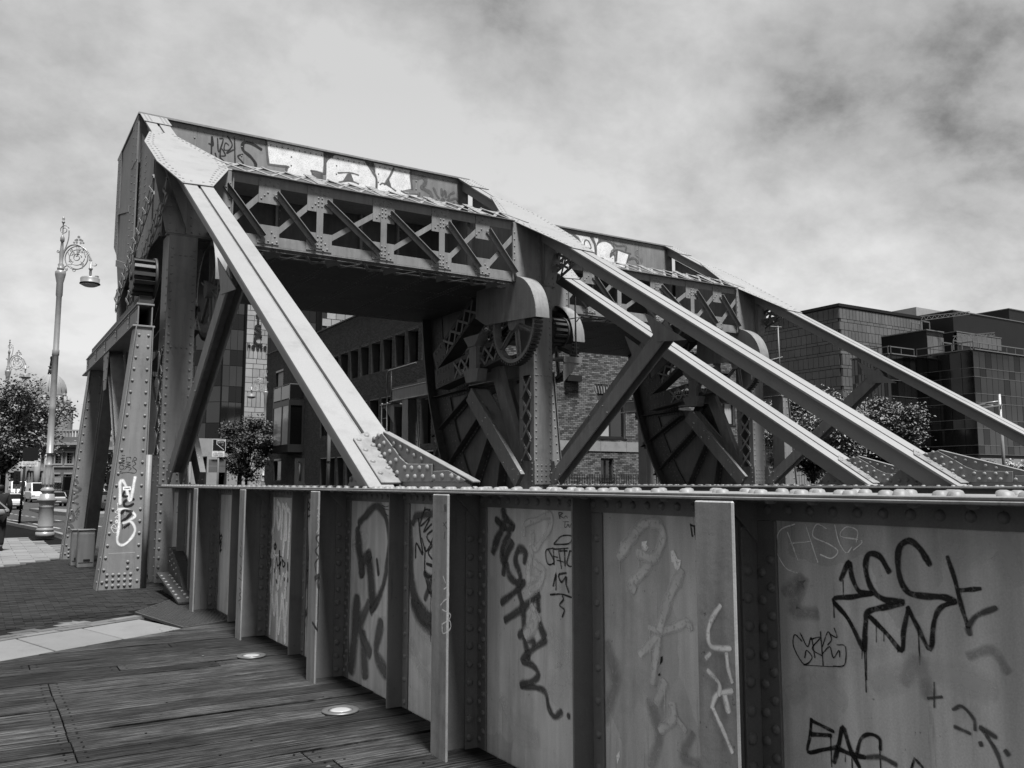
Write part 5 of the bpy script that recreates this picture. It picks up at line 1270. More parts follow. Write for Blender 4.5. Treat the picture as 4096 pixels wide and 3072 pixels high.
def coil(c, r0, r1, a0, a1, n=26):           # spiral in the local x-z plane
    return [Vector((c[0] + (r0 + (r1 - r0) * i / n) * math.cos(a0 + (a1 - a0) * i / n), 0, c[1] + (r0 + (r1 - r0) * i / n) * math.sin(a0 + (a1 - a0) * i / n))) for i in range(n + 1)]
def make_lamp():
    t = thing('street_lamp', 'x', 'street lamp', (0, 0, 0), 'ornate silver street lamps with scrolled brackets')
    def fit(mb, r, z, z0=0.0, dz=0.0):
        mb.v = [(v[0] * r, v[1] * r, dz + (v[2] - z0) * z) for v in mb.v]; return mb
    fit(MB().lathe([(.56, 0), (.56, .26), (.50, .27), (.50, .30), (.54, .34), (.54, .40), (.46, .46), (.46, .50), (.48, .52), (.455, .56), (.44, 1.40), (.47, 1.44), (.47, 1.50), (.45, 1.52), (.45, 1.66), (.58, 1.74), (.60, 1.80), (.44, 1.90), (.42, 2.06), (.30, 2.10), (.42, 2.18), (.42, 2.28), (.32, 2.36), (.30, 2.42), (.34, 2.48), (.35, 2.60), (.33, 2.8), (.27, 3.15), (.22, 3.38), (.24, 3.42), (.24, 3.48), (.18, 3.52), (.165, 3.95), (.19, 3.98), (.19, 4.02)], (0, 0, 0), 24), .48, .63).build('base', 'lamp_silver', t)
    for k in range(10):                                       # cast leaves round the bulb of the base
        a = 2 * PI * k / 10; u = Vector((math.cos(a), math.sin(a), 0)); q = MB()
        q.prism([u * .345 + Vector((-u.y * .05, u.x * .05, 2.52)), u * .345 + Vector((u.y * .05, -u.x * .05, 2.52)), u * .32 + Vector((u.y * .09, -u.x * .09, 2.85)), u * .24 + Vector((0, 0, 3.35)), u * .32 + Vector((-u.y * .09, u.x * .09, 2.85))], u * .035); fit(q, .48, .63).build('leaf_ornament', 'lamp_silver', t)
    fit(MB().lathe([(.19, 4.02), (.155, 4.03), (.15, 4.9), (.16, 4.92), (.16, 5.0), (.145, 5.02), (.14, 6.05), (.165, 6.07), (.165, 6.17), (.135, 6.19), (.128, 7.3), (.16, 7.34), (.16, 7.60), (.25, 7.78), (.25, 7.84), (.14, 7.88)], (0, 0, 0), 14), .64, 1.477, 4.02, 2.53).build('shaft', 'lamp_silver', t)
    UPZ = lambda mb: fit(mb, .72, .70, 7.88, 8.23)
    UPZ(MB().lathe([(.14, 7.86), (.15, 7.98), (.10, 8.02), (.13, 8.12), (.08, 8.2), (.09, 8.5), (.07, 8.9), (.05, 9.15), (.09, 9.2), (.09, 9.36), (.04, 9.46), (.028, 9.5), (.025, 10.0), (.07, 10.06), (.07, 10.1), (.03, 10.14), (.06, 10.22), (.02, 10.36)], (0, 0, 0), 12)).build('finial', 'lamp_silver', t)
    q = MB(); A = lambda P, r, s=6: q.tube(P, r, s)
    A(smooth_line([Vector(p) for p in ((.04, 0, 8.35), (.14, 0, 8.75), (.38, 0, 9.0), (.72, 0, 9.02), (1.05, 0, 8.82), (1.28, 0, 8.5), (1.36, 0, 8.22))]), .034)
    A(smooth_line([Vector(p) for p in ((1.36, 0, 8.24), (1.44, 0, 8.1), (1.56, 0, 8.07), (1.62, 0, 8.13), (1.58, 0, 8.19))]), .02)
    A(coil((.70, 8.43), .55, .50, .4, .4 + 2 * PI), .026); A(coil((.72, 8.45), .37, .34, 0, 2 * PI), .02); A(coil((.72, 8.45), .2, .07, 0, 4.5 * PI / 1.6), .022)
    A(coil((.0 + .06, 9.72), .22, .04, PI * .1, PI * 3.4), .02); A(smooth_line([Vector(p) for p in ((.06, 0, 8.62), (.2, 0, 9.0), (.28, 0, 9.35), (.28, 0, 9.74))]), .024)
    A(smooth_line([Vector(p) for p in ((.05, 0, 7.95), (.3, 0, 8.08), (.7, 0, 7.93), (1.0, 0, 7.98))]), .024); A(coil((.2, 7.92), .12, .03, PI / 2, PI / 2 - 3 * PI), .018); A(coil((.62, 7.88), .09, .02, PI * .6, PI * .6 + 2.4 * PI), .016)
    A(coil((-.16, 8.72), .07, .02, 0, 2.5 * PI), .018); A(smooth_line([Vector(p) for p in ((-.03, 0, 8.3), (-.08, 0, 8.6), (-.1, 0, 8.74))]), .02)
    for a in (2.5, .9, 3.7, 5.2): A(smooth_line([Vector((.70 + .52 * math.cos(a), 0, 8.43 + .52 * math.sin(a))), Vector((.72 + .4 * math.cos(a + .35), 0, 8.45 + .4 * math.sin(a + .35))), Vector((.72 + .24 * math.cos(a + .2), 0, 8.45 + .24 * math.sin(a + .2)))]), .016)
    for dx in (-.1, 0, .1): A([Vector((.74 + dx * .2, 0, 8.5)), Vector((.74 + dx, 0, 9.15))], .013, 5)
    br = UPZ(q).build('bracket', 'lamp_silver', t)
    # trefoil leaves cast on the bracket
    def trefoil(x, z, s):
        q = MB()
        for a in (0.3, 2.4, 4.5):
            c = Vector((x + s * math.cos(a + PI / 2 - .3), 0, z + s * math.sin(a + PI / 2 - .3)))
            q.lathe([(s * .2, -.012), (s * .72, -.012), (s * .72, .012), (s * .2, .012)], (0, 0, 0), 7, False); n_ = 28
            for i in range(len(q.v) - n_, len(q.v)): v = q.v[i]; q.v[i] = (c.x + v[0], v[2], c.z + v[1])
        UPZ(q).build('trefoil', 'lamp_silver', br)
    for x, z, s in ((.74, 9.3, .09), (.60, 9.17, .07), (.9, 9.15, .07), (.45, 8.78, .05), (.98, 8.72, .06), (.42, 8.3, .05), (.95, 8.15, .05), (1.2, 8.62, .05), (1.33, 8.35, .05), (.55, 8.62, .05)): trefoil(x, z, s)
    UPZ(MB().lathe([(.05, 8.26), (.045, 8.0), (.09, 7.96), (.09, 7.92), (.05, 7.86), (.06, 7.7), (.04, 7.62), (.04, 7.54)][::-1], (1.36, 0, 0), 10)).build('hanger', 'lamp_silver', t)
    L = MB().lathe([(.42, 7.28), (.40, 7.30), (.41, 7.48), (.38, 7.53), (.05, 7.56)], (1.36, 0, 0), 18); L.box((1.6, -.07, 7.55), (1.72, .07, 7.61)); L = UPZ(L).build('lantern', 'lamp_silver', t)
    UPZ(MB().lathe([(.43, 7.27), (.44, 7.245), (.41, 7.225)][::-1], (1.36, 0, 0), 18)).build('rim', 'cloth_black', L); UPZ(MB().lathe([(.05, 7.10), (.22, 7.13), (.35, 7.19), (.39, 7.235)], (1.36, 0, 0), 18)).build('glass_bowl', 'lamp_glass', L)
    return t
lamp = make_lamp(); index_kids()
LAMPS = [((1.99, 31.5), -.55, 'tall ornate silver street lamp on the footpath left of the raking steel frame'), ((1.28, 58.2), -.5, 'ornate street lamp rising behind the tree at the left edge'), ((17.2, 61.6), PI - .35, 'ornate pale street lamp with its arm to the left, beside the dark brick building')]
for i, ((x, y), rz, lab) in enumerate(LAMPS):
    l = lamp if i == 0 else copy_tree(lamp); l.location = (x, y, gz(y) - .055); l.rotation_euler = (0, 0, rz); l.scale = (1, 1, 1.045); l['label'] = lab

# plain pole and the road signs
def pole(lab, x, y, h, r=.055, band=None):
    p = thing('pole', lab, 'pole', (x, y, 0)); MB().tube([(x, y, -.1), (x, y, h)], r, 12).build('shaft', 'pole_grey', p)
    if band: MB().tube([(x, y, band), (x, y, band + .05)], r + .012, 12).build('band', 'cloth_black', p)
    return p
P_ = onZ(1312, 2180, 0); d_ = ray(1312, HORIZ); k_ = 27 / d_.dot(FW) * 1.0
px_, py_ = d_.x * 27 / FPX, d_.y * 27 / FPX; pole('plain pale pole standing in front of the dark brick building', px_, py_, 5.3, .055, 2.28)
def sign(lab, x, D, w, extra):
    a, b = at(x, D); s = thing('road_sign', lab, 'road sign', (a, b, gz(b))); zt = lambda y: 1.65 + (HORIZ - y) * D / FPX
    rot = Quaternion((0, 0, 1), -AZ - math.atan((x - 2048) / FPX)); ex = rot @ Vector((1, 0, 0)); ey = rot @ Vector((0, 1, 0)); O = Vector((a, b, 0))
    def panel(name, m, x0, x1, y0, y1, off=0, par=None):
        q = MB().prism([O + ex * x0 - ey * (.06 + off) + Vector((0, 0, zt(y1))), O + ex * x1 - ey * (.06 + off) + Vector((0, 0, zt(y1))), O + ex * x1 - ey * (.06 + off) + Vector((0, 0, zt(y0))), O + ex * x0 - ey * (.06 + off) + Vector((0, 0, zt(y0)))], ey * .02); return q.build(name, m, par or s)
    return s, O, ex, ey, zt, panel, rot
def txt(s_, par, O, ex, ey, x, z, size, rot, m='lettering', off=.085): letters(s_, O + ex * x - ey * off + Vector((0, 0, z)), size, (rot @ Quaternion((1, 0, 0), PI / 2)).to_euler(), m, par, ext=.002)
D = 40; k = D / FPX
s, O, ex, ey, zt, panel, rot = sign('black and white road sign on a pole before the glass office', 870, D, .6, 0)
MB().tube([O + Vector((0, 0, -.3)), O + Vector((0, 0, zt(1757)))], .045, 8).build('post', 'pole_grey', s)
pb = panel('plate_border', 'sign_white', -24 * k, 26 * k, 1757, 1804); pk = panel('plate', 'sign_black', -22.6 * k, 24.6 * k, 1758.5, 1802.5, .012)
q = MB(); nn = -ey
def lp(dx, y): return O + ex * (dx * k) - ey * .078 + Vector((0, 0, zt(y)))
stroke(q, [lp(-8, 1760), lp(-8, 1777)], 2.2 * k, nn, False)
for i in range(6): stroke(q, [lp(-7 + i * 4.6, 1778 + i * 3.7), lp(-4.6 + i * 4.6, 1780 + i * 3.7)], 2.0 * k, nn, False)
q.build('sign_diagram', 'sign_white', pk)
q = MB(); stroke(q, [lp(-3, 1763.5), lp(22, 1763.5)], 5.0 * k, nn, False); q.build('sign_box', 'sign_white', pk); txt('DIVERSION', pk, O, ex, ey, 9.5 * k, zt(1765.2), 4.5 * k, rot, off=.081)
for i, tline in enumerate(('(2) tonne', '3T')): txt(tline, pk, O, ex, ey, (8, 14)[i] * k, zt((1773, 1783)[i]), 6 * k, rot, 'sign_white', off=.079)
pw = panel('time_plate', 'sign_white', -25 * k, 22 * k, 1805.5, 1827)
for i, tline in enumerate(('Luan - Domh', '24 UAIR/HOUR', 'MON - SUN')): txt(tline, pw, O, ex, ey, -1.5 * k, zt(1811.5 + 6.6 * i), 6.2 * k, rot)
for i in (0, 1): panel('back_plate', 'sign_back', -36 * k, 28 * k, 1838 + i * 27, 1864 + i * 26, -.09)
D = 36; k = D / FPX
s, O, ex, ey, zt, panel, rot = sign('dark signpost with a white time plate under the tree at the left', 97, D, .6, 0)
MB().tube([O + Vector((-.09, 0, 0)), O + Vector((0, 0, zt(1790)))], .05, 8).build('post', 'cloth_dark', s)
panel('plate', 'sign_black', -12 * k, 44 * k, 1790, 1842); pw = panel('time_plate', 'sign_white', -14 * k, 44 * k, 1846, 1866)
for i, tline in enumerate(('24 UAIR/HOUR', 'MON - SUN')): txt(tline, pw, O, ex, ey, 15 * k, zt(1854.5 + 8.3 * i), 7.4 * k, rot)
# traffic signals on the far side of the road
for x, lab in ((66, 'traffic signal on a thin pole beyond the cars at the left'), (437, 'dark traffic signal between the raking legs of the steel frame')):
    a, b = at(x, 92); t = thing('traffic_signal', lab, 'traffic signal', (a, b, gz(b)), 'traffic signals'); z = gz(b)
    MB().tube([(a, b, z), (a, b, z + 3.3)], .07, 8).build('post', 'pole_grey', t)
    h = MB(); h.box((a - .2, b - .25, z + 2.3), (a + .2, b - .02, z + 3.35)); h.box((a - .32, b - .03, z + 2.15), (a + .32, b - .0, z + 3.5)); h = h.build('signal_head', 'cloth_black', t)
    for i in range(3): MB().tube([(a, b - .27, z + 2.5 + .32 * i), (a, b - .251, z + 2.5 + .32 * i)], .11, 10).build('signal_lens', 'car_glass', h)
a, b = at(4020, 62); z9 = 1.65 + (HORIZ - 1575) * 62 / FPX; sl = thing('street_light', 'plain modern street light with arms to the left at the right edge', 'street light', (a, b, 0))
ex = Vector((math.cos(AZ + .5), -math.sin(AZ + .5), 0)); O = Vector((a, b, 0)); MB().tube([O, O + Vector((0, 0, z9))], [.13, .09], 10).build('post', 'lamp_silver', sl)
q = MB(); q.tube([O + Vector((0, 0, z9 - .5)), O - ex * 1.0 + Vector((0, 0, z9 - .62))], .06, 8); q.tube([O + Vector((0, 0, z9 - .9)), O - ex * .9 + Vector((0, 0, z9 - .7))], .05, 8); q.build('arm', 'lamp_silver', sl)
q = MB(); q.bar(O - ex * .9 + Vector((0, 0, z9 - .62)), O - ex * 2.1 + Vector((0, 0, z9 - .85)), .3, .12); q.bar(O - ex * .3 + Vector((0, -.5, z9 - .8)), O - ex * 1.9 + Vector((0, -.9, z9 - .95)), .3, .12); q.build('luminaire', 'lamp_silver', sl)
# iron railings before the gable and farther along the dock
def railing(lab, p, r, z0, z1, pitch):
    p, r = Vector(p), Vector(r); t = thing('iron_railing', lab, 'railing', (p + r) / 2, 'iron railings along the dock'); L = (r - p).length; d = (r - p).normalized(); ORG[t.name] = tuple((p + r) / 2)
    q = MB(); 
    for z in (z0 + .12, z1 - .14): q.bar(p + Vector((0, 0, z)), r + Vector((0, 0, z)), .04, .025)
    q.build('rail', 'cloth_black', t); me = MB().tube([(0, 0, z0), (0, 0, z1), (0, 0, z1 + .06)], [.013, .013, .002], 5).mesh('picket'); me.materials.append(MAT['cloth_black'])
    for i in range(int(L / pitch) + 1):
        o = bpy.data.objects.new('picket', me); COL.objects.link(o); o.parent = t; o.location = p + d * (i * pitch) - Vector(ORG[t.name])
railing('black iron railing in front of the mottled brick gable', (19.0, 28.6, 0), (33.0, 28.6, 0), .9, 1.98, .125)
a, b = at(3105, 58); c, d = at(3300, 58); railing('black iron railing under the round trees to the right of the far column', (a, b, 0), (c, d, 0), .9, 2.3, .17)
w = thing('dock_wall', 'low pale wall behind the round trees and below the dark glass office', 'wall', (*at(3500, 80), 0)); (a, b), (c, d) = at(3080, 80), at(4250, 74); MB().bar((a, b, 1.2), (c, d, 1.2), .5, 4.0 if False else 3.6).build('wall', 'render_pale', w); MB().bar((a, b, 3.1), (c, d, 3.1), .7, .2).build('coping', 'stone_band', w)
w = thing('pale_pavilion', 'pale building seen low between the trunks right of the far column', 'building', (*at(3200, 92), 0)); a, b = at(3120, 92); MB().box((a, b, -.5), (a + 8, b + 5, 4.0)).build('wall', 'render_pale', w); MB().box((a - .1, b - .12, 1.5), (a + 8.1, b - .01, 2.6)).build('window', 'glass_dark', w); MB().box((a - .3, b - .3, 4.0), (a + 8.3, b + 5.3, 4.25)).build('roof', 'render_grey', w)

# person walking away at the left edge
def skin(name, nodes, edges, m, parent, sub=2):
    me = bpy.data.meshes.new(name); og = Vector(ORG[parent.name]); me.from_pydata([Vector(n_[0]) for n_ in nodes], edges, []); o = bpy.data.objects.new(name, me); COL.objects.link(o); o.parent = parent
    s = o.modifiers.new('skin', 'SKIN')
    for i, n_ in enumerate(nodes):
        v = me.skin_vertices[0].data[i]; v.radius = n_[1] if isinstance(n_[1], tuple) else (n_[1], n_[1]); v.use_root = i == 0
    u = o.modifiers.new('smooth', 'SUBSURF'); u.levels = u.render_levels = sub; s.use_smooth_shade = True; me.materials.append(MAT[m]); ORG[o.name] = tuple(og); return o
pp = onZ(-16, 2203, 0); PS = thing('person', 'person walking away in a dark jacket with a pale hem and crossed strap', 'person', (0, 0, 0))
# body: pelvis root, spine, head, arms, legs (local: facing +y)
N_ = [((0, 0, .92), (.16, .12)), ((0, 0, 1.12), (.135, .10)), ((0, .0, 1.30), (.16, .11)), ((0, -.0, 1.40), (.07, .07)), ((0, .02, 1.50), (.085, .095)), ((0, .03, 1.60), (.08, .09)), ((-.18, 0, 1.35), .055), ((-.24, -.02, 1.10), .045), ((-.22, .10, .90), .036), ((-.21, .14, .82), .03), ((.18, 0, 1.35), .055), ((.24, -.03, 1.10), .045), ((.23, .08, .90), .036), ((.22, .12, .82), .03), ((-.09, 0, .84), .10), ((-.09, .06, .48), .07), ((-.08, -.02, .09), .045), ((-.09, .12, .04), .035), ((.09, 0, .84), .10), ((.09, -.02, .48), .07), ((.08, -.16, .12), .045), ((.09, -.04, .04), .035)]
E_ = [(0, 1), (1, 2), (2, 3), (3, 4), (4, 5), (2, 6), (6, 7), (7, 8), (8, 9), (2, 10), (10, 11), (11, 12), (12, 13), (0, 14), (14, 15), (15, 16), (16, 17), (0, 18), (18, 19), (19, 20), (20, 21)]
body = skin('body', N_, E_, 'skin', PS)
def grow(idx, k, add=.012): return [(N_[i][0], tuple(v * k + add for v in (N_[i][1] if isinstance(N_[i][1], tuple) else (N_[i][1],) * 2))) for i in idx]
skin('jacket', [((0, 0, .95), (.21, .17))] + grow([1, 2, 6, 7, 8, 10, 11, 12], 1.18), [(0, 1), (1, 2), (2, 3), (3, 4), (4, 5), (2, 6), (6, 7), (7, 8)], 'cloth_dark', PS)
skin('trousers', [((0, 0, .88), (.185, .15))] + grow([14, 15, 16, 18, 19, 20], 1.12), [(0, 1), (1, 2), (2, 3), (0, 4), (4, 5), (5, 6)], 'cloth_black', PS)
MB().lathe([(.20, .86), (.232, .88), (.235, .99), (.215, 1.01)], (0, 0, 0), 20).build('hem', 'cloth_pale', PS).scale = (1, .82, 1)
skin('hair', [((0, -.03, 1.44), (.10, .07)), ((0, -.02, 1.53), (.105, .105)), ((0, -.0, 1.61), (.10, .10))], [(0, 1), (1, 2)], 'hair', PS)
q = MB(); stroke(q, [(-.2, -.175, 1.38), (-.02, -.185, 1.2), (.19, -.2, 1.0)], .035, (0, -1, .1)); q.build('strap', 'cloth_pale', PS)
for x, y in ((-.09, .06), (.085, -.1)): MB().box((x - .045, y - .08, 0), (x + .045, y + .17, .085)).build('shoe', 'cloth_black', PS, bevel=.02)
PS.location = pp; PS.rotation_euler = (0, 0, .05); PS.scale = (1.0,) * 3

# vehicles
def car(lab, x, D, heading, kind, m, name='parked_car', group='vehicles on the street at the left', z=None):
    a, b = at(x, D); Z = gz(b) - .11 if z is None else z; c = thing(name, lab, 'van' if kind == 'van' else ('bus' if kind == 'bus' else 'car'), (0, 0, 0), group)
    H = {'hatch': [(-1.95, .3), (-2.0, .6), (-1.95, .92), (-1.75, 1.0), (1.0, .95), (1.75, .85), (2.0, .65), (2.02, .3)], 'suv': [(-2.1, .35), (-2.15, .8), (-2.1, 1.1), (1.1, 1.08), (1.95, 1.0), (2.15, .8), (2.18, .35)], 'van': [(-2.5, .35), (-2.5, 1.3), (1.4, 1.3), (2.3, 1.15), (2.5, .8), (2.5, .35)], 'bus': [(-5, .35), (-5, 1.3), (5, 1.3), (5, .35)]}[kind]
    G = {'hatch': ([(-1.85, .95), (-1.45, 1.46), (.2, 1.48), (1.15, .94)], .80, .66), 'suv': ([(-2.0, 1.09), (-1.75, 1.68), (.3, 1.72), (1.2, 1.07)], .86, .74), 'van': ([(-2.48, 1.29), (-2.45, 2.25), (1.15, 2.3), (1.95, 1.2)], .93, .88), 'bus': ([(-4.98, 1.29), (-4.95, 3.0), (4.9, 3.0), (4.98, 1.29)], 1.22, 1.2)}[kind]
    W = {'hatch': .86, 'suv': .92, 'van': .98, 'bus': 1.25}[kind]
    MB().prism([(-W, p, r) for p, r in H], (2 * W, 0, 0)).build('body', m, c, bevel=.09)
    g, wb, wt = G; q = MB(); q.add([(s * w, g[i][0], g[i][1]) for s in (-1, 1) for i, w in ((0, wb), (1, wt), (2, wt), (3, wb))], [(0, 1, 2, 3), (7, 6, 5, 4), (1, 5, 6, 2), (0, 4, 5, 1), (3, 2, 6, 7)])
    cab = q.build('cabin', m, c, bevel=.04)
    def pane(i, j, k=.86, sh=.012):                           # front and rear screens sit just proud of the cabin
        P = [Vector((s * w, g[n_][0], g[n_][1])) for s, n_, w in ((-1, i, wb), (1, i, wb), (1, j, wt), (-1, j, wt))]; C = sum(P, Vector()) / 4; nn = (P[1] - P[0]).cross(P[2] - P[1]).normalized(); nn = nn if nn.y * (1 if i == 3 else -1) > 0 else -nn
        MB().prism([C + (p - C) * k + nn * sh for p in P], nn * .01).build('windscreen' if i == 3 else 'rear_window', 'car_glass', cab)
    if kind != 'van': pane(0, 1)
    pane(3, 2)
    for s in (-1, 1):
        P = [Vector((s * w, g[n_][0], g[n_][1])) for n_, w in ((0, wb), (3, wb), (2, wt), (1, wt))]; C = sum(P, Vector()) / 4
        if kind == 'van': P = [Vector((s * wb, 1.0, 1.32)), Vector((s * wb, 1.75, 1.32)), Vector((s * wt, 1.1, 2.1)), Vector((s * wt, .9, 2.1))]; C = sum(P, Vector()) / 4
        MB().prism([C + (p - C) * .84 + Vector((s * .012, 0, .0)) for p in P], (s * .01, 0, 0)).build('side_window', 'car_glass', cab)
        f, r = H[-1][0], H[0][0]
        MB().box((s * W * .62, f - .12, .68), (s * W * .97, f + .012, .86)).build('headlight', 'car_lamp', c, bevel=.02); MB().box((s * W * .74, r - .02, .72), (s * W * .98, r + .12, 1.0)).build('tail_light', 'cloth_dark', c, bevel=.02)
        MB().box((s * (W + .02), g[3][0] - .35, 1.0 if kind != 'van' else 1.35), (s * (W + .18), g[3][0] - .22, 1.14 if kind != 'van' else 1.65)).build('mirror', 'cloth_black', c, bevel=.02)
        for yy in (H[0][0] + .75, H[-1][0] - .8):
            MB().tube([(s * (W - .2), yy, .32), (s * (W + .01), yy, .32)], .32, 16).build('tyre', 'tyre', c); MB().tube([(s * (W - .02), yy, .32), (s * (W + .018), yy, .32)], .2, 10).build('rim', 'car_silver', c)
    for yy in (H[0][0] - .035, H[-1][0] + .012): MB().box((-.26, yy, .45), (.26, yy + .02, .57)).build('number_plate', 'sign_white', c)
    for yy in (H[0][0] - .03, H[-1][0] - .06): MB().box((-W * .96, yy, .28), (W * .96, yy + .09, .42)).build('bumper', 'cloth_black', c, bevel=.02)
    c.location = (a, b, Z); c.rotation_euler = (0, 0, heading); return c
car('white hatchback seen from behind beside the walking person', 48, 83, .08, 'hatch', 'car_white')
car('silver car facing the camera between the raking legs of the frame', 408, 84, PI + .12, 'suv', 'car_silver')
car('dark car at the right of the silver one behind the tagged leg', 462, 74, PI + .12, 'hatch', 'car_dark')
car('silver car seen from behind to the right of the lamp base', 224, 92, .1, 'hatch', 'car_silver')
car('white van with dark mirrors just left of the lamp base', 152, 104, PI + .1, 'van', 'car_white')
car('white van far off behind the hatchback', 72, 120, PI + .05, 'van', 'car_white')
car('dark car between the signpost and the white van', 118, 112, PI + .1, 'suv', 'car_silver')
car('small pale car waiting behind the lamp base', 178, 118, PI, 'hatch', 'car_white')
car('dark bus half hidden behind the outer raking leg', 262, 112, .1, 'bus', 'car_dark', 'bus')
car('white car farther back in the gap between the legs', 395, 112, PI, 'hatch', 'car_white')

# trees: trunk, limbs and thousands of small leaf faces gathered in uneven clumps
def leaf_tree(lab, cx, cy, z0, rx, rz, zc, nclump, nleaf, ls, m, trunk_r, group, name='round_tree', lean=0.0, seed=1):
    r = random.Random(seed); t = thing(name, lab, 'tree', (cx, cy, z0), group); base = Vector((cx, cy, z0)); C = Vector((cx + lean, cy, zc))
    q = MB(); fork = base + Vector((lean * .3, 0, (zc - rz - z0) * .9 + .2)); q.tube([base, base.lerp(fork, .5) + Vector((r.uniform(-.05, .05), 0, 0)), fork], [trunk_r, trunk_r * .8, trunk_r * .7], 8)
    cl = []
    for i in range(nclump):
        v = Vector((r.gauss(0, 1), r.gauss(0, 1), r.gauss(0, 1))).normalized(); k = r.uniform(.3, 1.02) ** .6
        c = C + Vector((v.x * rx * k, v.y * rx * k, v.z * rz * k)); cl.append((c, r.uniform(.10, .34) * (rx + rz) / 2))
    for c, s in cl[::2]:
        mid = fork.lerp(c, .5) + Vector((r.uniform(-.2, .2), r.uniform(-.2, .2), r.uniform(-.1, .25))); q.tube([fork, mid, c], [trunk_r * .42, trunk_r * .24, .012], 5)
    q.build('trunk', 'bark', t)
    q = MB(); per = nleaf // nclump
    for c, s in cl:
        tone0 = r.uniform(-.3, .3)
        for _ in range(per):
            v = Vector((r.gauss(0, 1), r.gauss(0, 1), r.gauss(0, .8))); p = c + v * (s * .55); a = r.uniform(0, 6.28); tilt = Vector((r.gauss(0, .6), r.gauss(0, .6), 1)).normalized()
            d = tilt.orthogonal().normalized(); d = Quaternion(tilt, a) @ d; e = tilt.cross(d); l = ls * r.uniform(.6, 1.3); dr = Vector((0, 0, -l * r.uniform(.0, .5)))
            q.add([p - d * l * .5, p + e * l * .36, p + d * l * .6 + dr, p - e * l * .36], [(0, 1, 2, 3)], tone=tone0 + r.uniform(-.25, .25))
    q.build('crown', m, t); return t
TG = 'street trees'
a, b = at(70, 44); leaf_tree('large leafy tree with a dark trunk at the left edge beside the lamp', a - .62, b, gz(b), 2.75, 2.25, 4.45, 64, 26000, .15, 'leaf', .17, TG, 'street_tree', -.1, 3)
a, b = at(985, 58); leaf_tree('leafy tree between the road sign and the pale stone pier', a, b, -.3, 1.55, 2.15, 4.1, 44, 17000, .14, 'leaf_pale', .13, TG, 'street_tree', 0, 5)
a, b = at(3250, 60); leaf_tree('larger round leafy tree right of the far column, under the strut', a, b, 0, 3.35, 2.75, 4.95, 90, 42000, .18, 'leaf_pale', .17, TG, 'round_tree', .1, 8)
a, b = at(3550, 62); leaf_tree('smaller round leafy tree in front of the black glass office', a, b, 0, 2.75, 2.35, 5.0, 70, 30000, .18, 'leaf_pale', .16, TG, 'round_tree', .0, 9)
a, b = at(432, 118); leaf_tree('small distant tree between the raking legs of the steel frame', a, b, -.5, 2.2, 2.6, 4.2, 16, 2200, .35, 'leaf', .2, TG, 'street_tree', 0, 12)
a, b = at(3990, 70); leaf_tree('low leafy shrub by the modern street light', a, b, 1.6, 1.6, .55, 2.75, 12, 2200, .17, 'leaf_pale', .05, 'shrubs on the dock edge', 'shrub', 0, 14)
a, b = at(4085, 66); leaf_tree('low leafy shrub at the right edge above the gusset', a, b, 1.5, 1.2, .6, 2.75, 12, 1800, .17, 'leaf_pale', .05, 'shrubs on the dock edge', 'shrub', 0, 15)
# ---------------------------------------------------------------- graffiti: flat paint lying on the steel it was put on
ZOOM = {'A': (2700, 1850, 1.3574), 'B': (1900, 1850, 1.358), 'C': (1200, 1850, 1.58), 'D': (600, 1850, 1.951), 'E': (400, 1780, 2.676), 'F': (0, 1700, 3.016), 'G': (1000, 580, 4.424), 'H': (1400, 600, 4.424), 'I': (400, 400, 2.212), 'J': (2200, 900, 4.424), 'K': (1040, 1950, 2.552), 'P': (0, 0, 1)}
XW = X1 - .0105; XF = X1 - .3385; YW1 = YF - .0025; YW2 = YF + 2.2 - .0025
SURF = {'web': (lambda x, y: onX(x, y, XW), (-1, 0, 0)), 'flange': (lambda x, y: onX(x, y, XF), (-1, 0, 0)), 'cw': (lambda x, y: onY(x, y, YW1), (0, -1, 0)), 'cw2': (lambda x, y: onY(x, y, YW2), (0, -1, 0)), 'leg': (lambda x, y: onY(x, y, 15.0975), (0, -1, 0)), 'leg2': (lambda x, y: onY(x, y, 21.5975), (0, -1, 0))}
LAY = [0]
def graffiti(parent, surf, m, items, zoom, taper=False):
    """items: (width, [points], curved?) strokes or ('fill', [points]) areas, in the photograph's pixels"""
    f, n = SURF[surf]; n = Vector(n); ox_, oy_, sc = ZOOM[zoom]; q = MB(); LAY[0] += 1; lift = n * (.00015 * (LAY[0] % 12))
    def P(p): return f(ox_ + p[0] / sc, oy_ + p[1] / sc) + lift
    for it in items:
        pts = it[1]
        if it[0] == 'fill': q.add([P(p) for p in pts], [tuple(range(len(pts)))]); continue
        x, y = pts[len(pts) // 2]; vw = (P((x, y - it[0] / 2)) - P((x, y + it[0] / 2))).length; hw = (P((x - it[0] / 2, y)) - P((x + it[0] / 2, y))).length
        dx = sum(abs(a[0] - b[0]) for a, b in zip(pts, pts[1:])) * hw; dy = sum(abs(a[1] - b[1]) for a, b in zip(pts, pts[1:])) * vw
        w = (hw * dy + vw * dx) / (dx + dy + 1e-9)
        spray(q, [P(p) for p in pts], w, n, len(it) < 3 or it[2], .22 if m == 'ink' else .5, .42 if m.startswith('ghost') else 1.0)
        if surf in ('web', 'leg') and m in ('ink', 'spray_white', 'spray_pale') and it[0] > 10 and R.random() < .45:      # a run of paint
            a = P(pts[R.randrange(len(pts))]); spray(q, [a, a - Vector((0, 0, R.uniform(.04, .16)))], .005, n, False, .3)
    q.al += [1.0] * (len(q.v) - len(q.al))
    return q.build('graffiti', m, parent)
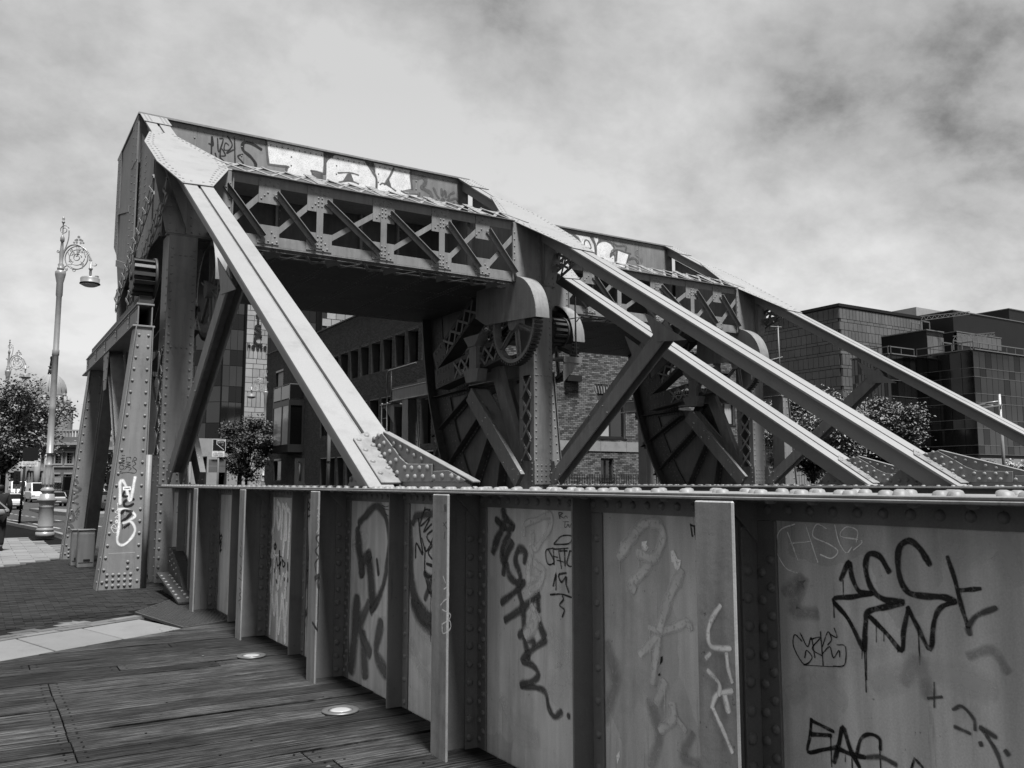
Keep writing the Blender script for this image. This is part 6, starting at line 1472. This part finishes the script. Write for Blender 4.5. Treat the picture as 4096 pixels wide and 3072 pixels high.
# --- big counterweight piece
T_ = [(300, -75), (345, 325), (690, 372), (655, 510), (1090, 600), (1100, 455), (1300, 505), (1300, 128)]
graffiti(cw, 'cw', 'spray_white_dimmed', [('fill', T_)], 'G')
graffiti(cw, 'cw', 'spray_white_dimmed', [('fill', [(1352, 700), (1350, 300), (1420, 215), (1510, 180), (2025, 290), (2140, 400), (2190, 500), (2225, 600), (2235, 700), (2215, 830), (2140, 810), (1360, 650)])], 'G')
graffiti(cw, 'cw', 'spray_white_dimmed', [('fill', [(418, 228), (745, 292), (800, 312), (1062, 362), (1068, 500), (1085, 685), (905, 725), (1192, 795), (1180, 852), (700, 790), (490, 742), (488, 600), (470, 460), (440, 385)])], 'H')
graffiti(cw, 'cw', 'spray_dark', [(34, [(285, -90), (300, 120), (325, 345), (500, 370), (690, 385), (640, 420), (640, 500)], False), (46, [(1325, 130), (1330, 330), (1318, 505)], False), ('fill', [(1345, 120), (1500, 180), (1385, 270), (1345, 330)]),
                               (30, [(1080, 455), (1120, 540), (1105, 590)]), (28, [(1085, 455), (1200, 475), (1310, 510)]), (30, [(1105, 600), (1230, 605), (1350, 635)]), (30, [(1275, 520), (1280, 600)], False), ('fill', [(1125, 490), (1270, 510), (1275, 595), (1115, 595)]),
                               (26, [(1560, 495), (1700, 490), (1830, 505), (1920, 535)]), ('fill', [(1720, 510), (1790, 510), (1840, 650), (1640, 640)]), (26, [(1575, 660), (1720, 640), (1840, 655), (1920, 690)]), ('fill', [(2030, 290), (2180, 320), (2200, 460), (2110, 380)])], 'G')
graffiti(cw, 'cw', 'spray_dark', [(34, [(290, 215), (390, 380), (460, 490), (470, 600), (460, 715)]), (30, [(400, 225), (425, 310), (435, 385)]), (34, [(775, 320), (720, 440), (660, 540), (610, 610)]), (24, [(535, 615), (570, 590), (640, 610), (720, 660), (810, 725)]), (24, [(680, 520), (705, 600), (725, 665)]), ('fill', [(680, 530), (710, 640), (620, 605)]),
                               (34, [(1075, 360), (1078, 520), (1100, 690)]), (26, [(905, 725), (1000, 770), (1190, 785)]), (30, [(1230, 760), (1225, 800), (1205, 850)]), (58, [(1110, 485), (1190, 490), (1300, 490), (1340, 560), (1310, 620), (1270, 660), (1340, 710), (1420, 760), (1440, 830), (1400, 890)])], 'H')
graffiti(cw, 'cw', 'spray_dark', [(34, [(1480, 670), (1530, 790), (1575, 855)]), (34, [(1620, 690), (1630, 820), (1680, 720), (1700, 830)]), (34, [(1840, 750), (1760, 800), (1760, 890), (1860, 860), (1930, 920)]), (30, [(1530, 880), (1550, 920)]), (34, [(1610, 930), (1640, 860), (1700, 920), (1730, 890)]), (30, [(1840, 930), (1830, 975)])], 'H')
graffiti(cw, 'cw', 'ink', [(26, [(1425, 435), (1340, 385), (1270, 380), (1265, 440), (1330, 500), (1375, 560), (1375, 600)]), (14, [(965, 385), (1000, 400), (990, 320), (985, 480)]), (12, [(1040, 340), (1050, 460), (1090, 350), (1060, 340)]), (12, [(1130, 320), (1170, 400), (1120, 470), (1180, 440)]), (12, [(1060, 560), (1070, 430), (1110, 490), (1060, 500), (1110, 555)]), (12, [(1190, 330), (1195, 560)]), (14, [(1260, 480), (1220, 500), (1265, 560), (1220, 580)]), (12, [(1020, 470), (1040, 540)]), (10, [(1140, 400), (1110, 380), (1100, 440), (1150, 440)])], 'I')
# ---------------------------------------------------------------- rivets, and the second bridge as a copy of the first
def second_bridge():
    index_kids()
    c = copy_tree(B, None, skip=('graffiti', 'web_panel', 'stiffener', 'stiffener_flange', 'angle_stiffener', 'tread_casting', 'foot_block', 'bolt_bar'))
    c.location = Vector(B.location) + Vector((8.97, 2.2, 0)); ORG[c.name] = tuple(c.location)
    c['label'] = 'farther steel bascule bridge with painted lettering along its counterweight, behind the near portal'
    mb = MB()
    for p, n, r in RIV[B.name]:
        if p.z > 1.5 or p.x > 5: mb.dome(p + Vector((8.97, 2.2, 0)), n, r)
    mb.build('rivet', 'steel', c, kind='stuff')
    return c
BB = second_bridge()
RIVB = make_rivets(B, 'steel')
# ---------------------------------------------------------------- graffiti on the farther bridge and on the near girder
cw2 = [o for o in bpy.data.objects if o.parent is BB and o.name.startswith('counterweight_box')][0]
ORG[cw2.name] = tuple(BB.location)
graffiti(cw2, 'cw2', 'spray_white_dimmed', [('fill', [(440, 170), (720, 215), (775, 330), (790, 480), (640, 440), (560, 350), (520, 280)]), ('fill', [(775, 225), (850, 235), (850, 310), (825, 360)]), ('fill', [(830, 380), (860, 330), (920, 305), (990, 300), (1060, 335), (1130, 410), (1080, 450), (1060, 580), (1130, 540), (1140, 680), (1190, 640), (1200, 455), (1385, 525), (1340, 750), (1080, 710), (960, 620), (825, 570)]), ('fill', [(150, 470), (400, 540), (560, 640), (160, 570)])], 'J')
graffiti(cw2, 'cw2', 'spray_dark', [(22, [(610, 390), (610, 300), (640, 265), (690, 300), (725, 410), (640, 410)]), (34, [(720, 220), (780, 320), (805, 420), (815, 520)]), (30, [(840, 330), (900, 270), (1000, 275), (1100, 330), (1130, 400)]), (30, [(1130, 320), (1190, 370), (1320, 370), (1350, 400), (1340, 450)]), (24, [(1065, 570), (1080, 500), (1150, 450), (1200, 440), (1330, 480), (1430, 510)]), (26, [(1185, 460), (1175, 560), (1150, 680)]), (24, [(1070, 560), (1110, 500), (1145, 540)]), (26, [(1400, 540), (1370, 640), (1340, 745)]), (34, [(1400, 610), (1480, 590), (1540, 640), (1570, 720), (1580, 780)]), (30, [(900, 590), (950, 610), (960, 640)]), (40, [(260, 470), (330, 600)], False), (24, [(150, 460), (200, 520), (240, 580)]), (50, [(430, 190), (490, 240), (530, 310)])], 'J')
graffiti(cw2, 'cw2', 'spray_grey', [('fill', [(1500, 470), (1540, 440), (1580, 500), (1580, 580), (1540, 570), (1500, 530)]), ('fill', [(1585, 590), (1640, 590), (1650, 650), (1620, 680)])], 'J')
gi = [G1]
def web(m, items, zoom, s='web', taper=False):
    if m.startswith('ghost'):
        for it in items: graffiti(G1, s, m, [it], zoom, taper)
    else: graffiti(G1, s, m, items, zoom, taper)
# ghosts of older tags that were painted out
web('ghost_pale', [(120, [(1100, 1200), (1400, 1130), (1700, 1230)]), (90, [(620, 1250), (760, 1180), (900, 1300)]), (150, [(1500, 500), (1750, 430), (1850, 600)])], 'A')
web('ghost_dark', [(60, [(600, 700), (700, 640), (640, 800), (760, 820)]), (70, [(1250, 1180), (1320, 1080), (1380, 1260)]), (50, [(1600, 1050), (1720, 1020), (1800, 1130)])], 'A')
web('ghost_dark', [(50, [(950, 1300), (1000, 1480), (960, 1640)]), (46, [(1180, 1480), (1130, 1600), (1220, 1640)]), (60, [(720, 1000), (760, 1200), (700, 1380)])], 'B')
web('ghost_pale', [(110, [(420, 950), (500, 1100), (430, 1250)]), (70, [(150, 1300), (220, 1450), (330, 1500)]), (80, [(900, 1180), (960, 1260)])], 'B')
web('ghost_pale', [(60, [(700, 1150), (760, 1300), (850, 1420)]), (60, [(340, 520), (420, 470)]), (46, [(760, 1050), (860, 1180)])], 'C')
# right panel
web('ink', [(26, [(900, 635), (945, 540), (960, 620), (1000, 700), (1065, 710)]), (24, [(1065, 712), (960, 730), (860, 745), (940, 850), (1020, 1010)], True), (30, [(1028, 1015), (1035, 870), (1050, 810), (1140, 785), (1230, 765)]), (30, [(1160, 590), (1110, 510), (1050, 500), (1035, 580), (1070, 690), (1140, 745), (1235, 755)]), (26, [(1060, 840), (1150, 930), (1230, 1020), (1240, 920), (1265, 800)]), (26, [(1265, 790), (1320, 900), (1385, 1015), (1405, 870), (1440, 790), (1520, 755)]), (32, [(1380, 550), (1330, 470), (1270, 425), (1215, 470), (1215, 600), (1260, 700), (1350, 725), (1450, 730), (1515, 750)]), (24, [(1480, 515), (1520, 640), (1555, 780), (1590, 890)]), (24, [(1540, 695), (1600, 690), (1655, 685)]), (5, [(912, 640), (914, 720)], False), (5, [(1038, 1010), (1040, 1180)], False), (4, [(1016, 1010), (1015, 1065)], False), (4, [(1092, 850), (1093, 975)], False), (4, [(1135, 900), (1134, 970)], False), (4, [(1210, 990), (1210, 1030)], False)], 'A')
web('spray_dark', [(26, [(1590, 890), (1640, 830), (1740, 790)]), (30, [(1590, 900), (1598, 930)], False)], 'A')
web('spray_white', [(8, [(665, 600), (600, 570), (550, 470), (570, 370), (650, 335)]), (8, [(612, 380), (668, 530)], False), (8, [(625, 440), (740, 428)], False), (8, [(710, 340), (775, 540)], False), (8, [(825, 360), (770, 335), (750, 400), (830, 440), (885, 480), (850, 520), (790, 500)]), (8, [(868, 340), (890, 430), (930, 490), (960, 460)]), (8, [(985, 430), (990, 370), (930, 350), (900, 400), (1015, 425), (970, 475)])], 'A')
web('ink', [(6, [(690, 970), (650, 935), (645, 1000), (700, 1095), (745, 1060), (715, 1020), (705, 1060)]), (6, [(680, 925), (720, 1000), (740, 950), (760, 1060)]), (6, [(735, 960), (790, 950), (745, 1010), (800, 1050)]), (6, [(790, 920), (805, 1100)], False), (6, [(800, 1000), (830, 920), (850, 960), (830, 990)]), (6, [(865, 900), (880, 950), (840, 930)]), (6, [(800, 1040), (840, 1000), (860, 1060), (890, 1020), (895, 1055)]), (6, [(880, 990), (925, 1000), (920, 1100), (860, 1105)]), (4, [(700, 1100), (870, 1108), (920, 1100)])], 'A')
web('ink', [(18, [(740, 1395), (735, 1480), (722, 1570), (800, 1560), (880, 1545)]), (18, [(740, 1400), (800, 1430), (860, 1460)]), (24, [(740, 1475), (845, 1482)], False), (24, [(865, 1625), (890, 1530), (912, 1440), (950, 1550), (1000, 1650)]), (24, [(880, 1550), (960, 1585), (1030, 1600)]), (18, [(985, 1590), (1010, 1500), (1060, 1475), (1110, 1500), (1115, 1555)]), (14, [(1285, 1659), (1300, 1605), (1345, 1655)], False), (4, [(925, 1590), (925, 1625)], False)], 'A')
web('spray_dark', [(24, [(1045, 1600), (1120, 1600), (1200, 1640)]), (20, [(1520, 1435), (1600, 1470)], False), (18, [(1510, 1340), (1560, 1325), (1620, 1390), (1630, 1450)]), (26, [(1660, 1440), (1740, 1490)], False), (22, [(1670, 1450), (1740, 1560), (1775, 1655)]), (26, [(1660, 1525), (1662, 1532)], False), (30, [(1798, 1570), (1806, 1582)], False), (14, [(1375, 1280), (1450, 1272)], False), (8, [(1408, 1195), (1408, 1330)], False)], 'A')
# panel with the downward tag and the pale shapes
web('spray_dark', [(34, [(155, 265), (160, 330), (120, 420), (100, 480)]), (30, [(115, 310), (170, 360), (205, 355)]), (26, [(160, 290), (210, 350)]), (32, [(185, 390), (150, 470), (155, 530), (200, 440)]), (26, [(165, 530), (155, 600)], False), (28, [(270, 540), (275, 490), (240, 470), (220, 530), (245, 610), (240, 660), (190, 620), (175, 560)]), (28, [(145, 760), (220, 700), (270, 650)]), (34, [(165, 855), (260, 790), (345, 720)]), (26, [(235, 690), (260, 790), (265, 900)]), (26, [(340, 740), (345, 800)], False), (34, [(240, 940), (265, 930), (320, 980)]), (26, [(270, 960), (290, 1060)], False), (34, [(350, 880), (375, 940)], False), (28, [(385, 965), (320, 1010), (255, 1075), (310, 1100), (345, 1150), (310, 1190), (250, 1205)]), (26, [(250, 1215), (320, 1220), (380, 1245), (400, 1330), (430, 1380), (470, 1355)]), (24, [(506, 1374), (510, 1378)], False)], 'B')
web('spray_pale', [(26, [(265, 390), (275, 335), (340, 310), (410, 285), (410, 350), (360, 430), (320, 470), (315, 380)]), (34, [(310, 470), (290, 580), (300, 680), (350, 660), (370, 590), (330, 550)]), (44, [(300, 640), (340, 650), (300, 700)]), (50, [(310, 830), (330, 870), (280, 930)]), (26, [(310, 780), (350, 850)], False)], 'B')
web('ink', [(7, [(430, 440), (470, 400), (525, 400), (510, 440), (430, 445)]), (6, [(425, 465), (385, 480), (395, 550), (430, 540), (400, 475)]), (6, [(430, 555), (425, 470), (455, 470)], False), (6, [(425, 510), (450, 515)], False), (6, [(470, 575), (455, 480), (500, 480)], False), (6, [(445, 530), (480, 540)], False), (7, [(455, 470), (505, 465)], False), (6, [(485, 470), (490, 560)], False), (6, [(515, 480), (500, 550), (530, 560), (530, 490), (515, 480)]), (6, [(540, 570), (540, 490), (560, 590), (558, 500)], False), (7, [(425, 670), (440, 600), (440, 690)], False), (8, [(495, 600), (455, 610), (470, 650), (495, 620), (495, 660), (510, 705)]), (9, [(410, 718), (470, 715), (525, 733)]), (7, [(475, 725), (480, 745), (460, 775), (485, 800), (475, 838)]), (4, [(455, 275), (462, 305)], False), (4, [(455, 272), (478, 275), (462, 288), (485, 303)]), (3, [(485, 300), (495, 290), (503, 302)]), (3, [(478, 322), (510, 322)], False), (3, [(490, 323), (488, 350), (500, 348), (505, 335), (515, 352), (530, 320), (535, 352), (550, 330), (555, 348)])], 'B')
web('spray_pale', [(50, [(785, 505), (840, 430), (870, 385)]), (48, [(880, 370), (920, 335), (990, 335), (1020, 390), (1000, 480), (960, 520), (890, 490)]), (50, [(960, 500), (920, 580), (850, 660), (860, 685)]), (46, [(1120, 600), (1080, 680), (1040, 780), (1005, 900)]), (40, [(950, 895), (1010, 915), (1100, 890), (1150, 865), (1170, 900)]), (38, [(1000, 930), (940, 1000), (900, 1040)]), (34, [(1000, 930), (980, 1080), (965, 1190)]), (40, [(1030, 1200), (990, 1300)], False), (40, [(1075, 1320), (1080, 1380), (1040, 1430), (1010, 1450)]), (34, [(1080, 1370), (1140, 1450)], False)], 'B')
web('spray_white', [('fill', [(905, 430), (935, 425), (930, 445), (942, 460), (930, 482), (905, 478)]), ('fill', [(792, 425), (803, 450), (806, 490), (797, 497), (788, 460)]), ('fill', [(1062, 480), (1080, 475), (1100, 525), (1120, 530), (1115, 560), (1108, 600), (1085, 575), (1078, 545), (1068, 540)]), ('fill', [(768, 1590), (785, 1565), (786, 1600), (772, 1640)])], 'B')
web('ink', [('fill', [(1008, 1055), (1020, 1052), (1018, 1080), (1004, 1100)]), (8, [(998, 1155), (1003, 1150)], False), (8, [(1170, 335), (1180, 400)], False), (8, [(1172, 340), (1190, 350), (1195, 390)]), (8, [(1190, 345), (1200, 420)], False), (8, [(1195, 345), (1215, 360), (1205, 385)]), (8, [(1205, 460), (1225, 465)], False)], 'B')
# panels farther along
web('spray_dark', [(30, [(372, 385), (420, 330), (480, 275), (530, 320), (560, 430), (560, 560), (530, 760), (480, 890), (450, 940)]), (40, [(365, 440), (375, 560), (390, 690)]), (40, [(390, 700), (400, 620), (440, 590)]), (44, [(430, 590), (445, 700), (460, 900)], False), (14, [(485, 615), (495, 705)], False)], 'C')
web('spray_grey', [(50, [(360, 880), (345, 1100), (320, 1290)]), (40, [(430, 900), (380, 1050), (440, 1200)]), (44, [(510, 1020), (480, 1200), (540, 1330)]), (40, [(400, 1100), (410, 1330)])], 'C')
web('spray_dark', [(40, [(715, 380), (740, 340), (885, 318)]), (50, [(690, 400), (695, 560), (705, 760), (740, 900), (800, 980), (880, 1010)]), (80, [(720, 880), (790, 1000), (882, 1060)]), (22, [(790, 700), (840, 860)], False), (22, [(840, 720), (790, 860)], False), (26, [(785, 700), (880, 760)], False)], 'C')
web('ink', [(9, [(750, 360), (760, 470), (775, 580), (735, 510), (730, 600)]), (9, [(790, 285), (760, 400), (820, 350), (780, 440), (830, 390)]), (9, [(765, 350), (790, 300), (820, 300)]), (9, [(770, 480), (800, 560), (855, 430), (800, 470), (870, 560)]), (10, [(885, 560), (850, 520), (810, 570), (850, 620), (880, 590)]), (18, [(800, 640), (860, 660), (885, 660)]), (10, [(790, 540), (790, 700), (830, 720), (860, 700)]), (9, [(800, 750), (815, 820), (850, 810), (858, 760), (850, 690)]), (3, [(826, 820), (826, 1130)], False), (4, [(520, 270), (540, 280), (560, 275)]), (4, [(525, 290), (560, 300)], False), (4, [(540, 325), (562, 340)], False)], 'C')
web('spray_dark', [(44, [(1200, 470), (1215, 600), (1235, 790)]), (46, [(1160, 630), (1200, 730), (1240, 800), (1290, 560)]), (30, [(1195, 820), (1290, 815)], False), (24, [(1235, 830), (1210, 980), (1170, 1130), (1205, 1270)]), (30, [(1240, 830), (1240, 1390)], False), (24, [(1175, 1240), (1265, 1130), (1255, 1380)])], 'D')
web('ink', [(8, [(1225, 290), (1250, 340), (1215, 380), (1205, 340), (1225, 290)]), (8, [(1215, 400), (1240, 420), (1270, 370)]), (7, [(1265, 285), (1285, 400)], False), (8, [(1240, 370), (1290, 385)], False), (6, [(1278, 400), (1275, 480)], False), (7, [(545, 550), (550, 690)], False), (7, [(530, 570), (565, 580), (535, 640), (560, 620), (545, 690), (560, 680)]), (6, [(535, 600), (560, 560)], False), (4, [(516, 820), (514, 860)], False), (4, [(216, 345), (222, 420)], False), (4, [(208, 390), (230, 380)], False)], 'D')
web('spray_white', [(24, [(100, 110), (100, 260), (105, 400), (130, 450), (150, 330), (150, 70)]), (24, [(180, 140), (175, 280), (190, 420), (210, 300), (205, 190), (185, 160)]), (24, [(235, 180), (225, 320), (220, 510)]), (24, [(240, 190), (262, 250), (250, 480), (235, 690)]), (24, [(270, 180), (265, 520)]), (24, [(275, 220), (305, 260), (300, 450), (285, 710)]), (24, [(97, 600), (105, 680), (130, 640), (135, 480)]), (24, [(145, 560), (145, 700), (100, 690), (110, 830)]), (26, [(115, 690), (190, 690)], False), (24, [(100, 760), (110, 850)], False), (24, [(97, 910), (105, 1000), (125, 1090), (140, 900), (150, 720)]), (24, [(170, 860), (180, 1020), (200, 890)]), (14, [(200, 870), (215, 1010), (240, 870), (265, 1010), (275, 860)]), (24, [(265, 900), (255, 1110)]), (24, [(100, 1480), (110, 1280), (125, 1090), (145, 1300), (170, 1080), (180, 1250), (170, 1560)]), (24, [(190, 1480), (215, 1250), (230, 1090), (245, 1300), (255, 1570)]), (24, [(210, 1340), (250, 1335)], False), (24, [(255, 1570), (262, 1350), (275, 1190)])], 'K')
web('ink', [(14, [(155, 575), (165, 600), (155, 630), (145, 600), (155, 575)]), (10, [(110, 660), (112, 610)], False), (10, [(110, 735), (108, 800)], False), (10, [(200, 650), (203, 880)], False), (10, [(195, 700), (222, 710)], False), (9, [(170, 720), (180, 800), (215, 760), (195, 830)]), (10, [(225, 735), (255, 780), (235, 810), (225, 735)]), (8, [(283, 770), (284, 850)], False), (10, [(155, 740), (150, 860)], False), (14, [(165, 945), (175, 970)], False), (10, [(250, 930), (250, 945)], False), (8, [(285, 930), (284, 960)], False)], 'K')
# tags on the outstanding flanges
web('spray_pale', [(5, [(1322, 310), (1310, 360), (1325, 350), (1312, 400)]), (5, [(1305, 420), (1325, 400), (1308, 450), (1325, 440)]), (5, [(1310, 470), (1322, 500), (1300, 550)])], 'D', 'flange')
web('ink', [(9, [(1325, 560), (1295, 590), (1320, 640), (1290, 690), (1318, 740), (1288, 790), (1300, 870)]), (24, [(1290, 905), (1322, 885), (1308, 940), (1320, 980)]), (10, [(1318, 980), (1308, 1310), (1268, 1250)], False)], 'D', 'flange')
web('spray_dark', [(4, [(708, 610), (715, 640)], False), (4, [(705, 660), (712, 690), (700, 720), (715, 740)]), (4, [(700, 800), (715, 830), (700, 850), (712, 870)]), (4, [(692, 900), (715, 920)], False), (5, [(700, 980), (712, 1010), (695, 1030), (712, 1060), (692, 1080)]), (4, [(700, 1100), (705, 1150)])], 'D', 'flange')
web('spray_pale', [(6, [(905, 720), (920, 760)], False), (6, [(910, 800), (935, 790), (940, 850), (915, 870), (890, 900)]), (6, [(900, 930), (950, 960), (945, 990)]), (6, [(900, 1020), (945, 1000), (950, 1050), (905, 1080), (898, 1020)])], 'C', 'flange')
web('spray_dark', [(4, [(905, 400), (925, 375)], False), (4, [(905, 380), (930, 420)], False), (4, [(915, 440), (910, 480)], False), (14, [(915, 275), (918, 300)], False)], 'C', 'flange')
web('spray_pale', [(22, [(245, 780), (200, 850), (180, 930), (200, 1000), (300, 1010)]), (22, [(190, 1040), (170, 1060)], False), (18, [(280, 1040), (290, 1120), (310, 1190)]), (22, [(200, 1330), (230, 1260), (310, 1240)]), (20, [(180, 1130), (240, 1200), (240, 1260)]), (24, [(270, 1260), (290, 1350)]), (20, [(205, 1330), (260, 1450), (310, 1570)])], 'A', 'flange')
# --- tags on the raking legs
def leg(m, items, zoom, s): return graffiti(RF1, s, m, items, zoom)
leg('ink', [(5, [(235, 110), (265, 110)], False), (5, [(220, 145), (265, 140)], False), (5, [(245, 130), (245, 215)], False), (5, [(225, 165), (265, 165), (225, 190), (262, 195)]), (5, [(205, 245), (215, 215), (255, 225), (250, 255), (210, 255)]), (5, [(285, 160), (285, 130), (330, 130), (330, 150)], False), (5, [(280, 180), (325, 185), (285, 205), (330, 215), (270, 230)]), (5, [(265, 260), (290, 235), (335, 250), (310, 270)]), (5, [(345, 180), (370, 130), (395, 155), (360, 170), (385, 200), (350, 230), (390, 270), (370, 300), (300, 290), (205, 300), (230, 275)])], 'E', 'leg')
leg('spray_pale', [(30, [(215, 630), (215, 500), (215, 400), (240, 380), (280, 450), (320, 600), (350, 480), (375, 345)]), (26, [(205, 690), (205, 850), (185, 1030), (250, 1070), (340, 990), (375, 900), (330, 820), (250, 835)]), (26, [(195, 690), (270, 685), (340, 715), (375, 760), (310, 810)]), (5, [(185, 620), (190, 690), (160, 720), (200, 740), (160, 780), (210, 770)]), (5, [(115, 890), (150, 850), (175, 900), (120, 880), (150, 940), (190, 930)]), (14, [(165, 820), (180, 805), (190, 825), (170, 835)])], 'E', 'leg')
leg('ink', [(26, [(335, 485), (260, 505), (250, 545), (290, 550)]), (26, [(360, 580), (290, 585), (255, 620), (270, 655), (320, 650), (355, 630)]), (28, [(230, 730), (260, 700), (340, 710)]), (30, [(330, 735), (285, 780), (240, 815)]), (26, [(260, 880), (310, 845)], False), (5, [(241, 815), (241, 895)], False)], 'E', 'leg')
leg('spray_white', [('fill', [(245, 447), (328, 445), (328, 482), (246, 484)])], 'E', 'leg'); leg('ink', [(3, [(250, 456), (324, 454)], False), (3, [(250, 475), (324, 473)], False), (8, [(258, 466), (318, 464)], False)], 'E', 'leg')
leg('spray_dark', [(28, [(935, 700), (915, 660), (880, 690), (920, 745), (970, 770), (930, 810), (865, 790)]), (28, [(865, 820), (850, 1000)], False), (26, [(935, 855), (870, 920), (940, 950)]), (26, [(875, 1040), (820, 1110), (830, 1160), (885, 1150), (890, 1090), (870, 1050)]), (28, [(750, 1370), (790, 1270), (820, 1190), (880, 1250), (800, 1290), (930, 1290)]), (8, [(965, 985), (905, 1050), (960, 1030), (920, 1080), (955, 1080)]), (7, [(930, 1000), (960, 1060)], False), (8, [(940, 1110), (910, 1110), (930, 1140)])], 'F', 'leg2')
